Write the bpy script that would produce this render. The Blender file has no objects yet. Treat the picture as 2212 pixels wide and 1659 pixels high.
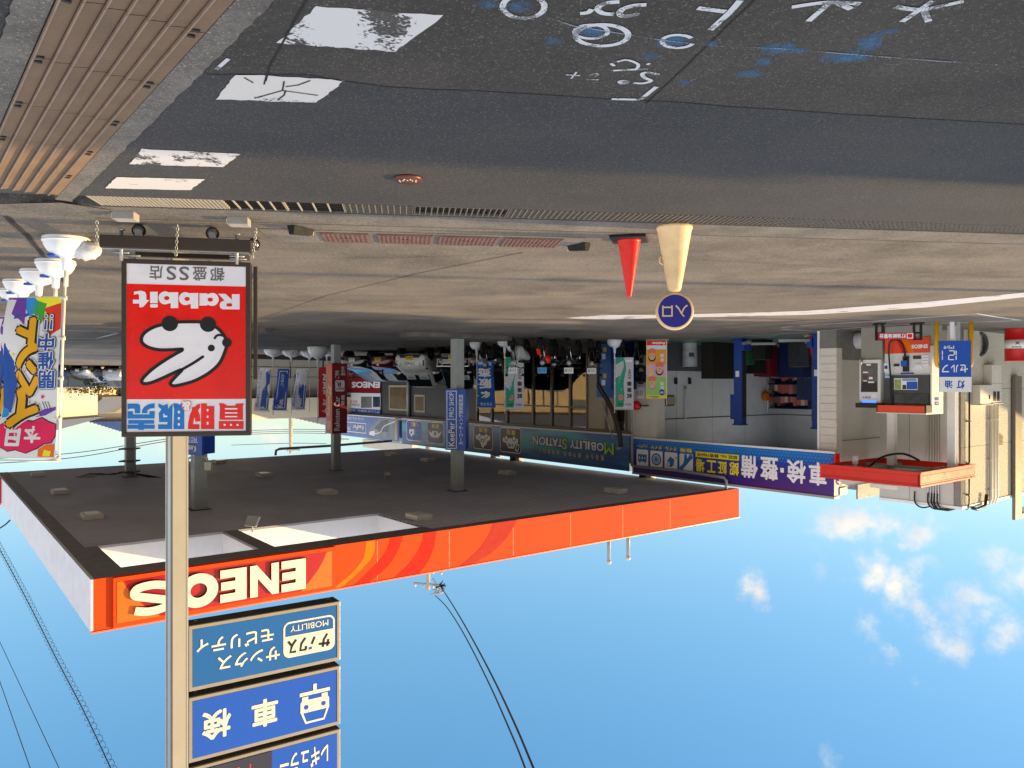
import bpy, math, random
from mathutils import Vector, Matrix
RND = random.Random(11)
V = Vector
scene = bpy.context.scene
COL = scene.collection
rad = math.radians

# ------------------------------------------------------------------ camera, sky, sun, exposure
CAM_H, FOC, HZ, CX = 1.55, 1640.0, 830.0, 1106.0      # eye height; focal length, horizon and centre of the 2212 px wide photograph
cam_data = bpy.data.cameras.new('camera')
cam = bpy.data.objects.new('camera', cam_data)
COL.objects.link(cam)
cam_data.sensor_fit = 'HORIZONTAL'
cam_data.sensor_width = 36
cam_data.lens = 36 * FOC / 2212
cam_data.clip_end = 6000
# the photograph was taken with the phone upside down
cam.matrix_world = Matrix.Translation((0, 0, CAM_H)) @ Matrix.Rotation(math.pi / 2, 4, 'X') @ Matrix.Rotation(math.pi, 4, 'Z')
scene.camera = cam

SUN_EL = 15.5
SUN_AZ = V((-0.985, 0.17, 0)).normalized()             # towards the sun, over the ground
sun_vec = (SUN_AZ * math.cos(rad(SUN_EL)) + V((0, 0, math.sin(rad(SUN_EL))))).normalized()
sl = bpy.data.lights.new('sun', 'SUN')
sl.energy = 5.0
sl.angle = rad(0.6)
sl.color = (1.0, 0.69, 0.32)
sun = bpy.data.objects.new('sun', sl)
COL.objects.link(sun)
sun.rotation_euler = sun_vec.to_track_quat('Z', 'Y').to_euler()

world = bpy.data.worlds.new("World")
scene.world = world
world.use_nodes = True
scene.view_settings.view_transform = 'Standard'
scene.view_settings.look = 'None'
scene.view_settings.exposure = 0.72
scene.view_settings.gamma = 1
scene.view_settings.use_curve_mapping = False


def pdir(px, py):
    return V(((CX - px) / FOC, 1, (py - HZ) / FOC))


def build_world():
    nt = world.node_tree
    N, L = nt.nodes, nt.links
    N.clear()
    out = N.new('ShaderNodeOutputWorld')
    bg = N.new('ShaderNodeBackground')
    bg.inputs[1].default_value = 0.15
    sky = N.new('ShaderNodeTexSky')
    sky.sky_type = 'NISHITA'
    sky.sun_disc = False
    sky.sun_elevation = rad(SUN_EL)
    sky.sun_rotation = math.atan2(SUN_AZ.x, SUN_AZ.y)
    sky.air_density = 1.0
    sky.dust_density = 0.15
    sky.ozone_density = 2.2
    hs = N.new('ShaderNodeHueSaturation')
    hs.inputs['Saturation'].default_value = 1.75
    hs.inputs['Value'].default_value = 1.66
    gm = N.new('ShaderNodeGamma'); gm.inputs[1].default_value = 0.55
    L.new(sky.outputs[0], gm.inputs[0]); L.new(gm.outputs[0], hs.inputs['Color'])
    tc = N.new('ShaderNodeTexCoord')
    nrm = N.new('ShaderNodeVectorMath'); nrm.operation = 'NORMALIZE'
    L.new(tc.outputs['Generated'], nrm.inputs[0])
    no = N.new('ShaderNodeTexNoise')
    no.inputs['Scale'].default_value = 11
    no.inputs['Detail'].default_value = 9
    no.inputs['Roughness'].default_value = 0.62
    L.new(nrm.outputs[0], no.inputs['Vector'])
    off = N.new('ShaderNodeVectorMath'); off.operation = 'MULTIPLY_ADD'
    L.new(no.outputs['Color'], off.inputs[0]); off.inputs[1].default_value = (0.10, 0.10, 0.10)
    L.new(nrm.outputs[0], off.inputs[2])
    blobs = [(1862, 1108, 95, 45, 1.2), (1930, 1120, 80, 30, 1.1), (1637, 1252, 38, 50, 1.05), (1880, 1205, 55, 42, 0.78), (1960, 1235, 48, 60, 1.0),
             (1990, 1290, 45, 28, 0.75), (2150, 1165, 60, 40, 0.7), (2110, 1290, 75, 48, 0.72), (2050, 1340, 60, 38, 0.68), (2180, 1350, 55, 60, 0.72),
             (1870, 1335, 42, 55, 0.72), (1925, 1385, 24, 28, 0.66), (1775, 1185, 35, 36, 0.62), (1990, 1450, 28, 30, 0.45), (1810, 1625, 30, 25, 0.45),
             (330, 935, 180, 40, 0.5), (60, 925, 170, 30, 0.4), (590, 925, 60, 30, 0.9), (2300, 1200, 120, 90, 0.8), (2420, 1400, 130, 90, 0.7), (-250, 1000, 200, 50, 0.6)]
    cur = None
    for (px, py, rx, ry, k) in blobs:
        d = pdir(px, py + 22)
        dn = d.normalized()
        sub = N.new('ShaderNodeVectorMath'); sub.operation = 'SUBTRACT'
        L.new(off.outputs[0], sub.inputs[0]); sub.inputs[1].default_value = dn + V((.05, .05, .05))
        sc = N.new('ShaderNodeVectorMath'); sc.operation = 'MULTIPLY'
        s = d.length * FOC
        L.new(sub.outputs[0], sc.inputs[0])
        sc.inputs[1].default_value = (s / (rx * 1.5), s / (rx * 1.5), s / (ry * 1.5))
        ln = N.new('ShaderNodeVectorMath'); ln.operation = 'LENGTH'
        L.new(sc.outputs[0], ln.inputs[0])
        mr = N.new('ShaderNodeMapRange'); mr.interpolation_type = 'SMOOTHSTEP'
        mr.inputs[1].default_value = 0.0; mr.inputs[2].default_value = 1.15
        mr.inputs[3].default_value = k; mr.inputs[4].default_value = 0
        L.new(ln.outputs['Value'], mr.inputs[0])
        if cur is None:
            cur = mr.outputs[0]
        else:
            mx = N.new('ShaderNodeMath'); mx.operation = 'MAXIMUM'
            L.new(cur, mx.inputs[0]); L.new(mr.outputs[0], mx.inputs[1])
            cur = mx.outputs[0]
    n2 = N.new('ShaderNodeTexNoise')
    n2.inputs['Scale'].default_value = 26
    n2.inputs['Detail'].default_value = 8
    n2.inputs['Roughness'].default_value = 0.6
    L.new(nrm.outputs[0], n2.inputs['Vector'])
    m2 = N.new('ShaderNodeMapRange'); m2.inputs[1].default_value = 0.3; m2.inputs[2].default_value = 0.7
    m2.inputs[3].default_value = 0.15; m2.inputs[4].default_value = 1.35
    L.new(n2.outputs['Fac'], m2.inputs[0])
    mul = N.new('ShaderNodeMath'); mul.operation = 'MULTIPLY'
    L.new(cur, mul.inputs[0]); L.new(m2.outputs[0], mul.inputs[1])
    fin = N.new('ShaderNodeMapRange'); fin.interpolation_type = 'SMOOTHSTEP'
    fin.inputs[1].default_value = 0.12; fin.inputs[2].default_value = 1.05
    fin.inputs[3].default_value = 0; fin.inputs[4].default_value = 0.85
    L.new(mul.outputs[0], fin.inputs[0])
    # bright unseen cloud added overhead, behind and at the sides to fill shade
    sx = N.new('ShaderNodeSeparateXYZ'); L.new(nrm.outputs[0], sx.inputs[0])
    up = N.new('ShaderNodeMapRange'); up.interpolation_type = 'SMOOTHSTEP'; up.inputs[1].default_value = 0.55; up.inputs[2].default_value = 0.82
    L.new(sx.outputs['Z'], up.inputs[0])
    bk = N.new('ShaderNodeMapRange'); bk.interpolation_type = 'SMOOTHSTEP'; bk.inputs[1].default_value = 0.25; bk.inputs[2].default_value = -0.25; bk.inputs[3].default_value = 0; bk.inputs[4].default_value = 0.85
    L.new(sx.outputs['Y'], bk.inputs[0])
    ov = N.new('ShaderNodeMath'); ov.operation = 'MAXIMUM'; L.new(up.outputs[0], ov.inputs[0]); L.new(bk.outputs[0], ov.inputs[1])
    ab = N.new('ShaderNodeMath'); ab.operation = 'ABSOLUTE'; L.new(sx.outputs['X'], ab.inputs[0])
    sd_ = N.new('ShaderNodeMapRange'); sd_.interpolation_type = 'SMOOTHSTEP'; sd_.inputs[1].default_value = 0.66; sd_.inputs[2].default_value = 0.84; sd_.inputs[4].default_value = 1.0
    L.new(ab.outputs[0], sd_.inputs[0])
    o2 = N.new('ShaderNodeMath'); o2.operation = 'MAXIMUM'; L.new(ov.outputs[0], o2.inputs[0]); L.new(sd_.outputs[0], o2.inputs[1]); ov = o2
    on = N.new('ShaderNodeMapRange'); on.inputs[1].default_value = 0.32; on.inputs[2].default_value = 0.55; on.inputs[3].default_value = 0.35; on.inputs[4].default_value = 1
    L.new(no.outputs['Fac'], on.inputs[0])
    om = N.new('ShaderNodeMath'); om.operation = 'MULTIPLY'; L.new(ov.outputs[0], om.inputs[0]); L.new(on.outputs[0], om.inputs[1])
    # lit and grey sides of the clouds
    n3 = N.new('ShaderNodeTexNoise'); n3.inputs['Scale'].default_value = 20; n3.inputs['Detail'].default_value = 5
    sh = N.new('ShaderNodeVectorMath'); sh.operation = 'ADD'; sh.inputs[1].default_value = (-0.02, 0, 0.03)
    L.new(nrm.outputs[0], sh.inputs[0]); L.new(sh.outputs[0], n3.inputs['Vector'])
    cr = N.new('ShaderNodeMapRange'); cr.inputs[1].default_value = 0.35; cr.inputs[2].default_value = 0.6
    L.new(n3.outputs['Fac'], cr.inputs[0])
    cc = N.new('ShaderNodeMixRGB')
    cc.inputs[1].default_value = (3.6, 3.45, 3.4, 1)
    cc.inputs[2].default_value = (5.0, 4.45, 3.6, 1)
    L.new(cr.outputs[0], cc.inputs[0])
    mix = N.new('ShaderNodeMixRGB')
    L.new(fin.outputs[0], mix.inputs[0]); L.new(hs.outputs[0], mix.inputs[1]); L.new(cc.outputs[0], mix.inputs[2])
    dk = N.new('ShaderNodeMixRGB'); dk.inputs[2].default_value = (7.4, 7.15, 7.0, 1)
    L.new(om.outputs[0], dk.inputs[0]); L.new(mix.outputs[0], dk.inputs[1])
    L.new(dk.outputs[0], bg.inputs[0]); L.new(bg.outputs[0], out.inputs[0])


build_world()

# ------------------------------------------------------------------ from the photograph's rays to places in the scene
EYE = V((0, 0, CAM_H))


def ground(px, py, z=0.0):
    d = pdir(px, py)
    return EYE + d * ((z - CAM_H) / d.z)


def at(px, py, y):
    return EYE + pdir(px, py) * y


def hit(px, py, o, n):
    d = pdir(px, py)
    return EYE + d * ((o - EYE).dot(n) / d.dot(n))


def zoomer(x0, y0, w, ow=2212.0):
    k = w / ow
    return lambda x, y: ((x0 + x * k) / 1.85172, (y0 + y * k) / 1.85172)


z1, z2, z3 = zoomer(0, 0, 1366), zoomer(1366, 0, 1366), zoomer(2732, 0, 1364, 2210)
z4, z5, z6, z7, z8 = zoomer(0, 1024, 1024), zoomer(1024, 1224, 800), zoomer(1724, 1224, 800), zoomer(2424, 1224, 800), zoomer(3124, 1224, 972)
y1, y2, y3, y4, y5 = zoomer(0, 1700, 1400), zoomer(600, 2272, 1067), zoomer(1366, 1740, 1366), zoomer(2400, 1650, 1024), zoomer(1700, 1680, 800)
y6, y7, y8 = zoomer(2900, 1900, 1196, 1693), zoomer(300, 760, 1040), zoomer(0, 1100, 420, 929)


class Frame:
    """a plane: origin, right and up seen from its front, normal towards the viewer"""
    def __init__(s, o, ux, uy=V((0, 0, 1))):
        s.o, s.ux, s.uy = V(o), V(ux).normalized(), V(uy).normalized()
        s.n = s.ux.cross(s.uy).normalized()

    def p(s, u, v, w=0.0):
        return s.o + s.ux * u + s.uy * v + s.n * w

    def uv(s, pp):
        h = hit(pp[0], pp[1], s.o, s.n) - s.o
        return (h.dot(s.ux), h.dot(s.uy))

    def rect(s, a, b):
        a, b = s.uv(a), s.uv(b)
        return (min(a[0], b[0]), min(a[1], b[1]), max(a[0], b[0]), max(a[1], b[1]))


# ------------------------------------------------------------------ materials
def lin(c):
    return tuple(((x / 255) / 12.92 if x / 255 <= 0.04045 else ((x / 255 + 0.055) / 1.055) ** 2.4) for x in c)


MATS = {}


def mat(name, c, rough=0.5, metal=0.0, var=0.05, scale=6.0, bump=0.0, bscale=80.0, spec=0.4, coat=0.0, alpha=None, emit=0.0):
    if name in MATS:
        return MATS[name]
    m = bpy.data.materials.new(name)
    m.use_nodes = True
    nt = m.node_tree
    N, L = nt.nodes, nt.links
    b = N['Principled BSDF']
    b.inputs['Roughness'].default_value = rough
    b.inputs['Metallic'].default_value = metal
    b.inputs['Specular IOR Level'].default_value = spec
    b.inputs['Coat Weight'].default_value = coat
    l = lin(c)
    b.inputs['Base Color'].default_value = (*l, 1)
    if emit:
        b.inputs['Emission Color'].default_value = (*l, 1)
        b.inputs['Emission Strength'].default_value = emit
    if var or bump:
        tc = N.new('ShaderNodeTexCoord')
    if var:
        no = N.new('ShaderNodeTexNoise')
        no.inputs['Scale'].default_value = scale
        no.inputs['Detail'].default_value = 6
        no.inputs['Roughness'].default_value = 0.65
        L.new(tc.outputs['Object'], no.inputs['Vector'])
        mr = N.new('ShaderNodeMapRange')
        mr.inputs[1].default_value = 0.3; mr.inputs[2].default_value = 0.7
        mr.inputs[3].default_value = 1 - var * 1.6; mr.inputs[4].default_value = 1 + var * 0.8
        L.new(no.outputs['Fac'], mr.inputs[0])
        mx = N.new('ShaderNodeVectorMath'); mx.operation = 'SCALE'
        mx.inputs[0].default_value = l
        L.new(mr.outputs[0], mx.inputs['Scale'])
        L.new(mx.outputs[0], b.inputs['Base Color'])
        r2 = N.new('ShaderNodeMapRange')
        r2.inputs[1].default_value = 0.3; r2.inputs[2].default_value = 0.7
        r2.inputs[3].default_value = min(1, rough + 0.08); r2.inputs[4].default_value = max(0, rough - 0.08)
        L.new(no.outputs['Fac'], r2.inputs[0]); L.new(r2.outputs[0], b.inputs['Roughness'])
    if bump:
        nb = N.new('ShaderNodeTexNoise')
        nb.inputs['Scale'].default_value = bscale
        nb.inputs['Detail'].default_value = 4
        L.new(tc.outputs['Object'], nb.inputs['Vector'])
        bp = N.new('ShaderNodeBump')
        bp.inputs['Strength'].default_value = bump
        bp.inputs['Distance'].default_value = 0.01
        L.new(nb.outputs['Fac'], bp.inputs['Height']); L.new(bp.outputs[0], b.inputs['Normal'])
    MATS[name] = m
    return m


def speckle(name, base, dark, pale, big=0.35, fine=150.0, rough=0.85, pale_amt=0.5, bump=0.6, stain=None, stain_scale=0.25):
    """asphalt or concrete: broad patches, tyre-wide streaks, fine aggregate with pale chips"""
    if name in MATS:
        return MATS[name]
    m = bpy.data.materials.new(name); m.use_nodes = True
    N, L = m.node_tree.nodes, m.node_tree.links
    b = N['Principled BSDF']
    b.inputs['Roughness'].default_value = rough
    b.inputs['Specular IOR Level'].default_value = 0.3
    tc = N.new('ShaderNodeTexCoord')

    def noise(sc, det, ro=0.6, stretch=None):
        n = N.new('ShaderNodeTexNoise')
        n.inputs['Scale'].default_value = sc; n.inputs['Detail'].default_value = det; n.inputs['Roughness'].default_value = ro
        if stretch:
            mp = N.new('ShaderNodeMapping'); mp.inputs['Scale'].default_value = stretch
            mp.inputs['Rotation'].default_value = (0, 0, rad(8))
            L.new(tc.outputs['Object'], mp.inputs[0]); L.new(mp.outputs[0], n.inputs['Vector'])
        else:
            L.new(tc.outputs['Object'], n.inputs['Vector'])
        return n

    def ramp(src, a, z, lo=0.0, hi=1.0):
        r = N.new('ShaderNodeMapRange')
        r.inputs[1].default_value = a; r.inputs[2].default_value = z; r.inputs[3].default_value = lo; r.inputs[4].default_value = hi
        L.new(src, r.inputs[0]); return r.outputs[0]

    def mix(f, c1, c2, mode='MIX'):
        x = N.new('ShaderNodeMixRGB'); x.blend_type = mode
        if isinstance(f, float): x.inputs[0].default_value = f
        else: L.new(f, x.inputs[0])
        for i, c in ((1, c1), (2, c2)):
            if isinstance(c, tuple): x.inputs[i].default_value = (*c, 1)
            else: L.new(c, x.inputs[i])
        return x.outputs[0]
    nb = noise(big, 7, 0.65)
    c = mix(ramp(nb.outputs['Fac'], 0.35, 0.65), lin(dark), lin(base))
    ns = noise(0.9, 6, 0.6, (0.35, 2.2, 1))
    c = mix(ramp(ns.outputs['Fac'], 0.42, 0.7, 0, 0.55), c, lin(dark))
    if stain:
        n4 = noise(stain_scale, 8, 0.7)
        c = mix(ramp(n4.outputs['Fac'], 0.49, 0.66, 0, 0.85), c, lin(stain))
    nm_ = noise(fine * .22, 5, 0.75)
    c = mix(ramp(nm_.outputs['Fac'], 0.36, 0.64, 0.0, 0.75), mix(1.0, c, (0.70, 0.70, 0.71), 'MULTIPLY'), mix(1.0, c, (1.22, 1.2, 1.18), 'MULTIPLY'))
    nf = noise(fine, 2, 0.5)
    c = mix(ramp(nf.outputs['Fac'], 0.3, 0.7, 0.0, 0.6), c, mix(1.0, c, (0.42, 0.42, 0.42), 'MULTIPLY'))
    vo = N.new('ShaderNodeTexVoronoi'); vo.inputs['Scale'].default_value = fine * 0.9
    L.new(tc.outputs['Object'], vo.inputs['Vector'])
    sep = N.new('ShaderNodeSeparateColor'); L.new(vo.outputs['Color'], sep.inputs[0])
    chip = N.new('ShaderNodeMath'); chip.operation = 'GREATER_THAN'; chip.inputs[1].default_value = 0.955
    L.new(sep.outputs[0], chip.inputs[0])
    ch2 = N.new('ShaderNodeMath'); ch2.operation = 'MULTIPLY'; ch2.inputs[1].default_value = pale_amt
    L.new(chip.outputs[0], ch2.inputs[0])
    c = mix(ch2.outputs[0], c, lin(pale))
    L.new(c, b.inputs['Base Color'])
    bp = N.new('ShaderNodeBump'); bp.inputs['Strength'].default_value = bump; bp.inputs['Distance'].default_value = 0.006
    L.new(nf.outputs['Fac'], bp.inputs['Height']); L.new(bp.outputs[0], b.inputs['Normal'])
    MATS[name] = m
    return m


def glass(name, tint=(0.75, 0.82, 0.8), refl=0.12):
    if name in MATS:
        return MATS[name]
    m = bpy.data.materials.new(name); m.use_nodes = True
    N, L = m.node_tree.nodes, m.node_tree.links
    N.remove(N['Principled BSDF'])
    t = N.new('ShaderNodeBsdfTransparent'); t.inputs[0].default_value = (*tint, 1)
    g = N.new('ShaderNodeBsdfGlossy'); g.inputs['Roughness'].default_value = 0.02
    fr = N.new('ShaderNodeFresnel'); fr.inputs[0].default_value = 1.5
    ad = N.new('ShaderNodeMath'); ad.operation = 'ADD'; ad.inputs[1].default_value = refl
    L.new(fr.outputs[0], ad.inputs[0])
    mx = N.new('ShaderNodeMixShader')
    L.new(ad.outputs[0], mx.inputs[0]); L.new(t.outputs[0], mx.inputs[1]); L.new(g.outputs[0], mx.inputs[2])
    L.new(mx.outputs[0], N['Material Output'].inputs[0])
    MATS[name] = m
    return m


def worn(name, c, rough=0.6, amount=0.5, scale=5.0, fine=60.0, lo=0.5):
    """paint worn through in patches: the gaps are truly open"""
    if name in MATS:
        return MATS[name]
    m = bpy.data.materials.new(name); m.use_nodes = True
    N, L = m.node_tree.nodes, m.node_tree.links
    b = N['Principled BSDF']; b.inputs['Roughness'].default_value = rough
    b.inputs['Base Color'].default_value = (*lin(c), 1)
    tc = N.new('ShaderNodeTexCoord')
    n1 = N.new('ShaderNodeTexNoise'); n1.inputs['Scale'].default_value = scale; n1.inputs['Detail'].default_value = 3
    n2 = N.new('ShaderNodeTexNoise'); n2.inputs['Scale'].default_value = fine; n2.inputs['Detail'].default_value = 4
    L.new(tc.outputs['Object'], n1.inputs['Vector']); L.new(tc.outputs['Object'], n2.inputs['Vector'])
    ad = N.new('ShaderNodeMath'); ad.operation = 'MULTIPLY_ADD'; ad.inputs[1].default_value = 0.45
    L.new(n2.outputs['Fac'], ad.inputs[0]); L.new(n1.outputs['Fac'], ad.inputs[2])
    mr = N.new('ShaderNodeMapRange')
    e = 0.725 + (0.5 - amount) * 0.4
    mr.inputs[1].default_value = e; mr.inputs[2].default_value = e + 0.06; mr.inputs[3].default_value = 1; mr.inputs[4].default_value = lo
    L.new(ad.outputs[0], mr.inputs[0]); L.new(mr.outputs[0], b.inputs['Alpha'])
    MATS[name] = m
    return m


# ------------------------------------------------------------------ shapes
def catmull(pts, n=6, closed=False):
    out = []
    k = len(pts)
    P = [V((*p, 0)) if len(p) == 2 else V(p) for p in pts]
    for i in range(k if closed else k - 1):
        g = (lambda j: P[j % k]) if closed else (lambda j: P[max(0, min(k - 1, j))])
        a, b, c, d = g(i - 1), g(i), g(i + 1), g(i + 2)
        for q in range(n):
            t = q / n
            out.append(0.5 * ((2 * b) + (c - a) * t + (2 * a - 5 * b + 4 * c - d) * t * t + (3 * b - a - 3 * c + d) * t ** 3))
    if not closed:
        out.append(P[-1])
    return [(v.x, v.y) for v in out] if len(pts[0]) == 2 else out


def circ(cx, cy, rx, ry=None, n=24):
    ry = rx if ry is None else ry
    return [(cx + rx * math.cos(2 * math.pi * i / n), cy + ry * math.sin(2 * math.pi * i / n)) for i in range(n)]


def rrect(u0, v0, u1, v1, r, n=5):
    out = []
    for (cx, cy, a0) in ((u1 - r, v1 - r, 0), (u0 + r, v1 - r, 90), (u0 + r, v0 + r, 180), (u1 - r, v0 + r, 270)):
        for i in range(n + 1):
            a = rad(a0 + 90 * i / n)
            out.append((cx + r * math.cos(a), cy + r * math.sin(a)))
    return out


TXT = {}


def text2d(s, res=3):
    k = (s, res)
    if k not in TXT:
        cu = bpy.data.curves.new('t', 'FONT')
        cu.body = s; cu.size = 1; cu.resolution_u = res; cu.fill_mode = 'FRONT'
        ob = bpy.data.objects.new('t', cu)
        COL.objects.link(ob)
        dg = bpy.context.evaluated_depsgraph_get()
        me = bpy.data.meshes.new_from_object(ob.evaluated_get(dg))
        vs = [(v.co.x, v.co.y) for v in me.vertices]
        fs = [tuple(p.vertices) for p in me.polygons]
        bpy.data.objects.remove(ob); bpy.data.curves.remove(cu); bpy.data.meshes.remove(me)
        if vs:
            x0, x1 = min(v[0] for v in vs), max(v[0] for v in vs)
            y0, y1 = min(v[1] for v in vs), max(v[1] for v in vs)
            vs = [((x - x0) / max(1e-6, x1 - x0), (y - y0) / max(1e-6, y1 - y0)) for x, y in vs]
            TXT[k] = (vs, fs, (x1 - x0), (y1 - y0))
        else:
            TXT[k] = ([], [], 1, 1)
    return TXT[k]


class MB:
    """collects faces; build() links them as one mesh object"""
    def __init__(s):
        s.v, s.f, s.fm, s.sm, s.m = [], [], [], [], []

    def mi(s, m):
        if m not in s.m:
            s.m.append(m)
        return s.m.index(m)

    def add(s, vs, fs, m, smooth=False):
        o = len(s.v)
        s.v += [V(v) for v in vs]
        k = s.mi(m)
        for f in fs:
            s.f.append(tuple(i + o for i in f)); s.fm.append(k); s.sm.append(smooth)
        return s

    def poly(s, pts, m):
        return s.add(pts, [tuple(range(len(pts)))], m)

    def hexa(s, c, m):
        return s.add(c, [(0, 3, 2, 1), (4, 5, 6, 7), (0, 1, 5, 4), (1, 2, 6, 5), (2, 3, 7, 6), (3, 0, 4, 7)], m)

    def box(s, x0, x1, y0, y1, z0, z1, m):
        return s.hexa([(x0, y0, z0), (x1, y0, z0), (x1, y1, z0), (x0, y1, z0), (x0, y0, z1), (x1, y0, z1), (x1, y1, z1), (x0, y1, z1)], m)

    def fb(s, fr, u0, u1, v0, v1, w0, w1, m):
        return s.hexa([fr.p(u0, v0, w0), fr.p(u1, v0, w0), fr.p(u1, v1, w0), fr.p(u0, v1, w0), fr.p(u0, v0, w1), fr.p(u1, v0, w1), fr.p(u1, v1, w1), fr.p(u0, v1, w1)], m)

    def fp(s, fr, pts, m, w=0.0):
        area = sum(pts[i][0] * pts[(i + 1) % len(pts)][1] - pts[(i + 1) % len(pts)][0] * pts[i][1] for i in range(len(pts)))
        if area < 0:
            pts = pts[::-1]
        return s.poly([fr.p(u, v, w) for u, v in pts], m)

    def fpp(s, fr, pps, m, w=0.0):
        return s.fp(fr, [fr.uv(p) for p in pps], m, w)

    def fprism(s, fr, pts, m, w0, w1, mside=None):
        area = sum(pts[i][0] * pts[(i + 1) % len(pts)][1] - pts[(i + 1) % len(pts)][0] * pts[i][1] for i in range(len(pts)))
        if area < 0:
            pts = pts[::-1]
        n = len(pts)
        s.poly([fr.p(u, v, w1) for u, v in pts], m)
        s.poly([fr.p(u, v, w0) for u, v in pts[::-1]], mside or m)
        s.add([fr.p(u, v, w0) for u, v in pts] + [fr.p(u, v, w1) for u, v in pts], [(i, (i + 1) % n, n + (i + 1) % n, n + i) for i in range(n)], mside or m)
        return s

    def fring(s, fr, a, b, m, w=0.0):
        n = len(a)
        return s.add([fr.p(u, v, w) for u, v in a] + [fr.p(u, v, w) for u, v in b], [(i, (i + 1) % n, n + (i + 1) % n, n + i) for i in range(n)], m)

    def ring_rect(s, fr, u0, v0, u1, v1, t, m, w=0.0):
        return s.fring(fr, [(u1, v1), (u0, v1), (u0, v0), (u1, v0)], [(u1 - t, v1 - t), (u0 + t, v1 - t), (u0 + t, v0 + t), (u1 - t, v0 + t)], m, w)

    def stroke(s, fr, pts, wd, m, w=0.0, closed=False, cap=True):
        n = len(pts)
        L_, R_ = [], []
        for i in range(n):
            a = pts[(i - 1) % n] if closed or i > 0 else pts[i]
            b = pts[(i + 1) % n] if closed or i < n - 1 else pts[i]
            dx, dy = b[0] - a[0], b[1] - a[1]
            l = math.hypot(dx, dy) or 1
            nx, ny = -dy / l * wd / 2, dx / l * wd / 2
            L_.append((pts[i][0] + nx, pts[i][1] + ny)); R_.append((pts[i][0] - nx, pts[i][1] - ny))
        vs = [fr.p(u, v, w) for u, v in L_ + R_]
        s.add(vs, [(n + i, n + (i + 1) % n, (i + 1) % n, i) for i in range(n if closed else n - 1)], m)
        if cap and not closed:
            for q in (pts[0], pts[-1]):
                s.fp(fr, circ(q[0], q[1], wd / 2, n=10), m, w - .0006)
        return s

    def text(s, fr, t, r, m, w=0.004, off=0.0, keep=False, align=0.5, rot=0, warp=None):
        """letters fitted to the rectangle r = (u0, v0, u1, v1); rot quarter-turns clockwise; off thickens the strokes (em)"""
        vs, fs, tw, th = text2d(t)
        if not vs:
            return s
        u0, v0, u1, v1 = r
        vs = [(x * tw, y * th) for x, y in vs]
        if rot:
            vs = [(y, tw - x) for x, y in vs]; tw, th = th, tw
        sx, sy = (u1 - u0) / (tw + 2 * off), (v1 - v0) / (th + 2 * off)
        dirs = [(0, 0)]
        if off:
            for q in ([.55, 1] if off > .06 else [1]):
                dirs += [(q * math.cos(a * math.pi / 4), q * math.sin(a * math.pi / 4)) for a in range(8)]
        for i, (dx, dy) in enumerate(dirs):
            s.add([fr.p(u0 + (x + off + dx * off) * sx, v0 + (y + off + dy * off) * sy, w + .00012 * i) for x, y in vs], fs, m)
        return s

    def vtext(s, fr, t, r, m, w=0.004, off=0.0, gap=0.12):
        u0, v0, u1, v1 = r
        n = len(t)
        h = (v1 - v0) / n
        for i, ch in enumerate(t):
            if ch == ' ':
                continue
            top = v1 - i * h - h * gap / 2
            q = (u0, top - h * (1 - gap), u1, top)
            if ch in 'ー':
                c = (u0 + u1) / 2; d = (u1 - u0) * 0.08
                s.fp(fr, [(c - d, q[1]), (c + d, q[1]), (c + d, q[3]), (c - d, q[3])], m, w)
                continue
            if ch in 'ッョュャィァっ、。':
                q = (u0 + (u1 - u0) * 0.3, q[1] + h * 0.2, u1, q[3])
            s.text(fr, ch, q, m, w, off)
        return s

    def tube(s, pts, r, m, n=8, cap=True):
        pts = [V(p) for p in pts]
        k = len(pts)
        rs = r if isinstance(r, (list, tuple)) else [r] * k
        vs = []
        up = None
        for i in range(k):
            d = (pts[min(i + 1, k - 1)] - pts[max(i - 1, 0)]).normalized()
            if up is None:
                up = d.orthogonal().normalized()
            up = (up - d * up.dot(d))
            up = up.normalized() if up.length > 1e-6 else d.orthogonal().normalized()
            sd = d.cross(up)
            for j in range(n):
                a = 2 * math.pi * j / n
                vs.append(pts[i] + (up * math.cos(a) + sd * math.sin(a)) * rs[i])
        fs = [(i * n + j, i * n + (j + 1) % n, (i + 1) * n + (j + 1) % n, (i + 1) * n + j) for i in range(k - 1) for j in range(n)]
        if cap:
            fs += [tuple(range(n))[::-1], tuple((k - 1) * n + j for j in range(n))]
        return s.add(vs, fs, m, True)

    def lathe(s, prof, m, o=(0, 0, 0), n=24, axis=V((0, 0, 1)), smooth=True, ref=None):
        """prof: (radius, height) pairs turned about axis at o"""
        o, ax = V(o), V(axis).normalized()
        a = ax.orthogonal().normalized(); b = ax.cross(a)
        vs = []
        for (r, h) in prof:
            for j in range(n):
                t = 2 * math.pi * j / n
                vs.append(o + ax * h + (a * math.cos(t) + b * math.sin(t)) * max(r, 1e-4))
        fs = [(i * n + j, i * n + (j + 1) % n, (i + 1) * n + (j + 1) % n, (i + 1) * n + j) for i in range(len(prof) - 1) for j in range(n)]
        fs += [tuple(range(n))[::-1], tuple((len(prof) - 1) * n + j for j in range(n))]
        return s.add(vs, fs, m, smooth)

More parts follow.
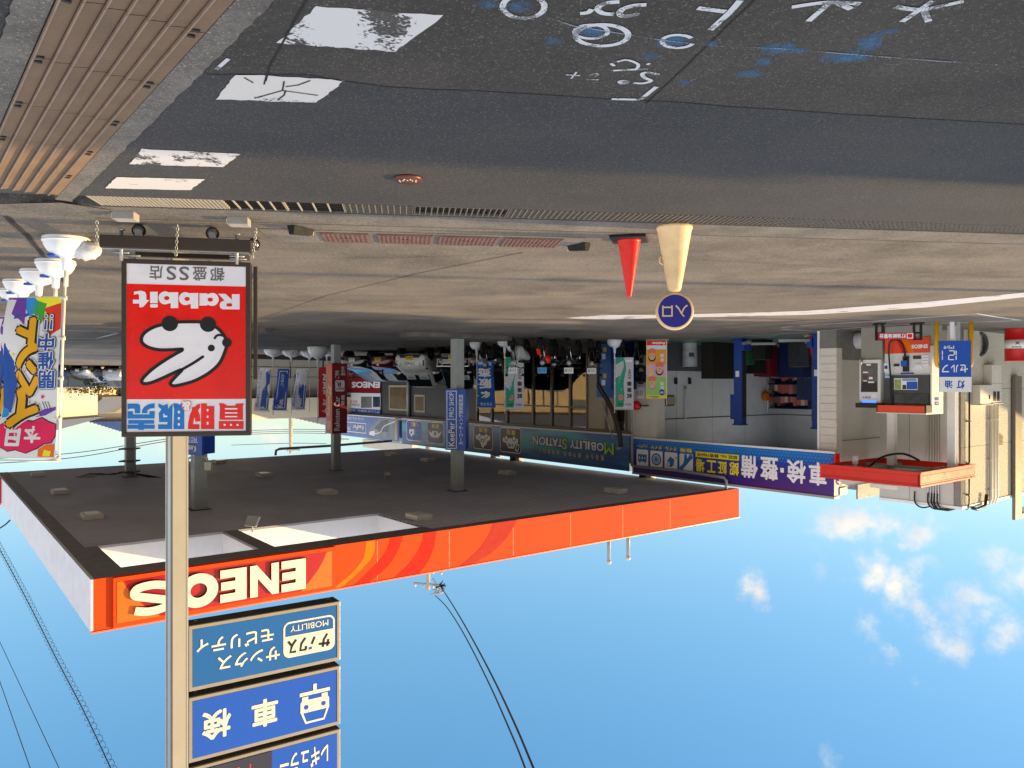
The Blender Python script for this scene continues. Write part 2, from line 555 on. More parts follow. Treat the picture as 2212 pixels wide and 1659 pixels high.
    def torus(s, o, ax1, ax2, R1, r, m, n=12, k=6, sx=1.0):
        o, ax1, ax2 = V(o), V(ax1).normalized(), V(ax2).normalized()
        nz = ax1.cross(ax2)
        vs = []
        for i in range(n):
            t = 2 * math.pi * i / n
            e = ax1 * math.cos(t) * sx + ax2 * math.sin(t)
            for j in range(k):
                p = 2 * math.pi * j / k
                vs.append(o + e * R1 + (ax1 * math.cos(t) + ax2 * math.sin(t)) * r * math.cos(p) + nz * r * math.sin(p))
        fs = [(i * k + j, ((i + 1) % n) * k + j, ((i + 1) % n) * k + (j + 1) % k, i * k + (j + 1) % k) for i in range(n) for j in range(k)]
        return s.add(vs, fs, m, True)

    def grid(s, rows, m, smooth=True):
        """rows of points, all the same length"""
        n = len(rows[0])
        return s.add([p for r in rows for p in r], [(i * n + j, i * n + j + 1, (i + 1) * n + j + 1, (i + 1) * n + j) for i in range(len(rows) - 1) for j in range(n - 1)], m, smooth)

    def build(s, name, parent=None, bevel=0.0, subsurf=0, world=True):
        me = bpy.data.meshes.new(name)
        vs = s.v
        if parent is not None and world:
            r = parent
            while r.parent:
                r = r.parent
            inv = (Matrix.Translation(r.location) @ r.rotation_euler.to_matrix().to_4x4()).inverted()
            vs = [inv @ v for v in vs]
        me.from_pydata([tuple(v) for v in vs], [], s.f)
        for m in s.m:
            me.materials.append(m)
        me.polygons.foreach_set('material_index', s.fm)
        me.polygons.foreach_set('use_smooth', s.sm)
        me.update()
        o = bpy.data.objects.new(name, me)
        COL.objects.link(o)
        if parent is not None:
            o.parent = parent
        if bevel:
            b = o.modifiers.new('edge', 'BEVEL'); b.width = bevel; b.segments = 2; b.limit_method = 'ANGLE'; b.angle_limit = rad(50)
        if subsurf:
            b = o.modifiers.new('smooth', 'SUBSURF'); b.levels = subsurf; b.render_levels = subsurf
        return o


def tag(o, label, cat, group=None):
    o['label'] = label; o['category'] = cat
    if group:
        o['group'] = group
    return o


def thing(name, label, cat, loc=(0, 0, 0), rz=0.0, group=None):
    o = bpy.data.objects.new(name, None)
    o.empty_display_size = 0.2
    COL.objects.link(o)
    o.location = V(loc); o.rotation_euler = (0, 0, rz)
    return tag(o, label, cat, group)


def struct(o, kind='structure'):
    o['kind'] = kind
    return o


def copy_tree(o, parent=None):
    c = o.copy()
    COL.objects.link(c)
    if parent is not None:
        c.parent = parent
    for ch in list(o.children):
        copy_tree(ch, c)
    return c


def place(o, loc, rz, label, group=None):
    o.location = V(loc); o.rotation_euler = (0, 0, rz)
    o['label'] = label
    if group:
        o['group'] = group
    return o


Z = V((0, 0, 1))
A = V((-0.788, 0.616, 0)).normalized()     # along the canopy front, going away to the left
B = V((0.616, 0.788, 0)).normalized()      # along the shop front, going away to the right

WHITE = mat('white_paint', (225, 225, 225), 0.4, var=0.04)
CREAM = mat('cream_paint', (205, 200, 186), 0.6, var=0.05)
DARK = mat('dark_metal', (52, 48, 45), 0.45, 0.3)
BLACK = mat('black_plastic', (18, 18, 20), 0.4)
BLACKPRINT = mat('black_print', (14, 13, 14), 0.5, var=0)
WHITEPRINT = mat('white_print', (228, 228, 230), 0.4, var=0.02)
STEEL = mat('galvanised_steel', (150, 152, 152), 0.38, 0.75, var=0.12, scale=14)
GREYPAINT = mat('grey_paint', (150, 152, 152), 0.5)
RUBBER = mat('rubber', (22, 22, 23), 0.8)
CHROME = mat('chrome', (205, 205, 205), 0.12, 1.0, var=0)
YELLOWPRINT = mat('yellow_print', (240, 215, 30), 0.45, var=0.02)
REDPRINT = mat('red_print', (222, 22, 10), 0.4, var=0.02)

# ------------------------------------------------------------------ ground, road, drain, markings
ASPHALT = speckle('road_asphalt', (70, 72, 74), (56, 58, 61), (140, 138, 136), big=0.5, fine=170, pale_amt=0.28, stain=(68, 66, 64))
APRON = speckle('apron_concrete', (136, 127, 115), (102, 97, 91), (180, 172, 160), big=0.35, fine=90, pale_amt=0.25, bump=0.4, stain=(74, 71, 68), stain_scale=0.3)
CONC = speckle('old_concrete', (132, 128, 121), (98, 95, 92), (185, 182, 174), big=1.6, fine=150, pale_amt=0.35, bump=1.0)
GROUNDM = speckle('far_ground', (92, 88, 82), (80, 77, 72), (130, 126, 120), big=0.05, fine=20, pale_amt=0.1)


def Lf(x, k=0.0):      # front edge of the drain, moved away by k
    return 6.74 - 0.14 * x + k


def flat(pts, m, name, z=0.0, kind='structure'):
    b = MB()
    b.poly([(p[0], p[1], z) for p in pts], m)
    o = b.build(name)
    struct(o, kind)
    return o


g = MB(); g.box(-1500, 1500, -300, 2500, -0.6, -0.2, GROUNDM); struct(g.build('ground'))
flat([(-90, -40), (90, -40), (90, Lf(90)), (-90, Lf(-90))], ASPHALT, 'road')
flat([(-90, Lf(-90, .86)), (90, Lf(90, .86)), (90, 140), (-90, 140)], APRON, 'station_apron')
strip = MB()
xs = [-60, -30, -12, -6, -3, 0, 2, 3.75, 8, 20, 60]
for a, b_ in ((0.345, 0.855),):
    strip.add([(x, Lf(x, a), 0.003) for x in xs] + [(x, Lf(x, b_), 0.003) for x in xs], [(i, i + 1, len(xs) + i + 1, len(xs) + i) for i in range(len(xs) - 1)], CONC)
    strip.add([(x, Lf(x, a), 0.003) for x in xs] + [(x, Lf(x, a), -0.2) for x in xs], [(len(xs) + i, len(xs) + i + 1, i + 1, i) for i in range(len(xs) - 1)], CONC)
struct(strip.build('concrete_strip'))
ch = MB()
DARKCH = mat('drain_dark', (30, 28, 26), 0.95)  # dark tone for the channel floor and gutter bed
ch.poly([(-60, Lf(-60, -.01), -0.17), (60, Lf(60, -.01), -0.17), (60, Lf(60, .36), -0.17), (-60, Lf(-60, .36), -0.17)], DARKCH)
ch.poly([(-60, Lf(-60), -0.17), (60, Lf(60), -0.17), (60, Lf(60), 0), (-60, Lf(-60), 0)], CONC)
struct(ch.build('drain_channel'))

DIRT = mat('joint_dirt', (32, 30, 29), 0.95)


def band(pts, wd, m, name, z=0.004, kind='structure', zz=None):
    fr = Frame((0, 0, z), (1, 0, 0), (0, 1, 0))
    b = MB()
    b.stroke(fr, pts, wd, m, cap=False)
    o = b.build(name)
    struct(o, kind)
    return o


def gxy(pp):
    q = ground(*pp)
    return (q.x, q.y)


# joints and seams in the surfaces
band([(-60, Lf(-60, .86)), (-3, Lf(-3, .865)), (3.6, Lf(3.6, .86)), (40, Lf(40, .86))], 0.018, DIRT, 'pavement_joint', 0.0065)
band([(-40, Lf(-40, .352)), (40, Lf(40, .352))], 0.012, DIRT, 'pavement_joint', 0.0068)
band([gxy(z3(470, -10)), gxy(z3(230, 220)), gxy(z3(0, 445)), gxy(z2(1970, 670))], 0.011, DIRT, 'pavement_joint')
band([gxy(z1(1985, -5)), gxy(z1(1860, 215)), gxy(z1(1745, 430)), gxy(z1(1720, 520))], 0.010, DIRT, 'pavement_joint', 0.006)
seam = [(z1(1340, 480)), (z1(1990, 480)), z2(0, 520), z2(300, 560), z2(580, 577), z2(850, 585), z2(1200, 605), z2(1750, 640), z2(2212, 662), z3(300, 690), z3(620, 708), z3(1100, 742), z3(1500, 765), z3(2212, 805)]
ASPH2 = speckle('older_asphalt', (78, 75, 71), (62, 60, 58), (140, 138, 134), big=0.7, fine=160, pale_amt=0.30, stain=(52, 51, 50))
sg = [gxy(q) for q in seam]
flat([(-60, sg[-1][1] + (-60 - sg[-1][0]) * -.14)] + sg[::-1] + [(1.62, -20), (-60, -20)][:1] + [(-2.0, -20), (-60, -20)], ASPH2, 'road_patch', 0.0018)
band([gxy(q) for q in seam], 0.012, mat('tar_seam', (36, 36, 38), 0.9, var=0.3, scale=20), 'pavement_joint')
band([gxy(q) for q in ((1130, 545), (905, 590), (700, 640), (560, 690))], 0.014, DIRT, 'pavement_joint')
for a_, c_ in (((1500, 560), (2212, 600)), ((560, 560), (1130, 548)), ((1180, 640), (2212, 585)), ((300, 500), (560, 620))):
    band([gxy(a_), gxy(((a_[0] + c_[0]) / 2 + 20, (a_[1] + c_[1]) / 2 + 2)), gxy(c_)], 0.007, DIRT, 'pavement_joint')
band([gxy(q) for q in ((0, 455), (60, 510), (140, 610))], 0.05, DIRT, 'pavement_joint', 0.008)
band([gxy(q) for q in (z8(0, 150), z8(480, 118), z8(840, 140))], 0.05, DIRT, 'pavement_joint')
band([gxy(q) for q in (z7(1210, 232), z7(1700, 190), z7(2212, 160))], 0.05, DIRT, 'pavement_joint')

# white blocks of road paint beside the kerb
WORNW = worn('road_paint', (186, 184, 182), 0.7, 0.22, 3.0, 70, 0.1)
WORNX = worn('road_paint_scuffed', (182, 182, 184), 0.75, 0.42, 4.5, 55, 0.05)
CLEANW = worn('road_paint_clean', (190, 186, 180), 0.7, 0.12, 3.0, 80, 0.25)
for k, (pp, m) in enumerate(((((682.4, 11.7), (957.8, 32.3), (854.4, 110), (597, 91.7)), WORNX), (((510.3, 158.4), (744, 172), (683.7, 221.1), (465.2, 213.4)), WORNW),
                             (((306.8, 320.8), (519.3, 331.8), (481.9, 360.2), (280.2, 354.2)), WORNX), (((251.8, 381.9), (441.9, 386.2), (411.9, 410.2), (227.8, 406.2)), CLEANW))):
    q = [gxy(p) for p in pp]
    pts = []
    for i in range(4):
        a, b_ = q[i], q[(i + 1) % 4]
        for t in range(12):
            f = t / 12
            j = RND.uniform(-.006, .006) if t else 0
            pts.append((a[0] + (b_[0] - a[0]) * f + j, a[1] + (b_[1] - a[1]) * f + RND.uniform(-.006, .006)))
    o = flat(pts, m, 'road_marking', 0.004)
    cut = MB()
# cracks across the second block
crk = [[z1(1640, 530), z1(1580, 495)], [z1(1650, 630), z1(1740, 605), z1(1830, 580), z1(1840, 520)], [z1(1830, 580), z1(1900, 590), z1(2060, 612)], [z1(1850, 555), z1(1930, 545), z1(2010, 515)], [z1(1850, 580), z1(1840, 610), z1(1800, 640)], [z1(1710, 540), z1(1725, 485)]]
for c in crk:
    band([gxy(q) for q in c], 0.008, DIRT, 'paint_crack', 0.0075)

# chalk and spray marks of the road workers
CHALK = worn('chalk', (176, 180, 186), 0.9, 0.45, 9.0, 110, 0.25)
FR0 = Frame((0, 0, 0.005), (1, 0, 0), (0, 1, 0))


CN = [0]


def chalk(lines, wd, m=CHALK, name='chalk_mark'):
    b = MB()
    for l in lines:
        pts = [gxy(q) for q in l]
        if len(pts) > 2:
            pts = catmull(pts, 5)
        CN[0] += 1
        b.stroke(FR0, pts, wd, m, .0003 * (CN[0] % 9), cap=False)
    o = b.build(name)
    struct(o)


def ring(cx, cy, rx, ry, a0=0, a1=360, n=28):
    return [(cx + rx * math.cos(rad(a0 + (a1 - a0) * i / n)), cy + ry * math.sin(rad(a0 + (a1 - a0) * i / n))) for i in range(n + 1)]


chalk([ring(1131, 12, 45, 25)], 0.026)
chalk([ring(1300, 74, 57, 23)], 0.028)
chalk([ring(1277, 66, 36, 15)], 0.020)
chalk([ring(1464, 87, 34, 14, 20, 330)], 0.022)
chalk([[z2(1975, 22), z2(1890, 28), z2(1820, 52), z2(1800, 80), z2(1830, 98), z2(1900, 87), z2(1915, 76)]], 0.028)
chalk([[z2(1800, 2), z2(1710, 12), z2(1660, 45), z2(1690, 76), z2(1765, 84)]], 0.028)
chalk([[z2(1545, 78), z2(1595, 72), z2(1622, 50)]], 0.026)
chalk([[z2(1785, 392), z2(1850, 380), z2(1920, 408), z2(1905, 440), z2(1850, 438)], [z2(1760, 452), z2(1985, 442)], [z2(1745, 405), z2(1768, 422)], [z2(1978, 413), z2(1998, 404)]], 0.017)
chalk([[z2(2055, 478), z2(1990, 463), z2(1950, 470), z2(1960, 495), z2(2005, 518), z2(1950, 534), z2(1890, 530)], ring(*z2(1828, 526), 9, 3)], 0.022)
chalk([[z2(1750, 635), z2(1935, 640)], [z2(1935, 640), z2(2040, 555)]], 0.026)
chalk([[z2(1455, 477), z2(1545, 482)], [z2(1488, 502), z2(1522, 458)]], 0.011)
chalk([[z2(1590, 510), z2(1665, 512)], [z2(1600, 486), z2(1640, 472), z2(1665, 478), z2(1640, 490)]], 0.010)
chalk([[z3(95, 45), z3(275, 68)], [z3(175, 188), z3(300, 75), z3(370, -5)]], 0.030)
chalk([[z3(705, 38), z3(930, 8), z3(1150, 16)], [z3(812, 130), z3(960, 0)], [z3(980, 0), z3(1090, 50)]], 0.028)
chalk([[z3(1378, 33), z3(1545, 52), z3(1820, -2)], [z3(1418, 132), z3(1620, -5)], [z3(1560, 55), z3(1592, 135)]], 0.028)
chalk([[z1(1400, 445), z1(1480, 375)]], 0.02)
chalk([[z2(1100, 15), z2(1300, 92)], [z2(1300, 92), z2(1500, 160)], [z2(1500, 160), z2(2070, 252)], [z2(2070, 252), z3(200, 290)], [z3(200, 290), z3(600, 305)], [z3(600, 305), z3(1270, 358)], [z3(1270, 358), z3(1750, 395)], [z3(1750, 395), z3(2260, 430)]], 0.007, worn('chalk_line', (120, 130, 142), 0.9, 0.55, 5, 90, 0.1))


def spray(px, py, rx, ry, k=0.8):
    nm = 'blue_spray_%d' % round(k * 10)
    if nm not in MATS:
        m = bpy.data.materials.new(nm); m.use_nodes = True
        N, L = m.node_tree.nodes, m.node_tree.links
        b = N['Principled BSDF']; b.inputs['Base Color'].default_value = (*lin((58, 112, 156)), 1); b.inputs['Roughness'].default_value = 0.85
        tc = N.new('ShaderNodeTexCoord')
        sb = N.new('ShaderNodeVectorMath'); sb.operation = 'SUBTRACT'; sb.inputs[1].default_value = (.5, .5, 0)
        L.new(tc.outputs['Generated'], sb.inputs[0])
        ml = N.new('ShaderNodeVectorMath'); ml.operation = 'MULTIPLY'; ml.inputs[1].default_value = (2, 2, 0)
        L.new(sb.outputs[0], ml.inputs[0])
        ln = N.new('ShaderNodeVectorMath'); ln.operation = 'LENGTH'; L.new(ml.outputs[0], ln.inputs[0])
        no = N.new('ShaderNodeTexNoise'); no.inputs['Scale'].default_value = 24; no.inputs['Detail'].default_value = 8; L.new(tc.outputs['Object'], no.inputs['Vector'])
        md = N.new('ShaderNodeMath'); md.operation = 'MULTIPLY_ADD'; md.inputs[1].default_value = 1.6; md.inputs[2].default_value = -0.6
        L.new(no.outputs['Fac'], md.inputs[0])
        ad = N.new('ShaderNodeMath'); ad.operation = 'SUBTRACT'; L.new(md.outputs[0], ad.inputs[0])
        sc = N.new('ShaderNodeMath'); sc.operation = 'POWER'; sc.inputs[1].default_value = 1.5; L.new(ln.outputs['Value'], sc.inputs[0])
        L.new(sc.outputs[0], ad.inputs[1])
        mr = N.new('ShaderNodeMapRange'); mr.inputs[1].default_value = -0.55; mr.inputs[2].default_value = 0.35; mr.inputs[3].default_value = 0; mr.inputs[4].default_value = k * .7
        L.new(ad.outputs[0], mr.inputs[0])
        mu = N.new('ShaderNodeMath'); mu.operation = 'MULTIPLY'
        ed = N.new('ShaderNodeMapRange'); ed.inputs[1].default_value = 0.7; ed.inputs[2].default_value = 1.0; ed.inputs[3].default_value = 1; ed.inputs[4].default_value = 0
        L.new(ln.outputs['Value'], ed.inputs[0]); L.new(mr.outputs[0], mu.inputs[0]); L.new(ed.outputs[0], mu.inputs[1])
        L.new(mu.outputs[0], b.inputs['Alpha'])
        MATS[nm] = m
    c = [ground(px + dx, py + dy, 0.0) for dx, dy in ((-rx, -ry), (rx, -ry), (rx, ry), (-rx, ry))]
    b = MB(); b.poly([(q.x, q.y, 0.0042 + 0.00005 * len(bpy.data.objects) % 0.0006) for q in c][::-1], MATS[nm])
    struct(b.build('spray_mark'))


for (q, rx, ry, k) in ((z2(1150, 35), 42, 16, .6), (z2(950, 20), 36, 16, .5), (z2(1620, 200), 52, 20, .8), (z2(1370, 260), 28, 14, .5), (z2(2140, 262), 42, 20, .8), (z2(2000, 360), 26, 12, .4),
                       (z3(180, 280), 14, 8, .8), (z3(610, 310), 46, 17, .8), (z3(740, 322), 24, 10, .8), (z3(1060, 365), 60, 18, .8), (z3(1210, 270), 26, 26, .8), (z3(1330, 205), 26, 12, .5),
                       (z3(520, 395), 18, 14, .6), (z3(430, 475), 34, 12, .6), (z3(10, 530), 14, 12, .5)):
    spray(q[0], q[1], rx, ry, k)

# painted arrow and kerosene bay lines on the apron
ARW = worn('apron_paint', (188, 188, 192), 0.65, 0.3, 2.0, 40, 0.4)
up = [(2330, 622), (2212, 632), (2000, 652), (1850, 663), (1741, 671.5), (1600, 676), (1420, 680.0)]
lo = [(1420, 687.0), (1600, 683.5), (1741, 680), (1850, 674), (2000, 664), (2212, 642), (2330, 632)]
flat([gxy(p) for p in up + [z6(1880, 98), (1217, 687.4), z6(1995, 151)] + lo][::-1], ARW, 'road_marking', 0.005)
for pts, w in (([z8(0, 196), z8(400, 165), z8(850, 140), z8(1300, 105), z8(1785, 70), z8(1950, 98), z8(2180, 130)], .10), ([z8(0, 212), z8(330, 228), z8(800, 190), z8(1230, 163), z8(1780, 148), z8(2150, 132)], .09)):
    band([gxy(p) for p in pts], w, ARW, 'road_marking', 0.005)
for pts in ([(145, 714), (254, 718)], [(150, 731), (210, 731), (254, 720)]):
    band([gxy(p) for p in pts], .12, ARW, 'road_marking', 0.005)
# ------------------------------------------------------------------ steel gratings over the drain
U = V((-0.9903, 0.1386, 0)).normalized()
GW = 0.335


def grating(x0, x1, style, label):
    """one loose grating between two x positions"""
    x0, x1 = min(x0, x1), max(x0, x1)
    t = thing('drain_grating', label, 'drain grating', (x0, Lf(x0, .005), 0), 0, 'steel gratings laid along the roadside drain')
    b = MB()
    m = mat('grating_zinc', (164, 158, 144), .5, .2, var=.12, scale=20) if style in ('slats', 'wide') else mat('grating_steel', (112, 108, 100), .55, .2, var=.15, scale=20)
    L_ = (x1 - x0) / 0.9903 - 0.006
    fr = Frame((x0, Lf(x0, .005), 0), -U, Z.cross(-U))
    b.fb(fr, 0, 0.006, 0, GW, -.03, 0, m); b.fb(fr, L_ - .006, L_, 0, GW, -.03, 0, m)
    if style == 'slats':
        n = int(L_ / 0.034)
        for i in range(n + 1):
            u = .014 + i * (L_ - .04) / n
            b.fb(fr, u, u + .018, 0, GW, -.03, -.0005, m)
        b.fb(fr, .006, L_ - .006, .004, .014, -.03, -.002, m); b.fb(fr, .006, L_ - .006, GW - .014, GW - .004, -.03, -.002, m)
    elif style == 'wide':
        for k in range(6):
            v = .004 + k * (GW - .012) / 5
            b.fb(fr, .006, L_ - .006, v, v + .005, -.022, -.010, DARK)
        n = int(L_ / .1)
        for i in range(1, n):
            u = i * L_ / n
            b.fb(fr, u, u + .011, 0, GW, -.014, -.0004, m)
    elif style == 'bars':
        n = int(L_ / .05)
        for i in range(1, n):
            u = i * L_ / n
            b.fb(fr, u, u + .008, 0, GW, -.03, -.0004, m)
        for v in (.004, GW - .012):
            b.fb(fr, .006, L_ - .006, v, v + .008, -.03, -.001, m)
    else:
        for k in range(6):
            v = .002 + k * (GW - .014) / 5
            b.fb(fr, .006, L_ - .006, v, v + .008, -.016, -.004, m)
        n = int(L_ / .05)
        for i in range(1, n):
            u = i * L_ / n
            b.fb(fr, u, u + .010, 0, GW, -.012, -.0004, m)
    b.build('grid', t)


def xs_of(px, py):
    return ground(px, py).x


gx = [3.52, 2.98, 2.47]
for i in range(2):
    grating(gx[i], gx[i + 1], 'slats', ('fine slatted steel grating at the end of the drain against the gutter' if i == 0 else 'fine slatted steel grating second from the gutter end of the drain'))
wd = [2.465, 1.96, 1.46, .86]
wl = ['open grating of wide spaced bars beside the fine slatted gratings', 'wide barred drain grating in front of the middle of the red sign', 'wide barred drain grating next to the one with crossways bars only']
for i in range(3):
    grating(wd[i], wd[i + 1], 'wide' if i < 2 else 'mesh', wl[i])
grating(.855, .02, 'bars', 'dark drain grating with crossways bars only, between two mesh ones')
ms = [.015, -.98, -1.98, -2.98, -3.98, -4.98, -5.98, -6.98]
ml_ = ['mesh drain grating in front of the red rubber ramps', 'mesh drain grating right in front of the traffic cones', 'mesh drain grating just past the cream entrance cone', 'mesh drain grating between the cream cone and the picture edge', 'mesh drain grating with its edge in a strip of shade', 'last whole mesh drain grating before the picture edge', 'mesh drain grating cut by the picture edge']
for i in range(7):
    grating(ms[i], ms[i + 1], 'mesh', ml_[i])

# ------------------------------------------------------------------ side gutter with ribbed brown covers
GD = V((0.635, 0.772, 0)).normalized(); GR = V((0.772, -0.635, 0)).normalized()
GO = V((1.12, 3.06, 0))
kb = MB()


def rough_strip(p0, a, b_, s0, s1, z, m, jit=.006):
    n = int((s1 - s0) / .06)
    l1, l2 = [], []
    for i in range(n + 1):
        s_ = s0 + (s1 - s0) * i / n
        l1.append(p0 + GD * s_ + GR * (a + RND.uniform(-jit, jit)) + Z * z)
        l2.append(p0 + GD * s_ + GR * (b_) + Z * z)
    kb.grid([l1, l2] if (b_ > a) else [l2, l1], m, False)
    kb.grid([[q - Z * .16 for q in l2], l2], m, False)


rough_strip(GO, -.125, -.002, -2.5, 4.25, .008, CONC)
rough_strip(GO, .69, .562, -2.5, 4.25, .008, CONC)
struct(kb.build('gutter_kerb'))
# the far mouth of the gutter and its dark bed
gb = MB()
for s0, s1, zz, m in ((-2.5, 4.06, .0042, DARKCH),):
    gb.poly([GO + GD * s0 + GR * 0 + Z * zz, GO + GD * s0 + GR * .56 + Z * zz, GO + GD * s1 + GR * .56 + Z * zz, GO + GD * s1 + Z * zz], m)
struct(gb.build('gutter_bed'))
m = bpy.data.materials.new('brown_cover'); m.use_nodes = True
N_, L_ = m.node_tree.nodes, m.node_tree.links
bs = N_['Principled BSDF']; bs.inputs['Roughness'].default_value = 0.62
tc = N_.new('ShaderNodeTexCoord'); no = N_.new('ShaderNodeTexNoise'); no.inputs['Scale'].default_value = 3.5; no.inputs['Detail'].default_value = 8
L_.new(tc.outputs['Object'], no.inputs[0])
mx = N_.new('ShaderNodeMixRGB'); mx.inputs[1].default_value = (*lin((120, 98, 74)), 1); mx.inputs[2].default_value = (*lin((88, 71, 56)), 1)
L_.new(no.outputs['Fac'], mx.inputs[0]); L_.new(mx.outputs[0], bs.inputs['Base Color'])
BROWN = m
LIP = mat('brown_cover_lip', (134, 114, 100), 0.6, var=0.15)
pl = 0.785
for k in range(8):
    s0 = -1.86 + k * pl * .9428
    s1 = s0 + pl * .9428 - .006
    where = ['cut by the picture edge', 'nearest whole one to the viewer', 'second whole one from the viewer', 'third whole one from the viewer', 'in the middle of the run', 'half lit by the sun', 'in full sun, last but one', 'in full sun at the far end by the drain'][k]
    t = thing('gutter_cover', 'ribbed brown gutter cover, ' + where, 'gutter cover', GO + GD * s0, 0, 'ribbed brown covers over the side gutter')
    b = MB()
    bw = .556 / 7
    for j in range(7):
        u0 = .003 + j * bw
        fr = Frame(GO + GD * s0, GR, GD)
        # each board tilts up to a lip
        n = 34
        rows = []
        for i in range(n * 4 + 1):
            s_ = (s1 - s0) * i / (n * 4)
            h = .004 * (1 if i % 4 in (1, 2) else 0)
            rows.append([fr.p(u0, s_, .008 + h * .7), fr.p(u0 + bw * .86, s_, .021 + h)])
        b.grid([[r[0] for r in rows], [r[1] for r in rows]][::-1], BROWN, False)
        b.fb(fr, u0 + bw * .86, u0 + bw * .95, 0, s1 - s0, .006, .027, LIP)
        if j in (0, 6):
            b.fb(fr, u0 + bw * .4, u0 + bw * .8, .02, .04, .02, .028, DARK)
            b.fb(fr, u0 + bw * .4, u0 + bw * .8, s1 - s0 - .04, s1 - s0 - .02, .02, .028, DARK)
    b.build('boards', t)
struct(flat([gxy(p) for p in ((130, 436), (240, 452), (200, 470), (-40, 462), (-60, 440))][::-1], CONC, 'concrete_strip', 0.009))

# ------------------------------------------------------------------ small things on the ground
q = ground(882, 385)
t = thing('road_stud', 'round brown road stud standing proud of the asphalt', 'road stud', q)
b = MB(); b.lathe([(.108, 0), (.108, .012), (.095, .026), (.06, .036), (.0, .039)], mat('stud_brown', (96, 54, 40), 0.4, 0.4, var=.2, scale=40), q, 32); b.build('dome', t)
b = MB()
for i in range(9):
    a = rad(200 + i * 17); r = .078 if i % 2 else .062
    b.lathe([(.006, .029), (.006, .037 if r < .07 else .034), (.0, .038)], mat('reflector', (225, 220, 215), 0.1), q + V((math.cos(a) * r, math.sin(a) * r, 0)), 8)
b.build('reflector', t)

# row of rusty red ramp plates in a concrete frame
RU = -U; RV = Z.cross(RU)
RU_L = 2.66
fr = Frame(V((-.60, Lf(-.60, 1.50), 0)), RU, RV)
RED_R = mat('rusty_red', (106, 78, 70), 0.7, var=.25, scale=9)
b = MB(); b.fp(fr, [(-.14, -.33), (RU_L + .55, -.33), (RU_L + .5, .36), (-.14, .36)], CONC, .004); struct(b.build('concrete_strip'))
spans = [(.03, .27), (.29, .53), (.55, .77), (.80, .985)]
for i, (a, c) in enumerate(spans):
    t = thing('ramp_plate', ['rusty red ribbed ramp plate nearest the cones', 'rusty red ribbed ramp plate, second from the cones', 'rusty red ribbed ramp plate, third from the cones', 'rusty red ribbed ramp plate nearest the red sign'][i], 'ramp plate', fr.p(a * RU_L, 0), 0, 'rusty red ramp plates set in the apron')
    b = MB()
    u0, u1 = a * RU_L, c * RU_L
    b.fb(fr, u0, u1, -.24, .26, .005, .012, RED_R)
    n = int((u1 - u0) / .045)
    for k in range(n):
        u = u0 + (k + .2) * (u1 - u0) / n
        b.fb(fr, u, u + .022, -.23, .25, .012, .020, RED_R)
    b.fb(fr, (u0 + u1) / 2 - .06, (u0 + u1) / 2 + .06, -.01, .02, .020, .024, RED_R)
    b.build('plate', t, bevel=.002)
for (pp, lab, r_) in (((650, 492), 'black and yellow wheel chock at the red sign end of the ramp plates', .5), ((1250, 528), 'black wheel chock at the cone end of the ramp plates', -.7)):
    q = ground(*pp)
    t = thing('wheel_chock', lab, 'wheel chock', q, r_, 'wheel chocks beside the ramp plates')
    b = MB()
    b.hexa([(-.05, -.14, .003), (.05, -.14, .003), (.05, .14, .003), (-.05, .14, .003), (-.03, -.13, .09), (.03, -.13, .09), (.03, .13, .06), (-.03, .13, .06)], RUBBER)
    b.build('block', t, bevel=.006, world=False)
    b = MB(); b.box(-.032, .032, .141, .146, .015, .055, mat('safety_yellow', (225, 190, 70), .6)); b.build('end_plate', t, world=False)

# traffic cones
def lathe_cone(h, r0, r1):
    return [(r0 + .012, .0), (r0, .02), (r0 * .985, .03), (r1, h - .02), (r1 * .8, h), (0, h)]


RC = mat('cone_red', (222, 24, 18), 0.38, var=.05, scale=12)
q = ground(1359, 513)
t = thing('traffic_cone', 'small plain red cone with black base beside the cream entrance cone', 'traffic cone', q, .25)
b = MB(); b.lathe(lathe_cone(.60, .118, .027), RC, (0, 0, .03), 32); b.build('cone', t, world=False)
b = MB(); b.box(-.19, .19, -.19, .19, .0, .035, RUBBER); b.build('base', t, bevel=.012, world=False)
q = ground(1457, 489)
t = thing('entrance_cone', 'cream plastic cone topped by a round blue entrance sign', 'entrance cone', q)
CRM = mat('cone_cream', (220, 188, 140), 0.5, var=.08, scale=9)
b = MB(); b.lathe([(.172, 0), (.176, .02), (.172, .035), (.166, .04), (.0885, .49), (.062, .625), (.05, .64), (0, .64)], CRM, (0, 0, 0), 40); b.build('cone', t, world=False)
b = MB(); b.tube([(.125, 0, .30), (.145, 0, .31), (.145, 0, .36), (.112, 0, .375)], .009, CRM); b.build('handle', t, world=False)
Y_ = q.y
dz = at(1457, 673, Y_).z
b = MB(); b.lathe([(.165, -.03), (.182, -.022), (.186, 0), (.182, .022), (.165, .03), (.0, .03)], CRM, (0, 0, dz), 48, V((0.12, -1, 0))); b.build('sign_rim', t, world=False)
b = MB()
fr = Frame((0, 0, dz), V((.993, .12, 0)), Z)
NAVY = mat('sign_navy', (38, 32, 128), 0.35, var=.03)
b.fp(fr, circ(0, 0, .160, n=40), NAVY, .0325)
b.text(fr, '入', (-.125, -.06, -.005, .06), CRM, .036, .012); b.text(fr, '口', (.02, -.055, .122, .055), CRM, .036, .016)
b.build('sign_face', t, world=False)

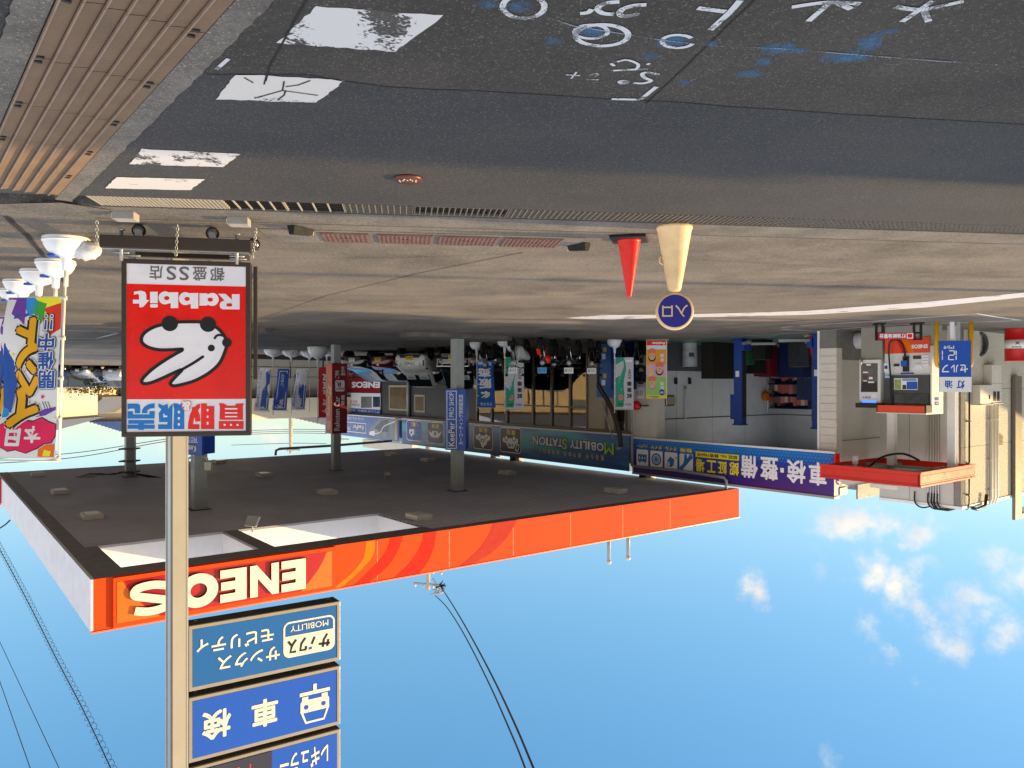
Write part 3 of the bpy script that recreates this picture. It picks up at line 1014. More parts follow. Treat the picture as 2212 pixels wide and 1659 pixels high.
# ------------------------------------------------------------------ canopy
CC = V((7.28, 13.2, 0))                      # near right corner on the ground plan
SOF, TOPZ = 4.95, 5.86
PA, QB = 18.6, 20.2
canopy = thing('station_canopy', 'large flat petrol station canopy with orange front fascia and dark ribbed soffit', 'canopy', CC)
SOFFIT = mat('soffit_charcoal', (182, 184, 196), 0.5, 0.1, var=.08, scale=.6)
SOFFIT_T = mat('soffit_trim', (112, 107, 110), 0.5, var=.06)


def cp(p, q, z):
    return CC + A * p + B * q + Z * z


def cbox(b, p0, p1, q0, q1, z0, z1, m):
    b.hexa([cp(p0, q0, z0), cp(p0, q1, z0), cp(p1, q1, z0), cp(p1, q0, z0), cp(p0, q0, z1), cp(p0, q1, z1), cp(p1, q1, z1), cp(p1, q0, z1)], m)


b = MB()
OP0, OP1, OQ0, OQ1, DV0, DV1 = .56, 7.1, .66, 3.0, 3.13, 3.46
# soffit of folded sheet: narrow ribs running along the front


def ribbed(p0, p1, q0, q1):
    pitch = .20
    n = max(1, int((q1 - q0) / pitch))
    pp = [p0, p1]
    prof = []
    for i in range(n):
        q = q0 + i * (q1 - q0) / n
        w = (q1 - q0) / n
        prof += [(q, SOF + .055), (q + w * .10, SOF + .002), (q + w * .66, SOF + .002), (q + w * .76, SOF + .055)]
    prof.append((q1, SOF + .055))
    b.grid([[cp(p, q, z) for q, z in prof] for p in pp], SOFFIT, False)


E = .32
ribbed(E, PA - .05, OQ1, QB - .1)
ribbed(OP1, PA - .05, E, OQ1)
for (a0, a1, c0, c1) in ((.02, E, .02, QB - .02), (E, OP1, .02, OQ0), (E, OP0, OQ0, OQ1), (DV0, DV1, OQ0, OQ1), (OP1, PA, .02, E)):
    cbox(b, a0, a1, c0, c1, SOF - .004, SOF + .05, SOFFIT_T)
b.build('soffit', canopy)
b = MB()
LINER = mat('light_well_white', (222, 222, 226), 0.5, var=.03)
for (a0, a1) in ((OP0, DV0), (DV1, OP1)):
    cbox(b, a0, a1, OQ1, OQ1 + .03, SOF + .052, TOPZ - .05, LINER)
    cbox(b, a0, a1, OQ0 - .03, OQ0, SOF + .052, TOPZ - .05, LINER)
    cbox(b, a0 - .03, a0, OQ0, OQ1, SOF + .052, TOPZ - .05, LINER)
    cbox(b, a1, a1 + .03, OQ0, OQ1, SOF + .052, TOPZ - .05, LINER)
b.build('light_well', canopy)
b = MB()
ROOFM = mat('canopy_roof', (120, 120, 118), 0.6)
for (a0, a1, c0, c1) in ((.1, PA - .1, OQ1 + .1, QB - .1), (OP1 + .05, PA - .1, .1, OQ1 + .1), (.1, OP1 + .05, .1, OQ0 - .05), (.1, OP0 - .05, OQ0 - .05, OQ1 + .1)):
    cbox(b, a0, a1, c0, c1, TOPZ - .30, TOPZ - .24, ROOFM)
b.build('roof', canopy)
# white side fascia and the edges
b = MB()
SIDEW = mat('fascia_white', (214, 214, 226), 0.45, var=.04, scale=2)
for i in range(7):
    c0 = i * QB / 7
    cbox(b, -.04, .02, c0 + .004, c0 + QB / 7 - .004, SOF, TOPZ, SIDEW)
b.build('side_fascia', canopy)
b = MB()
cbox(b, PA, PA + .04, .1, QB, SOF + .01, SOF + .3, SIDEW); cbox(b, 0.02, PA, QB, QB + .05, SOF + .01, SOF + .3, SIDEW)
b.build('rear_fascia', canopy)

# orange front fascia with its sweeping bands
FF = Frame(cp(PA, 0, 0), -A)
m = bpy.data.materials.new('fascia_orange'); m.use_nodes = True
N_, L_ = m.node_tree.nodes, m.node_tree.links
bs = N_['Principled BSDF']; bs.inputs['Roughness'].default_value = 0.75; bs.inputs['Specular IOR Level'].default_value = 0.12
tc = N_.new('ShaderNodeTexCoord')
dt = N_.new('ShaderNodeVectorMath'); dt.operation = 'DOT_PRODUCT'; dt.inputs[1].default_value = tuple(-A); L_.new(tc.outputs['Object'], dt.inputs[0])
mr = N_.new('ShaderNodeMapRange'); mr.inputs[1].default_value = -14; mr.inputs[2].default_value = -3.5; L_.new(dt.outputs['Value'], mr.inputs[0])
cr = N_.new('ShaderNodeValToRGB')
cr.color_ramp.elements[0].color = (*lin((220, 74, 40)), 1); cr.color_ramp.elements[1].color = (*lin((224, 74, 24)), 1)
L_.new(mr.outputs[0], cr.inputs[0])
no = N_.new('ShaderNodeTexNoise'); no.inputs['Scale'].default_value = 40; no.inputs['Detail'].default_value = 3; L_.new(tc.outputs['Object'], no.inputs[0])
sp_ = N_.new('ShaderNodeMapRange'); sp_.inputs[1].default_value = .71; sp_.inputs[2].default_value = .75; L_.new(no.outputs['Fac'], sp_.inputs[0])
far = N_.new('ShaderNodeMapRange'); far.inputs[1].default_value = -10.0; far.inputs[2].default_value = -18.5; L_.new(dt.outputs['Value'], far.inputs[0])
ml = N_.new('ShaderNodeMath'); ml.operation = 'MULTIPLY'; L_.new(sp_.outputs[0], ml.inputs[0]); L_.new(far.outputs[0], ml.inputs[1])
mx = N_.new('ShaderNodeMixRGB'); L_.new(ml.outputs[0], mx.inputs[0]); L_.new(cr.outputs[0], mx.inputs[1]); mx.inputs[2].default_value = (*lin((235, 160, 110)), 1)
L_.new(mx.outputs[0], bs.inputs['Base Color'])
FORANGE = m
FRED = mat('fascia_red', (206, 40, 26), 0.75, spec=.12, var=.04)
FDEEP = mat('fascia_deep_red', (178, 52, 40), 0.75, spec=.12, var=.04)
FAMBER = mat('fascia_amber', (240, 118, 18), 0.75, spec=.12, var=.03)
b = MB()
seam_px = [(723.9, 1225)] + [y3(x, 650) for x in (232, 698, 1112, 1483, 1822, 2128)]
us = [0] + sorted(FF.uv(p)[0] for p in seam_px) + [PA]
for i in range(len(us) - 1):
    b.fb(FF, us[i] + .004, us[i + 1] - .004, SOF, TOPZ, -.05, 0.0, FORANGE)
SEAM = mat('seam_chipped', (214, 128, 92), .7, var=.3, scale=30)
for u_ in us[1:-2]:
    b.fb(FF, u_ - .012, u_ + .012, SOF + .03, TOPZ - .02, -.03, .003, SEAM)
b.fb(FF, -.03, PA + .04, TOPZ, TOPZ + .03, -.08, .02, mat('cap_trim', (226, 120, 90), .4))
b.build('front_fascia', canopy)
b = MB()


def clipz(p):
    return (p[0], max(SOF + .01, min(TOPZ - .01, p[1])))


def swoosh(l, r, m_, w):
    a = [clipz(p) for p in catmull([FF.uv(y3(*p)) for p in l], 6)]
    c = [clipz(p) for p in catmull([FF.uv(y3(*p)) for p in r], 6)]
    n = min(len(a), len(c))
    vs = [FF.p(*p, w) for p in a[:n]] + [FF.p(*p, w) for p in c[:n]]
    b.add(vs, [(i, i + 1, n + i + 1, n + i) for i in range(n - 1)], m_)


swoosh([(320, 652), (285, 760), (190, 870), (70, 985)], [(400, 640), (370, 740), (300, 850), (165, 965)], FRED, .004)
swoosh([(535, 620), (510, 720), (440, 830), (335, 930)], [(615, 610), (600, 720), (560, 820), (495, 905)], FRED, .004)
swoosh([(985, 565), (950, 650), (880, 750), (765, 850)], [(1140, 540), (1090, 640), (990, 750), (850, 838)], FDEEP, .004)
swoosh([(160, 690), (140, 800), (60, 900), (-60, 1000)], [(215, 680), (205, 780), (120, 880), (0, 990)], FAMBER, .0035)
b.build('fascia_band', canopy)
# lit logo panel at the near end
us0, us1 = FF.uv((723.9, 1225))[0], PA - .36
b = MB()
b.fb(FF, us0 + .01, PA - .30, SOF + .01, TOPZ - .01, .003, .06, FORANGE)
b.build('logo_frame', canopy, bevel=.008)
b = MB()
PANR = mat('logo_red', (176, 22, 8), 0.28, var=.04)
PANO = mat('logo_orange', (236, 108, 8), 0.28, var=.03)
PAND = mat('logo_deep_red', (160, 8, 6), 0.28, var=.03)
v0, v1 = SOF + .09, TOPZ - .09
b.fp(FF, [(us0 + .1, v0), (us1, v0), (us1, v1), (us0 + .1, v1)], PANR, .064)
arc = catmull([FF.uv(y1(*p)) for p in ((2062, 790), (2020, 880), (1960, 970), (1885, 1060))], 6)
arc = [(u, max(v0, min(v1, v))) for u, v in arc]
b.fp(FF, arc + [(us0 + .1, v1), (us0 + .1, v0)], PANO, .067)
arc = catmull([FF.uv(y1(*p)) for p in ((772, 980), (800, 1030), (870, 1110), (1028, 1215))], 6)
arc = [(u, max(v0, min(v1, v))) for u, v in arc]
b.fp(FF, arc + [(us1, v1), (us1, v0)], PANO, .067)
arc2 = catmull([FF.uv(y1(*p)) for p in ((790, 980), (820, 1035), (890, 1110), (1028, 1205))], 6)
arc3 = catmull([FF.uv(y1(*p)) for p in ((1025, 940), (1040, 1000), (1080, 1100), (1180, 1200))], 6)
b.fp(FF, [(u, max(v0, min(v1, v))) for u, v in arc2 + arc3[::-1]], PAND, .066)
b.build('logo_panel', canopy)
# raised letters
b = MB()
LETW = mat('letter_white', (238, 226, 200), 0.35, var=.02)
LETS = mat('letter_side_shade', (120, 18, 12), 0.5, var=.02)  # dark shading put into the colour of the letter sides
le = [FF.uv(y1(1918, 940))[0], FF.uv(y1(1765, 940))[0], FF.uv(y1(1748, 960))[0], FF.uv(y1(1568, 960))[0], FF.uv(y1(1545, 990))[0], FF.uv(y1(1380, 990))[0]]
lb, lt = FF.uv(y1(1840, 848))[1], FF.uv(y1(1840, 1040))[1]
H_ = lt - lb


def letter_E(u0, u1):
    s = H_ * .255
    return [(u0, lb), (u1, lb), (u1, lb + s), (u0 + s * 1.35, lb + s), (u0 + s * 1.35, lb + (H_ - s) / 2), (u1 - s * .1, lb + (H_ - s) / 2), (u1 - s * .1, lb + (H_ + s) / 2), (u0 + s * 1.35, lb + (H_ + s) / 2), (u0 + s * 1.35, lt - s), (u1, lt - s), (u1, lt), (u0, lt)]


def letter_N(u0, u1):
    s = (u1 - u0) * .26
    return [(u0, lb), (u0 + s, lb), (u0 + s, lt - H_ * .42), (u1 - s * .9, lb), (u1, lb), (u1, lt), (u1 - s, lt), (u1 - s, lb + H_ * .42), (u0 + s * .9, lt), (u0, lt)]


for pts in (letter_E(le[0], le[1]), letter_N(le[2], le[3]), letter_E(le[4], le[5])):
    b.fprism(FF, pts, LETW, .068, .12, LETS)
oc = FF.uv(y1(1245, 1037)); orx = abs(FF.uv(y1(1368, 1037))[0] - FF.uv(y1(1120, 1037))[0]) / 2; ory = H_ * .515
o1 = circ(oc[0], (lb + lt) / 2, orx, ory, 40); o2 = circ(oc[0] + .0, (lb + lt) / 2, orx * .43, ory * .43, 40)
b.fring(FF, o1, o2, LETW, .12)
n = 40
for ring_, fl in ((o1, 1), (o2, -1)):
    b.add([FF.p(u, v, .068) for u, v in ring_] + [FF.p(u, v, .12) for u, v in ring_], [(i, (i + 1) % n, n + (i + 1) % n, n + i) for i in range(n)], LETS)
sx = oc[0] + orx + .10
sw = .74
sp = catmull([(sx + sw * .86, lt - H_ * .20), (sx + sw * .55, lt - H_ * .12), (sx + sw * .2, lt - H_ * .17), (sx + sw * .15, lt - H_ * .36), (sx + sw * .5, lb + H_ * .50), (sx + sw * .85, lb + H_ * .36), (sx + sw * .80, lb + H_ * .17), (sx + sw * .45, lb + H_ * .12), (sx + sw * .12, lb + H_ * .20)], 8)
b.stroke(FF, sp, H_ * .25, LETS, .115, cap=False); b.stroke(FF, sp, H_ * .235, LETW, .12, cap=False)
b.build('lettering', canopy)
# small lamp and bracket sitting in the light well divider
q = hit(545, 1150, V((0, 0, SOF)), Z)
b = MB()
b.tube([q, q - Z * .22], .02, STEEL); fr = Frame(q - Z * .25, (A * .6 - B).normalized(), V((.3, -.3, .9)))
b.fb(fr, -.16, .16, -.12, .12, -.03, .03, GREYPAINT)
b.build('floodlight', canopy)

# recessed box lights under the soffit
FIXW = mat('light_box', (205, 200, 190), 0.5)
LENS = mat('light_lens', (235, 240, 240), 0.06, var=0, spec=.6)
lights = [y1(240, 313), y1(378, 422), y1(580, 575), y1(1385, 232), y1(1668, 316), y1(2070, 425), y3(325, 128), y3(560, 162), y3(1075, 245), y3(500, 528), y3(1775, 362)]
for px in lights:
    q = hit(px[0], px[1], V((0, 0, SOF - .06)), Z)
    f = MB()
    fr = Frame(V((q.x, q.y, SOF)), B, A)          # faces down
    if fr.n.z > 0:
        fr = Frame(V((q.x, q.y, SOF)), A, B)
    f.fb(fr, -.22, .22, -.30, .30, .0, .13, FIXW)
    fx = f.build('downlight', canopy, bevel=.01)
    f = MB(); f.fb(fr, -.16, .16, -.24, .24, .131, .139, LENS); f.build('lens', fx)
q = hit(*y3(285, 270), V((0, 0, SOF - .1)), Z)
f = MB(); f.tube([V((q.x, q.y, SOF)), V((q.x, q.y, SOF - .22))], .025, CREAM); f.tube([V((q.x, q.y, SOF - .16)), V((q.x - .2, q.y - .15, SOF - .24))], [.05, .09], CREAM, 12); f.build('security_camera', canopy)
q = hit(*y1(1600, 712), V((0, 0, SOF)), Z)

# pipes standing on the front edge
for px in (y3(1815, 665), y3(1940, 650)):
    u = FF.uv(px)[0]
    f = MB(); q = FF.p(u, TOPZ, -.5); f.tube([q - Z * .3, q + Z * .78], .055, GREYPAINT, 12); f.lathe([(.062, .72), (.066, .80), (.05, .83)], CREAM, q, 12); f.build('vent_pipe', canopy)

# columns
COLM = mat('column_grey', (152, 158, 155), 0.45, var=.06)
COLS = {}
for nm, px, Yc, wd in (('front', 430, 20.65, .42), ('left', 988, 24.2, .385), ('rear', 725.5, 29.9, .36), ('right', 280, 27.9, .36)):
    c = at(px, 830, Yc); c.z = 0
    COLS[nm] = (c, wd)
    f = MB()
    w = wd / 2 / 1.2
    fr = Frame(c, B, Z)
    f.fb(fr, -w, w, 0, SOF + .02, -w, w, COLM)
    col = f.build('column', canopy, bevel=.02)
    f = MB(); f.fb(fr, -w - .09, w + .09, SOF - .015, SOF - .001, -w - .09, w + .09, DARK); f.build('column_collar', col)
# column bases stand on a low painted island
for nm in ('left', 'front'):
    c, wd = COLS[nm]
    fr = Frame(c, B, A)
    f = MB(); pts = rrect(-.7, -1.9, .7, 1.9, .45); f.fprism(Frame(c, A, Z.cross(A)), [(v, u) for u, v in pts], CONC, .0, .12)
    tag(f.build('pump_island'), 'low concrete island around the ' + ('grey column in front of the black cars' if nm == 'left' else 'grey column behind the red sign'), 'island')

# wrap-round signs on the columns
SBLUE = mat('sign_blue', (24, 78, 172), 0.35, var=.03)
SBLUE2 = mat('sign_blue_side', (18, 62, 158), 0.35, var=.03)
c, wd = COLS['left']
w = wd / 2 / 1.2
fr = Frame(c + V((0, 0, 0)), V((.985, .17, 0)).normalized(), Z)
t = thing('column_sign', 'tall blue and white sign wrapped round the column by the shop front', 'sign', c)
bb_ = fr.rect((967.5, 839), (1013.0, 970))
u0, v0, u1, v1 = fr.rect((968, 841), (1011, 971))
b = MB(); b.fb(fr, u0, u1, v0, v1, w + .1, w + .18, SBLUE); b.fb(fr, u0 + .04, u1 - .04, v0 + .02, v1 - .02, -w - .12, w + .098, SBLUE2); b.build('panel', t)
b = MB()
W_ = w + .184
k = (u1 - u0)
# seen upright: right half carries the shop name, left half the small line
b.ring_rect(fr, u0 + k * .44, v0 + .05, u1 - .04, v1 - .04, .022, WHITEPRINT, W_)
vm = v0 + (v1 - v0) * .49
b.fp(fr, [(u0 + k * .44, vm), (u1 - .04, vm), (u1 - .04, vm + .02), (u0 + k * .44, vm + .02)], WHITEPRINT, W_)
b.text(fr, 'KeePer', (u0 + k * .52, vm + .08, u1 - k * .14, v1 - .10), BLACKPRINT, W_ + .002, .055, rot=1)
b.text(fr, 'KeePer', (u0 + k * .54, vm + .10, u1 - k * .16, v1 - .12), WHITEPRINT, W_ + .006, .012, rot=1)
b.text(fr, 'PRO SHOP', (u0 + k * .58, v0 + .10, u1 - k * .19, vm - .06), WHITEPRINT, W_, .002, rot=1)
b.text(fr, 'カーコーティング技術認定店', (u0 + k * .12, v0 + .17, u0 + k * .34, v1 - .17), WHITEPRINT, W_, .014, rot=1)
b.build('lettering', t)

c, wd = COLS['rear']
w = wd / 2 / 1.2
t = thing('column_sign', 'tall dark red sign with an orange side wrapped round the rear column', 'sign', c)
MAROON = mat('sign_maroon', (128, 14, 30), 0.4, var=.03)
ORS = mat('sign_orange', (206, 90, 50), 0.4, var=.03)
fr = Frame(c, B, Z)
pa, pb = fr.rect((703, 784), (752, 935))[1], fr.rect((703, 784), (752, 935))[3]
f1 = Frame(c, -A, Z)                     # face towards the road
f1.o = c - B * .30
u0, v0, u1, v1 = f1.rect(z5(1008, 640), z5(842, 1415))
b = MB()
b.fb(f1, u0, u1, v0, v1, -.05, 0, MAROON); b.fb(f1, u0, u0 + .05, v0, v1, -.62, -.051, MAROON)
b.build('panel', t)
b = MB()
k = u1 - u0; hh = v1 - v0; W_ = .006
b.text(f1, 'Rakuten Car', (u0 + k * .50, v0 + hh * .47, u1 - k * .14, v1 - hh * .04), WHITEPRINT, W_, .015, rot=1)
b.text(f1, '車検', (u0 + k * .16, v0 + hh * .45, u0 + k * .42, v0 + hh * .60), WHITEPRINT, W_, .02, rot=1)
b.fp(f1, rrect(u0 + k * .18, v0 + hh * .24, u0 + k * .80, v0 + hh * .40, .06), WHITEPRINT, W_)
b.text(f1, 'R', (u0 + k * .42, v0 + hh * .26, u0 + k * .72, v0 + hh * .33), MAROON, W_ + .004, .03)
b.text(f1, 'POINT', (u0 + k * .24, v0 + hh * .34, u0 + k * .74, v0 + hh * .375), MAROON, W_ + .004, .02)
b.text(f1, 'ご予約', (u0 + k * .54, v0 + hh * .10, u0 + k * .82, v0 + hh * .215), WHITEPRINT, W_, .01, rot=1)
b.text(f1, '受付中', (u0 + k * .14, v0 + hh * .04, u0 + k * .42, v0 + hh * .17), WHITEPRINT, W_, .01, rot=1)
b.build('lettering', t)
# the orange left flank of that sign, seen beside the red face
f3 = Frame(f1.p(u1, v0, -.0), B, Z)
k2 = f3.rect(z5(842, 640), z5(775, 1412))[2]
k2 = max(.35, min(1.0, k2))
b = MB()
b.fb(f3, .006, k2, .0, hh, -.05, .0, ORS)
sgn = b.build('side_panel', t)
b = MB()
b.text(f3, 'Rakuten Car', (k2 * .38, hh * .30, k2 * .78, hh * .74), mat('print_pale_gold', (236, 214, 150), .4), .003, .012, rot=1)
b.text(f3, '車検', (k2 * .1, hh * .33, k2 * .36, hh * .46), WHITEPRINT, .003, .012, rot=1)
b.fp(f3, rrect(k2 * .2, hh * .82, k2 * .8, hh * .95, .04), mat('print_peach', (232, 150, 110), .4), .003)
b.build('lettering', sgn)

c, wd = COLS['front']
t = thing('column_sign', 'small blue sign near the top of the column behind the sign pole', 'sign', c)
w = wd / 2 / 1.2
fr = Frame(c, V((.93, .36, 0)).normalized(), Z)
u0, v0, u1, v1 = fr.rect(y1(1190, -90), y1(1312, 186))
b = MB(); b.fb(fr, u0 - .12, u1, v0, v1, w + .08, w + .16, SBLUE); b.fb(fr, u0, u1 - .04, v0 + .01, v1 - .01, -w - .1, w + .078, SBLUE2); b.build('panel', t)
b = MB(); k = u1 - u0; hh = v1 - v0
b.text(fr, 'KeePer', (u0 + k * .08, v1 - hh * .24, u1 - k * .10, v1 - hh * .05), BLACKPRINT, w + .163, .05); b.text(fr, 'KeePer', (u0 + k * .1, v1 - hh * .22, u1 - k * .12, v1 - hh * .07), WHITEPRINT, w + .168, .012)
b.text(fr, 'PRO SHOP', (u0 + k * .08, v1 - hh * .41, u1 - k * .15, v1 - hh * .31), WHITEPRINT, w + .164, .005)
b.text(fr, 'キーパープロショップ', (u0 + k * .08, v1 - hh * .50, u1 - k * .15, v1 - hh * .445), WHITEPRINT, w + .164, .0)
for f_ in (.30, .56):
    b.fp(fr, [(u0 + k * .02, v1 - hh * f_), (u1 - k * .02, v1 - hh * f_), (u1 - k * .02, v1 - hh * f_ + .015), (u0 + k * .02, v1 - hh * f_ + .015)], WHITEPRINT, w + .163)
b.build('lettering', t)
f = MB(); q = c + Z * (v1 + .07); 
for s_ in (-.26, .26):
    f.tube([c + Z * v1, c + V((s_, -.1, 0)) + Z * (v1 + .12), c + V((s_, -.1, 0)) + Z * (v1 + .30)], .03, CREAM)
    f.hexa([c + V((s_ * 1.2 + dx, dy - .15, v1 + dz)) for dx, dy, dz in ((-.09, -.06, .2), (.09, -.06, .2), (.09, .06, .2), (-.09, .06, .2), (-.09, -.06, .42), (.09, -.06, .42), (.09, .06, .42), (-.09, .06, .42))], CREAM)
f.build('spotlight', t)
# camera and cabling strapped to the right rear column
c, wd = COLS['right']
f = MB()
for zz in (3.9, 4.35, 4.75):
    f.box(c.x - .28, c.x + .28, c.y - .25, c.y + .25, zz, zz + .05, DARK)
f.tube([c + V((-.3, -.2, 2.0)), c + V((-.3, -.2, SOF))], .03, GREYPAINT); 
for k in range(5):
    f.tube([c + V((-.1, -.2, 4.75)), c + V((.5 + .12 * k, -.2, 4.86)), c + V((.9 + .1 * k, -.3, 4.80)), c + V((1.2 + .15 * k, -.3, SOF))], .012, DARK, 6)
    f.tube([c + V((.1, -.2, 4.75)), c + V((-.4 - .1 * k, -.2, 4.88)), c + V((-.9 - .1 * k, -.3, SOF))], .012, DARK, 6)
tag(f.build('cable_clamp'), 'dark clamps and loose cables strapped to the far right column', 'cable clamp')

# ------------------------------------------------------------------ price sign on its pole
PD = V((-0.83, 0.5578, 0)).normalized()      # along the boards, away from the pole
PB = V((-PD.y, PD.x, 0)) * -1                # pointing away from the viewer
if PB.y < 0:
    PB = -PB
P0_ = at(405.5, 830, 9.0); P0_.z = 0
pole = thing('sign_pole', 'tall beige steel pole with its shaded side coloured grey, carrying three blue sign boards', 'sign pole', P0_)
POLEM = mat('pole_beige', (176, 168, 148), 0.4, 0.15, var=.05, scale=2)
POLED = mat('pole_groove', (90, 88, 84), 0.45, 0.3)
fp_ = Frame(P0_, -PD, Z)                       # front face, right along -PD
b = MB()
pw = fp_.uv((370.5, 830))[0]
pd_ = .40
b.fb(fp_, 0, pw, 0, 9, -.05, 0, POLEM)
b.fb(fp_, .012, pw - .012, 0, 9, -pd_ + .05, -.05, mat('pole_shade_side', (160, 166, 170), 0.32, 0.3, var=.04))  # side greyed in its colour for the shade it stands in
b.fb(fp_, 0, pw, 0, 9, -pd_, -pd_ + .05, POLEM)
b.fb(fp_, -.006, .012, 0, 9, -.04, .004, POLEM); b.fb(fp_, pw - .012, pw + .006, 0, 9, -.04, .004, POLED)
b.build('post', pole)
BW = fp_.uv((735.1, 1300))[0]                  # negative: the far end of the boards
BF = Frame(P0_ + (-PD) * BW - Z * 0, -PD, Z)
BL = -BW - .012
FRM = mat('board_frame', (158, 150, 132), 0.45, 0.2)
BLUEA = mat('board_blue', (22, 96, 164), 0.3, var=.02)
BLUEB = mat('board_royal_blue', (22, 84, 190), 0.3, var=.02)
BUND = mat('board_underside', (34, 30, 28), 0.6)


def zat(px, u, dz=0):
    """height on the board plane at board distance u for a photo point"""
    return hit(px[0], px[1], BF.o, BF.n).z


boards = []
zb1 = (zat(y2(320, 490), 0) + zat(y2(1578, 275), 0)) / 2; zt1 = (zat(y2(1578, 770), 0) + zat(y2(320, 1025), 0)) / 2
zb2 = (zat(y2(320, 1080), 0) + zat(y2(1578, 815), 0)) / 2; zt2 = (zat(y2(1578, 1295), 0) + zat(y2(320, 1625), 0)) / 2
zb3 = (zat(y2(1578, 1340), 0) + zat(y2(320, 1665), 0)) / 2
WPL = mat('board_white', (236, 228, 205), 0.3, var=.02)
for i, (z0, z1_, m_) in enumerate(((zb1, zt1, BLUEA), (zb2, zt2, BLUEB), (zb3, zb3 + (zt2 - zb2), BLUEB))):
    b = MB()
    b.fb(BF, 0, BL, z0, z1_, -.26, 0, FRM)
    b.fb(BF, .004, BL - .004, z0 - .004, z0 + .01, -.256, -.03, BUND)
    bd = b.build('sign_board', pole, bevel=.006)
    b = MB(); b.fb(BF, .045, BL - .045, z0 + .045, z1_ - .045, -.01, .004, m_)
    if i < 2:
        b.fb(BF, .045, .055, z0 + .045, z1_ - .045, .0045, .006, BUND)
    f = Frame(BF.o, BF.ux, BF.uy); W_ = .008
    rc = lambda a, c: f.rect(y2(*a), y2(*c))
    if i == 0:
        s4 = [f.uv(y2(*p)) for p in ((1530, 385), (1105, 455), (1105, 755), (1530, 670))]
        u0 = (s4[0][0] + s4[3][0]) / 2; u1 = (s4[1][0] + s4[2][0]) / 2; v0 = (s4[0][1] + s4[1][1]) / 2; v1 = (s4[2][1] + s4[3][1]) / 2
        r = .085
        o_ = rrect(u0, v0, u1, v1, r, 6); i_ = rrect(u0 + .022, v0 + .022, u1 - .022, v1 - .022, r - .022, 6)
        b.fring(f, o_, i_, WPL, W_)
        hm = v0 + (v1 - v0) * .40
        b.fp(f, [p for p in rrect(u0 + .018, v0 + .018, u1 - .018, v1 - .018, r - .02, 6) if p[1] > hm] + [(u0 + .018, hm), (u1 - .018, hm)], WPL, W_ + .001)
        b.text(f, 'MOBILITY', (u0 + (u1 - u0) * .13, v0 + (v1 - v0) * .12, u1 - (u1 - u0) * .13, v0 + (v1 - v0) * .29), WPL, W_, .004)
        k = u1 - u0; hb = hm + (v1 - hm) * .2; ht = v1 - (v1 - hm) * .2; hh = ht - hb
        # slanted block letters of the small emblem
        def st(pts, wd=.030, m__=BLACKPRINT):
            b.stroke(f, [(u0 + k * x, hb + hh * y) for x, y in pts], wd, m__, W_ + .004, cap=False)
        st([(.10, .78), (.32, .70)]); st([(.15, 1), (.13, .45)]); st([(.24, 1), (.22, .42), (.15, .0)])
        st([(.46, .6), (.40, .05)]); b.fp(f, [(u0 + k * .45, hb + hh * .80), (u0 + k * .51, hb + hh * .80), (u0 + k * .52, hb + hh), (u0 + k * .46, hb + hh)], BLUEB, W_ + .004)
        st([(.57, .95), (.57, .66)]); st([(.57, .93), (.68, .93), (.66, .4), (.58, .0)])
        st([(.76, .93), (.87, .93), (.84, .45), (.76, .0)]); st([(.85, .4), (.91, .05)])
        b.text(f, 'サンクス', (lambda q: (f.uv(y2(1075, 700))[0], f.uv(y2(820, 690))[1] - .0, f.uv(y2(560, 780))[0], f.uv(y2(820, 800))[1] + .01))(0), WPL, W_, .022)
        b.text(f, 'モビリティ', (f.uv(y2(1025, 560))[0], f.uv(y2(820, 520))[1] + .005, f.uv(y2(385, 660))[0], f.uv(y2(820, 635))[1] + .02), WPL, W_, .022)
    elif i == 1:
        cx, cy = [(a + c) / 2 for a, c in zip(f.uv(y2(1480, 1110)), f.uv(y2(1250, 1160)))]
        def cp_(pts): return [(cx + x, cy + y) for x, y in pts]
        b.fp(f, rrect(cx - .19, cy - .085, cx + .19, cy + .075, .04), WPL, W_)
        b.fp(f, cp_([(-.17, -.04), (-.09, -.04), (-.09, -.13), (-.17, -.13)]), WPL, W_ + .001); b.fp(f, cp_([(.17, -.04), (.09, -.04), (.09, -.13), (.17, -.13)]), WPL, W_ + .001)
        b.stroke(f, cp_([(-.18, .05), (-.12, .205), (.12, .205), (.18, .05)]), .028, WPL, W_ + .001)
        b.fp(f, circ(cx - .115, cy + .005, .030), BLUEB, W_ + .003); b.fp(f, circ(cx + .115, cy + .005, .030), BLUEB, W_ + .003)
        b.fp(f, cp_([(-.20, -.145), (.20, -.145), (.20, -.19), (-.20, -.19)]), WPL, W_ + .001); b.fp(f, cp_([(-.022, -.18), (.022, -.18), (.022, -.275), (-.022, -.275)]), WPL, W_ + .0015)
        sz = .345
        for chx, pa, pb in (('車', (1060, 1200), (840, 1200)), ('検', (670, 1300), (430, 1300))):
            ua, ub = f.uv(y2(*pa))[0], f.uv(y2(*pb))[0]
            zc = (zb2 + zt2) / 2 - .005
            b.text(f, chx, (ua, zc - sz / 2, ub, zc + sz / 2), WPL, W_, .028)
    else:
        um = f.uv(y2(1008, 1600))[0]
        b.fb(f, um, BL - .047, z0 + .047, z1_ - .047, .004, .012, mat('display_screen', (58, 56, 66), 0.12, var=.1, scale=1.5))
        b.text(f, 'レギュラー', (f.uv(y2(1475, 1550))[0], z0 + .14, f.uv(y2(1075, 1650))[0], z0 + .40), WPL, W_, .022)
        LED = mat('led_red', (255, 30, 20), .5, var=0, emit=1.6)
        ud = f.uv(y2(830, 1640))[0]
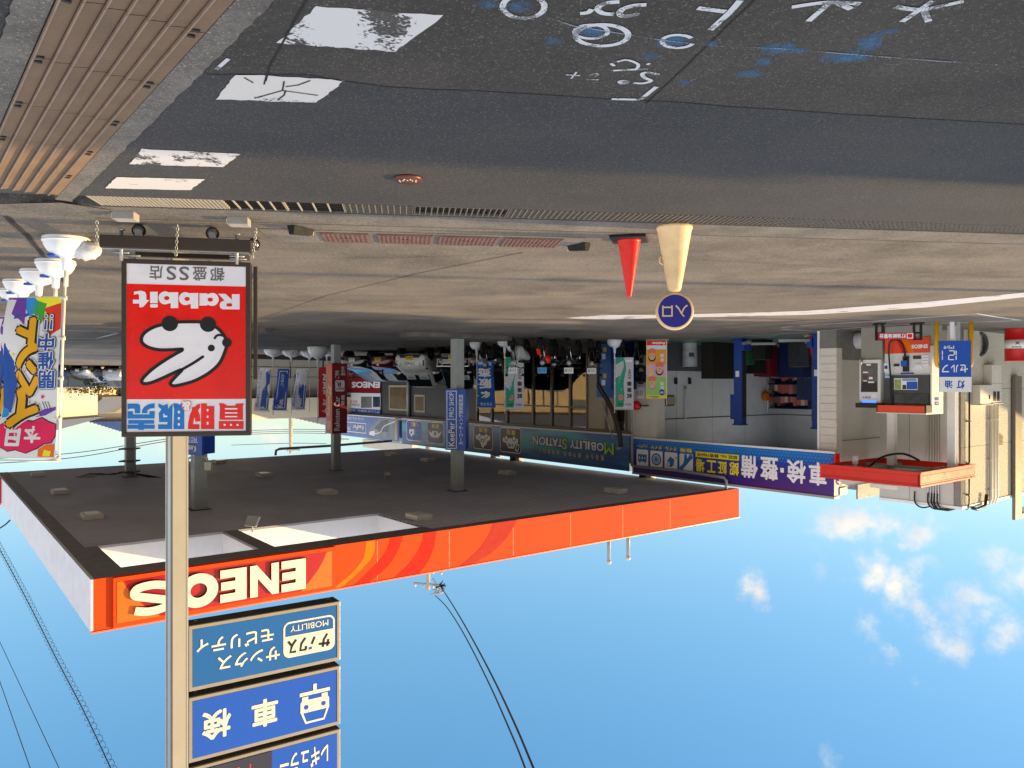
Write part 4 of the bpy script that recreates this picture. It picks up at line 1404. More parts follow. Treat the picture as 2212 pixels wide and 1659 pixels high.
        for du in (0, .14, .3):
            for a_, c_ in (((0, .14), (0, .22)), ((0, .24), (0, .32)), ((.0, .33), (.1, .33))):
                for t_ in range(7):
                    x = ud + du + a_[0] + (c_[0] - a_[0]) * t_ / 6; y_ = z0 + a_[1] + (c_[1] - a_[1]) * t_ / 6
                    b.fp(f, circ(x, y_ + .0, .0055, n=6), LED, .015)
    b.build('panel', bd)
    for uu in (.12, BL - .1):
        b = MB(); q = BF.p(uu, z0, -.12); b.torus(q - Z * .012, BF.ux, Z, .016, .004, STEEL, 10, 5)
        if i < 2:
            q = BF.p(uu, z1_, -.12); b.torus(q + Z * .012, BF.ux, Z, .016, .004, STEEL, 10, 5)
        b.build('eye_bolt', bd)

# ------------------------------------------------------------------ red and white stand sign on castors
q0 = at(541, 830, 7.54); q1 = at(262, 830, 7.30)
q0.z = q1.z = 0
RF = Frame(q0, q1 - q0, Z)
RL = (q1 - q0).length
rb = thing('stand_sign', 'large red and white stand sign with a rabbit emblem on a dark wheeled base', 'stand sign', q0)
FRD = mat('frame_bronze', (66, 56, 50), 0.42, 0.35, var=.06)
zl = lambda p: hit(p[0], p[1], RF.o, RF.n).z
SB, ST = (zl((262, 558)) + zl((541, 568))) / 2, (zl((262, 944)) + zl((541, 941.8))) / 2
b = MB()
t_ = .045
for (a0, a1, c0, c1) in ((0, RL, SB, SB + t_), (0, RL, ST - t_, ST), (0, t_, SB + t_, ST - t_), (RL - t_, RL, SB + t_, ST - t_)):
    b.fb(RF, a0, a1, c0, c1, -.11, 0, FRD)
b.fb(RF, t_, RL - t_, SB + t_, ST - t_, -.10, -.02, FRD)
b.build('frame', rb, bevel=.004)
b = MB()
w = -.012
f = Frame(RF.o, RF.ux, RF.uy)
cu0, cu1, cv0, cv1 = t_ - .004, RL - t_ + .004, SB + t_ - .004, ST - t_ + .004
WSG = mat('sign_face_white', (232, 230, 236), 0.25, var=.02)
RSG = mat('sign_face_red', (232, 20, 6), 0.25, var=.02)
b.fp(f, [(cu0, cv0), (cu1, cv0), (cu1, cv1), (cu0, cv1)], WSG, w)
U4 = lambda x, y: f.uv(z4(x, y))
rv0 = (U4(1085, 238)[1] + U4(2130, 268)[1]) / 2; rv1 = (U4(1085, 1238)[1] + U4(2125, 1240)[1]) / 2
b.fp(f, [(cu0, rv0), (cu1, rv0), (cu1, rv1), (cu0, rv1)], RSG, w + .002)
GP = mat('print_grey', (104, 96, 96), .4, var=.02)
for ch_, x0, x1 in (('都', 1940, 1815), ('盛', 1785, 1665), ('S', 1630, 1545), ('S', 1520, 1435), ('店', 1405, 1288)):
    ua, ub = U4(x0, 150)[0], U4(x1, 150)[0]
    b.text(f, ch_, (ua, U4(1600, 92)[1], ub, U4(1600, 212)[1]), GP, w + .003, .012)
r1, k1 = zoomer(500, 1140, 500, 1270), zoomer(490, 1590, 510, 1270)
R4 = lambda z, x0, y0, x1, y1: [z(x0, y0), z(x1, y0), z(x1, y1), z(x0, y1)]
PO = lambda z, pts, m_, w_: b.fpp(f, [z(*q_) for q_ in pts], m_, w + w_)
RE = lambda z, x0, y0, x1, y1, m_, w_: b.fpp(f, R4(z, x0, y0, x1, y1), m_, w + w_)
PO(r1, [(1163, 250), (995, 248), (968, 236), (960, 205), (968, 180), (985, 168), (1010, 160), (945, 90), (1022, 92), (1085, 152), (1085, 95), (1163, 95)], WSG, .004)
PO(r1, rrect(1030, 188, 1087, 221, 12), RSG, .0065)
for sx, cx, cy, y0, y1_ in ((755, 885, 148, 85, 210), (667, 612, 140, 83, 240), (463, 405, 132, 75, 236)):
    RE(r1, sx, y0, sx + 76, y1_, WSG, .004)
    PO(r1, circ(cx, cy, 66, 66, 32), WSG, .0046)
    RE(r1, min(cx, sx + 30), cy - 56, max(cx, sx + 40), cy + 56, WSG, .0052)
    PO(r1, circ(cx + (-20 if cx > sx else 18), cy + 3, 27, 21, 20), RSG, .0065)
RE(r1, 253, 70, 330, 185, WSG, .004); PO(r1, rrect(253, 195, 332, 230, 14), WSG, .004)
PO(r1, [(145, 228), (180, 225), (245, 155), (215, 152), (213, 95), (200, 70), (160, 60), (90, 68), (86, 100), (125, 92), (140, 100), (142, 150), (78, 150), (78, 190), (143, 190)], WSG, .004)
SKB = mat('print_sky_blue', (0, 116, 196), .3, var=.02)
for q_ in ((47, 275, 318, 315), (55, 227, 312, 265), (47, 172, 318, 213), (47, 140, 102, 172), (265, 140, 318, 172)):
    RE(k1, *q_, SKB, .004)
RE(k1, 155, 262, 212, 325, SKB, .0046)
PO(k1, [(47, 65), (150, 65), (172, 80), (174, 160), (120, 160), (118, 115), (75, 113), (47, 125)], SKB, .004)
PO(k1, [(318, 60), (318, 110), (275, 112), (245, 130), (245, 160), (190, 160), (192, 130), (215, 95), (255, 72)], SKB, .004)
PO(k1, [(505, 318), (613, 318), (613, 130), (597, 118), (588, 62), (562, 76), (545, 62), (500, 62), (512, 118)], SKB, .004)
PO(k1, [(353, 318), (353, 272), (445, 272), (445, 248), (362, 248), (358, 160), (385, 120), (355, 95), (355, 62), (405, 85), (440, 65), (452, 85), (450, 125), (470, 90), (497, 65), (492, 318)], SKB, .004)
PO(k1, [(405, 165), (418, 165), (418, 182), (445, 182), (445, 198), (405, 198)], WSG, .0065)
PO(k1, [(780, 318), (913, 318), (913, 88), (838, 88), (838, 62), (780, 62)], RSG, .004)
PO(k1, [(650, 318), (652, 260), (668, 180), (690, 130), (688, 100), (715, 98), (745, 70), (772, 65), (772, 100), (750, 135), (768, 175), (775, 240), (722, 245), (720, 200), (712, 210), (700, 270), (765, 270), (765, 318)], RSG, .004)
RE(k1, 957, 238, 1205, 318, RSG, .004)
PO(k1, [(965, 225), (1200, 225), (1198, 92), (1207, 60), (1130, 65), (1120, 85), (1040, 85), (1008, 62), (958, 60), (968, 92)], RSG, .004)
for q_ in ((550, 135, 570, 160), (550, 198, 570, 222), (550, 258, 570, 282), (838, 117, 855, 140), (838, 183, 855, 205), (838, 245, 855, 272), (1007, 266, 1027, 284), (1070, 266, 1090, 284), (1135, 266, 1155, 284), (1020, 108, 1143, 122), (1020, 150, 1143, 162), (1020, 187, 1143, 199)):
    RE(k1, *q_, WSG, .0065)
b.text(f, '&', (U4(1652, 1300)[0], U4(1600, 1252)[1], U4(1562, 1300)[0], U4(1600, 1342)[1]), RSG, w + .0075, .13); b.text(f, '&', (U4(1648, 1300)[0], U4(1600, 1256)[1], U4(1568, 1300)[0], U4(1600, 1338)[1]), WSG, w + .011, .05)
# the emblem
OUT = [(1960, 750), (1938, 840), (1890, 935), (1800, 1015), (1680, 1080), (1560, 1115), (1500, 1124), (1470, 1108), (1482, 1082), (1530, 1030), (1572, 983), (1500, 1012), (1400, 1058), (1310, 1095), (1245, 1106), (1222, 1085), (1245, 1045), (1320, 975), (1420, 905), (1520, 845), (1578, 808), (1480, 812), (1370, 812), (1280, 790), (1226, 750), (1224, 700), (1260, 655), (1330, 615), (1400, 595), (1465, 578), (1550, 572), (1640, 570), (1730, 572), (1800, 585), (1870, 620), (1925, 675)]
pts = [U4(*p) for p in catmull(OUT, 5, True)]
b.fp(f, pts, WSG, w + .004)
k = (U4(1100, 700)[0] - U4(2100, 700)[0]) / 1000
b.stroke(f, pts, 30 * k, BLACKPRINT, w + .006, closed=True)
b.stroke(f, [U4(*p) for p in catmull([(1572, 983), (1620, 955), (1680, 920), (1752, 872)], 5)], 26 * k, BLACKPRINT, w + .006)
b.stroke(f, [U4(*p) for p in catmull([(1855, 712), (1870, 692), (1895, 684), (1930, 690)], 5)], 22 * k, BLACKPRINT, w + .0065)
for (x, y, r) in ((1825, 797, 31), (1960, 750, 43), (1466, 585, 71), (1797, 592, 71)):
    u, v = U4(x, y); b.fp(f, circ(u, v, r * k, r * k, 30), BLACKPRINT, w + .008)
b.build('face', rb)
# side rail, base box, jacks and castors
b = MB()
b.fb(RF, -.055, -.02, SB + .03, zl((545, 820)), -.10, -.06, FRD)
for zz in (SB + .10, zl((545, 800))):
    b.fb(RF, -.03, 0, zz, zz + .05, -.09, -.07, STEEL)
b.build('side_rail', rb)
bz0, bz1 = (zl(y7(230, 390)) + zl(y7(1505, 440))) / 2, (zl(y7(235, 500)) + zl(y7(1500, 540))) / 2
bu1, bu0 = RF.uv(y7(230, 450))[0], RF.uv(y7(1505, 490))[0]
b = MB(); b.fb(RF, bu0, bu1, bz0, bz1, -.05, .08, FRD); b.fb(RF, bu0 + .1, bu0 + .16, bz0 + .05, bz1 - .02, -.62, -.05, FRD); b.fb(RF, bu1 - .11, bu1 - .05, bz0 + .05, bz1 - .02, -.62, -.05, FRD); b.fb(RF, bu0 + .161, bu1 - .111, bz0 + .05, bz1 - .02, -.62, -.56, FRD)
b.fb(RF, bu0 + .02, bu1 - .02, bz1, bz1 + .012, -.02, .07, STEEL)
b.build('base', rb, bevel=.006)
for uu in (bu1 - .28, bu0 + .06 + .05):
    b = MB(); b.fb(RF, uu, uu + .05, bz1, SB + .05, -.07, -.03, STEEL); b.tube([RF.p(uu - .06, SB - .03, .0), RF.p(uu + .1, SB - .03, .0)], .009, STEEL); b.build('bracket', rb)
for (px, py) in (y7(405, 320), y7(1383, 370)):
    uu = RF.uv((px, py))[0]
    b = MB(); q = RF.p(uu, 0, .04); q.z = .07; b.tube([q, q + Z * (bz1 + .12 - .07)], .016, STEEL, 12); b.lathe([(.035, 0), (.035, .012), (.018, .014)], STEEL, q, 16)
    b.tube([q + Z * (bz1 + .06 - .09) - RF.ux * .07, q + Z * (bz1 + .06 - .09) + RF.ux * .07], .010, STEEL); b.build('jack', rb)
for (px, py, ww) in (y7(535, 315) + (-.03,), y7(1165, 345) + (-.03,), y7(1462, 445) + (-.55,), y7(405, 365) + (-.55,)):
    uu = RF.uv((px, py))[0]
    uu = uu if ww > -.1 else uu * 1.0
    q = RF.p(uu, .075, ww); q.z = .064
    cs = MB(); cs.hexa([q + RF.ux * x + RF.n * y + Z * z for x, y, z in ((-.02, .025, -.01), (.03, .025, -.01), (.03, .031, -.01), (-.02, .031, -.01), (-.05, .025, bz0 - .073), (.03, .025, bz0 - .073), (.03, .031, bz0 - .073), (-.05, .031, bz0 - .073))], STEEL)
    cs.hexa([q + RF.ux * x - RF.n * y + Z * z for x, y, z in ((-.02, .031, -.01), (.03, .031, -.01), (.03, .025, -.01), (-.02, .025, -.01), (-.05, .031, bz0 - .073), (.03, .031, bz0 - .073), (.03, .025, bz0 - .073), (-.05, .025, bz0 - .073))], STEEL)
    c_ = cs.build('castor', rb)
    wb = MB(); wb.lathe([(.045, -.02), (.060, -.02), (.063, -.012), (.063, .012), (.060, .02), (.045, .02), (.04, .012), (.0, .012)], RUBBER, q, 24, RF.n); wb.lathe([(.046, -.023), (.046, .023), (0, .026)], STEEL, q, 20, RF.n); wb.build('wheel', c_)


def chain(name, p, q_, sag=0.0):
    b = MB()
    n = max(4, int((p - q_).length / .030))
    d = (q_ - p).normalized(); s1 = d.orthogonal().normalized(); s2 = d.cross(s1)
    for i in range(n):
        c_ = p + (q_ - p) * ((i + .5) / n)
        b.torus(c_, d, s1 if i % 2 else s2, .011, .0042, STEEL, 10, 5, sx=1.75)
    return b.build(name, rb)


for (a, c_) in ((y7(190, 190), y7(215, 490)), (y7(885, 190), y7(878, 560)), (y7(1562, 245), y7(1520, 560))):
    ua, ub = RF.uv(a), RF.uv(c_)
    p = RF.p(ua[0] * .97, 0.03, .15); p.z = max(.02, at(a[0], a[1], p.y).z)
    q_ = RF.p(ub[0], at(c_[0], c_[1], 7.3).z, .10)
    chain('chain', q_, p)
for i, (px, py, wdt, lab) in enumerate(((y7(405, 180)) + (.19, 'pale concrete block under the jack nearest the flags'), (y7(1382, 228)) + (.185, 'pale concrete block under the jack nearest the ramp plates'))):
    q = ground(px, py)
    t = thing('concrete_block', lab, 'concrete block', q, math.atan2(U.y, U.x) + math.pi, 'concrete blocks under the red stand sign')
    b = MB(); b.box(-wdt / 2, wdt / 2, 0, .15, 0, .07, mat('block_concrete', (150, 146, 140), .9, var=.12, scale=14, bump=.4)); b.box(wdt / 2 + .001, wdt / 2 + .012, .02, .13, .01, .06, mat('block_plate', (206, 200, 188), .6)); b.build('block', t, bevel=.006, world=False)

# ------------------------------------------------------------------ advertising flags
TANK = mat('tank_white', (222, 224, 226), 0.4, var=.04)
POLEW = mat('flag_pole', (226, 220, 206), 0.35, var=.03)


def flag_stand(label, loc, rz, h, group, tank=.24, th=.15, lean=(0, 0)):
    t = thing('advertising_flag', label, 'flag', loc, rz, group)
    b = MB(); b.lathe([(tank * .95, 0), (tank, .012), (tank * .99, th * .15), (tank * .93, th * .42), (tank * .78, th * .68), (tank * .55, th * .87), (tank * .25, th * .98), (.05, th * 1.02), (.04, th * 1.6), (0, th * 1.6)], TANK, (0, 0, 0), 28); wt = b.build('water_tank', t, world=False); b = MB(); b.lathe([(tank * 1.01, th * .18), (tank * 1.02, th * .22), (tank * .985, th * .27)], TANK, (0, 0, 0), 28); b.lathe([(.055, 0), (.055, .03), (0, .032)], SBLUE, (tank * .42, -tank * .35, th * .86), 14); b.build('filler_cap', wt, world=False)
    b = MB(); b.tube([(0, 0, th), (lean[0] * .5, lean[1] * .5, h * .5), (lean[0], lean[1], h)], .0135, POLEW, 10); b.tube([(0, 0, th * 1.5), (0.004, 0, th * 1.9 + .1)], .022, POLEW, 10); b.lathe([(.02, 0), (.02, .03), (0, .035)], POLEW, (lean[0], lean[1], h - .02), 10); b.build('pole', t, world=False)
    return t


def cloth(t, u0, u1, v0, v1, base, art=None, lean=0.0, amp=.03, ph=0.0, loops=5, nv=26, nu=8, shear=0.0, curl=0.0, left=False):
    """cloth hung from the pole at x = 0; art(mb, frame) draws on the flat cloth, then everything is bent together"""
    b = MB()
    fr = Frame((0, 0, 0), (1, 0, 0), Z)
    rows = [[fr.p(u0 + (u1 - u0) * j / nu, v0 + (v1 - v0) * i / nv) for j in range(nu + 1)] for i in range(nv + 1)]
    b.grid(rows, base, True)
    if art:
        art(b, fr)
    H_ = v1 - v0
    for i, p in enumerate(b.v):
        s = (p.x - u0) / (u1 - u0); tt = (p.z - v0) / H_
        amp_ = amp * (.25 + .75 * abs(s)) * (1 - .6 * max(0, tt - .8) / .2)
        dy = amp_ * (math.sin(tt * 9 + ph + s * 2.2) * .7 + math.sin(tt * 4.1 + ph * 2 - s * 3) * .5)
        k = curl * s * s * (1 - tt)
        if left:
            dy = amp_ * (math.sin(tt * 9 + ph + (1 - s) * 2.2) * .7) * (1.2 - s)
        b.v[i] = V((p.x - (u0 + u1 if left else 0) + lean * (p.z / 2.0) - abs(k) * .35 + shear * (1 - tt), p.y + dy + k, p.z))
    c = b.build('cloth', t, world=False)
    f = MB()
    for i in range(loops):
        z_ = v0 + H_ * (i + .03) / (loops - .94)
        x_ = lean * z_ / 2.0
        f.tube([(x_ - .02, 0, z_ - .012), (x_ - .02, 0, z_ + .03)], .019, POLEW, 8); f.box(x_ - (u0 + .03 if left else .02), x_ + (.02 if left else u0 + .03), -.004, .004, z_, z_ + .022, POLEW)
    f.build('loop', c, world=False)
    f = MB(); f.tube([(lean * v1 / 2 - .03, 0, v1 + .025), (lean * v1 / 2 + (-u1 if left else u1), 0, v1 + .025)], .009, POLEW, 8); f.build('cross_arm', t, world=False)
    return c


CLW = mat('cloth_white', (224, 222, 222), 0.7, var=.03)
PINK = mat('cloth_pink', (226, 22, 86), 0.7, var=.04)
GOLD = mat('cloth_gold', (226, 164, 4), 0.7, var=.03)
CBLUE = mat('cloth_blue', (30, 78, 160), 0.7, var=.03)
INK = mat('cloth_ink', (34, 20, 16), 0.7, var=0)
CCOL = [mat('cloth_green', (60, 160, 50), .7), mat('cloth_yellow', (236, 226, 40), .7), mat('cloth_red', (220, 50, 30), .7), mat('cloth_purple', (110, 60, 160), .7), mat('cloth_sky', (40, 140, 210), .7), mat('cloth_orange', (236, 110, 20), .7)]


def event_art(b, fr):
    """150-odd centimetres of tyre-sale flag, drawn in a 0..1 by 0..1 box scaled to .60 x 1.72 m"""
    W_, H_, z0 = .68, 1.72, .62
    X = lambda x: .02 + W_ * (1 - x)              # x from the pole's far side
    Y = lambda y: z0 + H_ * y
    P = lambda pts: [(X(x), Y(y)) for x, y in pts]

    def blob(cx, cy, rx, ry, m_, w, n=18):
        b.fp(fr, [(X(cx) + rx * W_ * math.cos(2 * math.pi * i / n), Y(cy) + ry * H_ * math.sin(2 * math.pi * i / n)) for i in range(n)], m_, w)
    # bright fields at the foot
    b.fp(fr, P([(.99, .005), (.99, .20), (.80, .245), (.62, .10), (.70, .005)]), CCOL[2], .003)
    b.fp(fr, P([(.99, .005), (.98, .12), (.78, .16), (.55, .06), (.52, .005)]), CCOL[1], .004)
    b.fp(fr, P([(.75, .005), (.66, .16), (.46, .24), (.50, .005)]), CCOL[0], .0035)
    b.fp(fr, P([(.56, .005), (.52, .2), (.36, .42), (.30, .005)]), CCOL[4], .003)
    b.fp(fr, P([(.36, .005), (.36, .16), (.18, .42), (.12, .10), (.18, .005)]), CCOL[3], .0025)
    b.fp(fr, P([(.42, .10), (.36, .36), (.16, .72), (.02, .70), (.02, .30), (.18, .12)]), CBLUE, .0032)
    b.fp(fr, P([(.34, .005), (.30, .14), (.12, .34), (.02, .36), (.02, .005)]), CCOL[3], .0036)
    b.fp(fr, P([(.02, .60), (.14, .60), (.12, .745), (.02, .75)]), CCOL[4], .0038)
    b.fp(fr, P([(.98, .70), (.80, .735), (.62, .745), (.70, .705), (.98, .68)]), CCOL[3], .0034)
    for k in range(9):
        x = .04 + k * .115
        b.fp(fr, [(X(x) + .055 * math.cos(a_), Y(.965) + .04 * math.sin(a_)) for a_ in [2 * math.pi * i / 14 for i in range(14)]], WHITE, .0028 + .0001 * k)
    b.fp(fr, P([(.62, .30), (.50, .47), (.40, .46), (.48, .30)]), CCOL[5], .0045)
    for (x, y, m_) in ((.30, .42, CCOL[1]), (.74, .62, CCOL[2]), (.18, .36, CCOL[1])):
        b.fp(fr, [(X(x) + (.03 if i % 2 else .013) * math.cos(i * math.pi / 5), Y(y) + (.03 if i % 2 else .013) * math.sin(i * math.pi / 5)) for i in range(10)], m_, .006)
    # pink burst across the top
    top = [(0.01, .80), (.12, .775), (.26, .795), (.40, .765), (.58, .775), (.74, .75), (.86, .775), (.99, .79), (.99, .86), (.93, .90), (.82, .905), (.70, .935), (.52, .965), (.34, .945), (.20, .955), (.08, .93), (.01, .95)]
    b.stroke(fr, P(top), .022, INK, .004, closed=True)
    b.fp(fr, P(top), PINK, .005)
    b.fp(fr, P([(.99, .91), (.84, .915), (.72, .945), (.72, .99), (.99, .99)]), CCOL[5], .0052)
    b.fp(fr, P([(.94, .955), (.82, .945), (.80, .985), (.92, .985)]), CCOL[1], .0058)
    b.text(fr, '本', (X(.76), Y(.80), X(.46), Y(.905)), CLW, .007, .04)
    b.text(fr, '日', (X(.40), Y(.815), X(.14), Y(.925)), CLW, .007, .05)
    # large gold syllables
    for ch_, x0, x1, ya, yb in (('イ', .66, .14, .615, .80), ('ベ', .66, .26, .465, .63), ('ン', .62, .28, .30, .47), ('ト', .55, .28, .14, .30)):
        r = (X(x0), Y(ya), X(x1), Y(yb))
        for off, m_, w in ((.19, CLW, .008), (.15, INK, .011), (.075, GOLD, .014)):
            g_ = off * .28
            b.text(fr, ch_, (r[0] - g_, r[1] - g_, r[2] + g_, r[3] + g_), m_, w, off)
    for i, ch_ in enumerate('開催中'):
        ya = .565 - i * .115
        r = (X(.95 - .02 * i), Y(ya - .105), X(.68 - .02 * i), Y(ya))
        for off, m_, w in ((.13, INK, .009), (.09, CLW, .012), (.025, CBLUE, .015)):
            g_ = off * .16
            b.text(fr, ch_, (r[0] - g_, r[1] - g_, r[2] + g_, r[3] + g_), m_, w, off)
    for x in (.84, .74):
        for m_, w, e in ((INK, .009, .018), (CLW, .012, .011), (CBLUE, .015, 0)):
            b.fp(fr, [(X(x) - .012 - e, Y(.205) + e), (X(x) + .016 + e, Y(.205) + e), (X(x) + .010 + e, Y(.145) - e), (X(x) - .008 - e, Y(.145) - e)], m_, w)
            b.fp(fr, circ(X(x) + .003, Y(.122), .013 + e), m_, w)
    for k in range(3):
        b.stroke(fr, P([(.80 + k * .05, .70), (.74 + k * .05, .65)]), .007, INK, .006)


GEV = 'colourful event flags beside the red sign'
q = ground(143, 513)
t1 = flag_stand('colourful event flag in full view nearest the red sign', q, .12, 2.36, GEV, .225, .22, (.10, .02))
cloth(t1, .02, .70, .62, 2.34, CLW, event_art, lean=.095, amp=.045, ph=.6, curl=.06)
# wrapped plastic bag tied to the first tank
b = MB()
BAG = mat('clear_bag', (206, 208, 214), 0.25, var=.1, scale=20)
rr = []
for i in range(13):
    a = math.pi * i / 12
    row = []
    for j in range(17):
        t_ = 2 * math.pi * j / 16
        k = 1 + .14 * math.sin(5 * t_ + i) + .10 * math.sin(9 * t_ - 2 * i)
        row.append(q + V((-.19 + .17 * math.cos(a), .02 + .10 * math.sin(a) * math.cos(t_) * k, .13 + .10 * math.sin(a) * math.sin(t_) * k)))
    rr.append(row)
b.grid(rr, BAG)
tag(b.build('plastic_bag', None), 'crumpled clear plastic bag resting on the white flag base by the red sign', 'plastic bag')
for (px, py, rz, lab, ph) in ((84, 583, .10, 'colourful event flag just behind the front one, half hidden', 1.9), (44, 605, .06, 'colourful event flag cut by the picture edge', 3.0), (120, 562, .5, 'colourful event flag with its lower half behind the front pole', 4.2)):
    q = ground(px, py)
    tt = flag_stand(lab, q, rz, 2.36, GEV, .225, .22, (.06, 0))
    if ph < 4:
        cloth(tt, .02, .70, .62, 2.34, CLW, event_art, lean=.05, amp=.045, ph=ph, curl=.10)
    else:
        cloth(tt, .02, .52, .90, 2.30, CLW, None, lean=.05, amp=.04, ph=ph, curl=.3)
q = ground(30, 624)
tt = flag_stand('red event flag glimpsed behind the colourful ones at the picture edge', q, 0, 2.3, GEV, .225, .22, (.05, 0))
cloth(tt, .02, .60, .55, 2.25, mat('cloth_scarlet', (214, 20, 40), .7), lambda b, fr: b.vtext(fr, 'タイヤ', (.08, .7, .54, 2.1), CLW, .006, .05), lean=.05, amp=.03, ph=.3)

# ------------------------------------------------------------------ station building: workshop, shop, car wash end
E0 = V((-4.58, 27.8, 0))
BF_ = Frame(E0, B, Z)                                # shop front: u away to the right, front faces the viewer
SIDING = mat('siding_cream', (206, 200, 186), 0.55, var=.05, scale=2)
WALLG = mat('workshop_wall', (206, 208, 210), 0.6, var=.06, scale=1.5)
WALLD = mat('workshop_dado', (84, 88, 94), 0.6, var=.08)
PLINTH = mat('plinth_grey', (120, 118, 112), 0.8, var=.1)
SHOPW = mat('shop_wall_beige', (176, 160, 136), 0.6, var=.05)
BRNF = mat('shop_frame_bronze', (94, 84, 74), 0.4, .4, var=.05)
TILE = mat('shop_tile', (74, 62, 52), 0.5, var=.2, scale=9)
bld = thing('station_building', 'long flat-roofed station building with an open workshop and a glazed shop', 'building', E0)
UG0, UG1 = BF_.uv((1807.5, 830))[0], 0.0              # workshop
UP0, UP1 = BF_.uv((1768, 830))[0], BF_.uv((1418, 830))[0]
US1 = BF_.uv((866, 830))[0]                          # end of the main shop sign
US2 = BF_.uv((735, 830))[0] + 1.5
ROOFZ = 4.52
OPZ = 3.50
DEP = 9.0
b = MB()
f = BF_
# front piers with lap boards
def laps(u0, u1, z0, z1_, step=.22):
    n = int((z1_ - z0) / step)
    for i in range(n):
        a = z0 + i * (z1_ - z0) / n
        c_ = a + (z1_ - z0) / n
        b.add([f.p(u0, a, .022), f.p(u1, a, .022), f.p(u1, c_, .004), f.p(u0, c_, .004), f.p(u0, a, 0.0), f.p(u1, a, 0)], [(0, 1, 2, 3), (4, 5, 1, 0)], SIDING)


laps(UG0, UP0, .52, OPZ); laps(UP1 + .28, 0.25, .52, OPZ)
b.fb(f, UG0, UP0, 0, .52, -.3, .03, PLINTH); b.fb(f, UP1 + .28, .25, 0, .5, -.3, .03, mat('plinth_dark', (60, 58, 56), .8))
b.fb(f, UG0, UP0, .52, OPZ + .02, -.3, 0, SIDING); b.fb(f, UP1 + .28, .25, .5, OPZ, -.3, 0, SIDING)
b.fb(f, UP1, UP1 + .28, 0, OPZ, -.45, .01, SIDING)
b.fb(f, UP0 - .06, UP0 + .001, 0, OPZ, -.1, .06, WHITE)
b.fb(f, UG0, .25, OPZ, ROOFZ - .05, -.3, -.06, SIDING)
b.build('front_wall', bld)
# side wall in the recess, back and partition
b = MB()
REC = 2.5
b.hexa([f.p(UG0, 0, -.3), f.p(UG0, 0, -DEP), f.p(UG0 + .15, 0, -DEP), f.p(UG0 + .15, 0, -.3)] + [f.p(UG0, ROOFZ, -.3), f.p(UG0, ROOFZ, -DEP), f.p(UG0 + .15, ROOFZ, -DEP), f.p(UG0 + .15, ROOFZ, -.3)], mat('side_panel_grey', (188, 186, 176), .55, var=.04, scale=1))
b.fb(f, UG0 - .012, UG0 - .001, .02, .85, -.29, -DEP + .2, PLINTH)
b.fb(f, UG0 - .02, UG0 - .001, 3.18, 3.2, -DEP, -.3, PLINTH)
b.build('side_wall', bld)
b = MB()
b.fb(f, .0, .15, 0, ROOFZ - .041, -DEP, -.3, WALLG); b.fb(f, -.012, -.001, 0, 1.05, -DEP, -.45, WALLD)
b.fb(f, -.02, -.001, 2.86, 2.90, -DEP, -.46, mat('joint_grey', (90, 92, 96), .6))
for s_ in (2.2, 4.4, 6.6):
    b.fb(f, -.006, -.001, 1.05, ROOFZ - .3, -s_ - .006, -s_, PLINTH)
b.fb(f, UG0, .15, 0, ROOFZ - .04, -DEP - .15, -DEP, WALLG); b.fb(f, UG0 + .15, 0, 0, 1.05, -DEP, -DEP + .012, WALLD); b.fb(f, UG0 + .15, 0, 2.86, 2.9, -DEP, -DEP + .02, PLINTH)
b.build('inner_wall', bld)
b = MB(); b.fb(f, UG0 + .1, .1, -.1, .006, -DEP, -.02, mat('workshop_floor', (92, 112, 104), .35, var=.15, scale=1.2)); b.build('workshop_floor', bld)
b = MB()
RS = mat('roof_sheet', (130, 130, 128), .6); WC_ = mat('workshop_ceiling', (150, 152, 154), .7)
b.fb(f, .14, US2, ROOFZ - .04, ROOFZ + .02, -DEP, -.08, RS)
for u0, u1, d0, d1 in ((UG0, .139, .08, 3.5), (UG0, .139, 7.6, DEP), (UG0, UG0 + 1.2, 3.5, 7.6), (-1.2, .139, 3.5, 7.6)):   # unseen opening added over the bay to let daylight in
    b.fb(f, u0, u1, ROOFZ - .04, ROOFZ + .02, -d1, -d0, RS)
b.fb(f, UG0 + 1.2, UG0 + 1.26, ROOFZ + .02, ROOFZ + .8, -7.6, -3.5, RS); b.fb(f, UG0 + 1.2, -1.2, ROOFZ + .02, ROOFZ + .8, -7.66, -7.601, RS); b.fb(f, UG0 + 1.261, -1.2, ROOFZ + .02, ROOFZ + .5, -3.5, -3.44, RS)  # upstands added round the opening to keep direct sun out
b.build('roof', bld)
pm = bpy.data.materials.new('added_polycarbonate'); pm.use_nodes = True
N_, L_ = pm.node_tree.nodes, pm.node_tree.links
N_.remove(N_['Principled BSDF']); tl = N_.new('ShaderNodeBsdfTranslucent'); tl.inputs[0].default_value = (.86, .88, .9, 1); L_.new(tl.outputs[0], N_['Material Output'].inputs[0])
b = MB(); b.fb(f, UG0 + 1.262, -1.2, ROOFZ + .05, ROOFZ + .06, -7.599, -3.5, pm); b.build('added_roof_light', bld)  # translucent pane added, unseen, to spread daylight inside the workshop
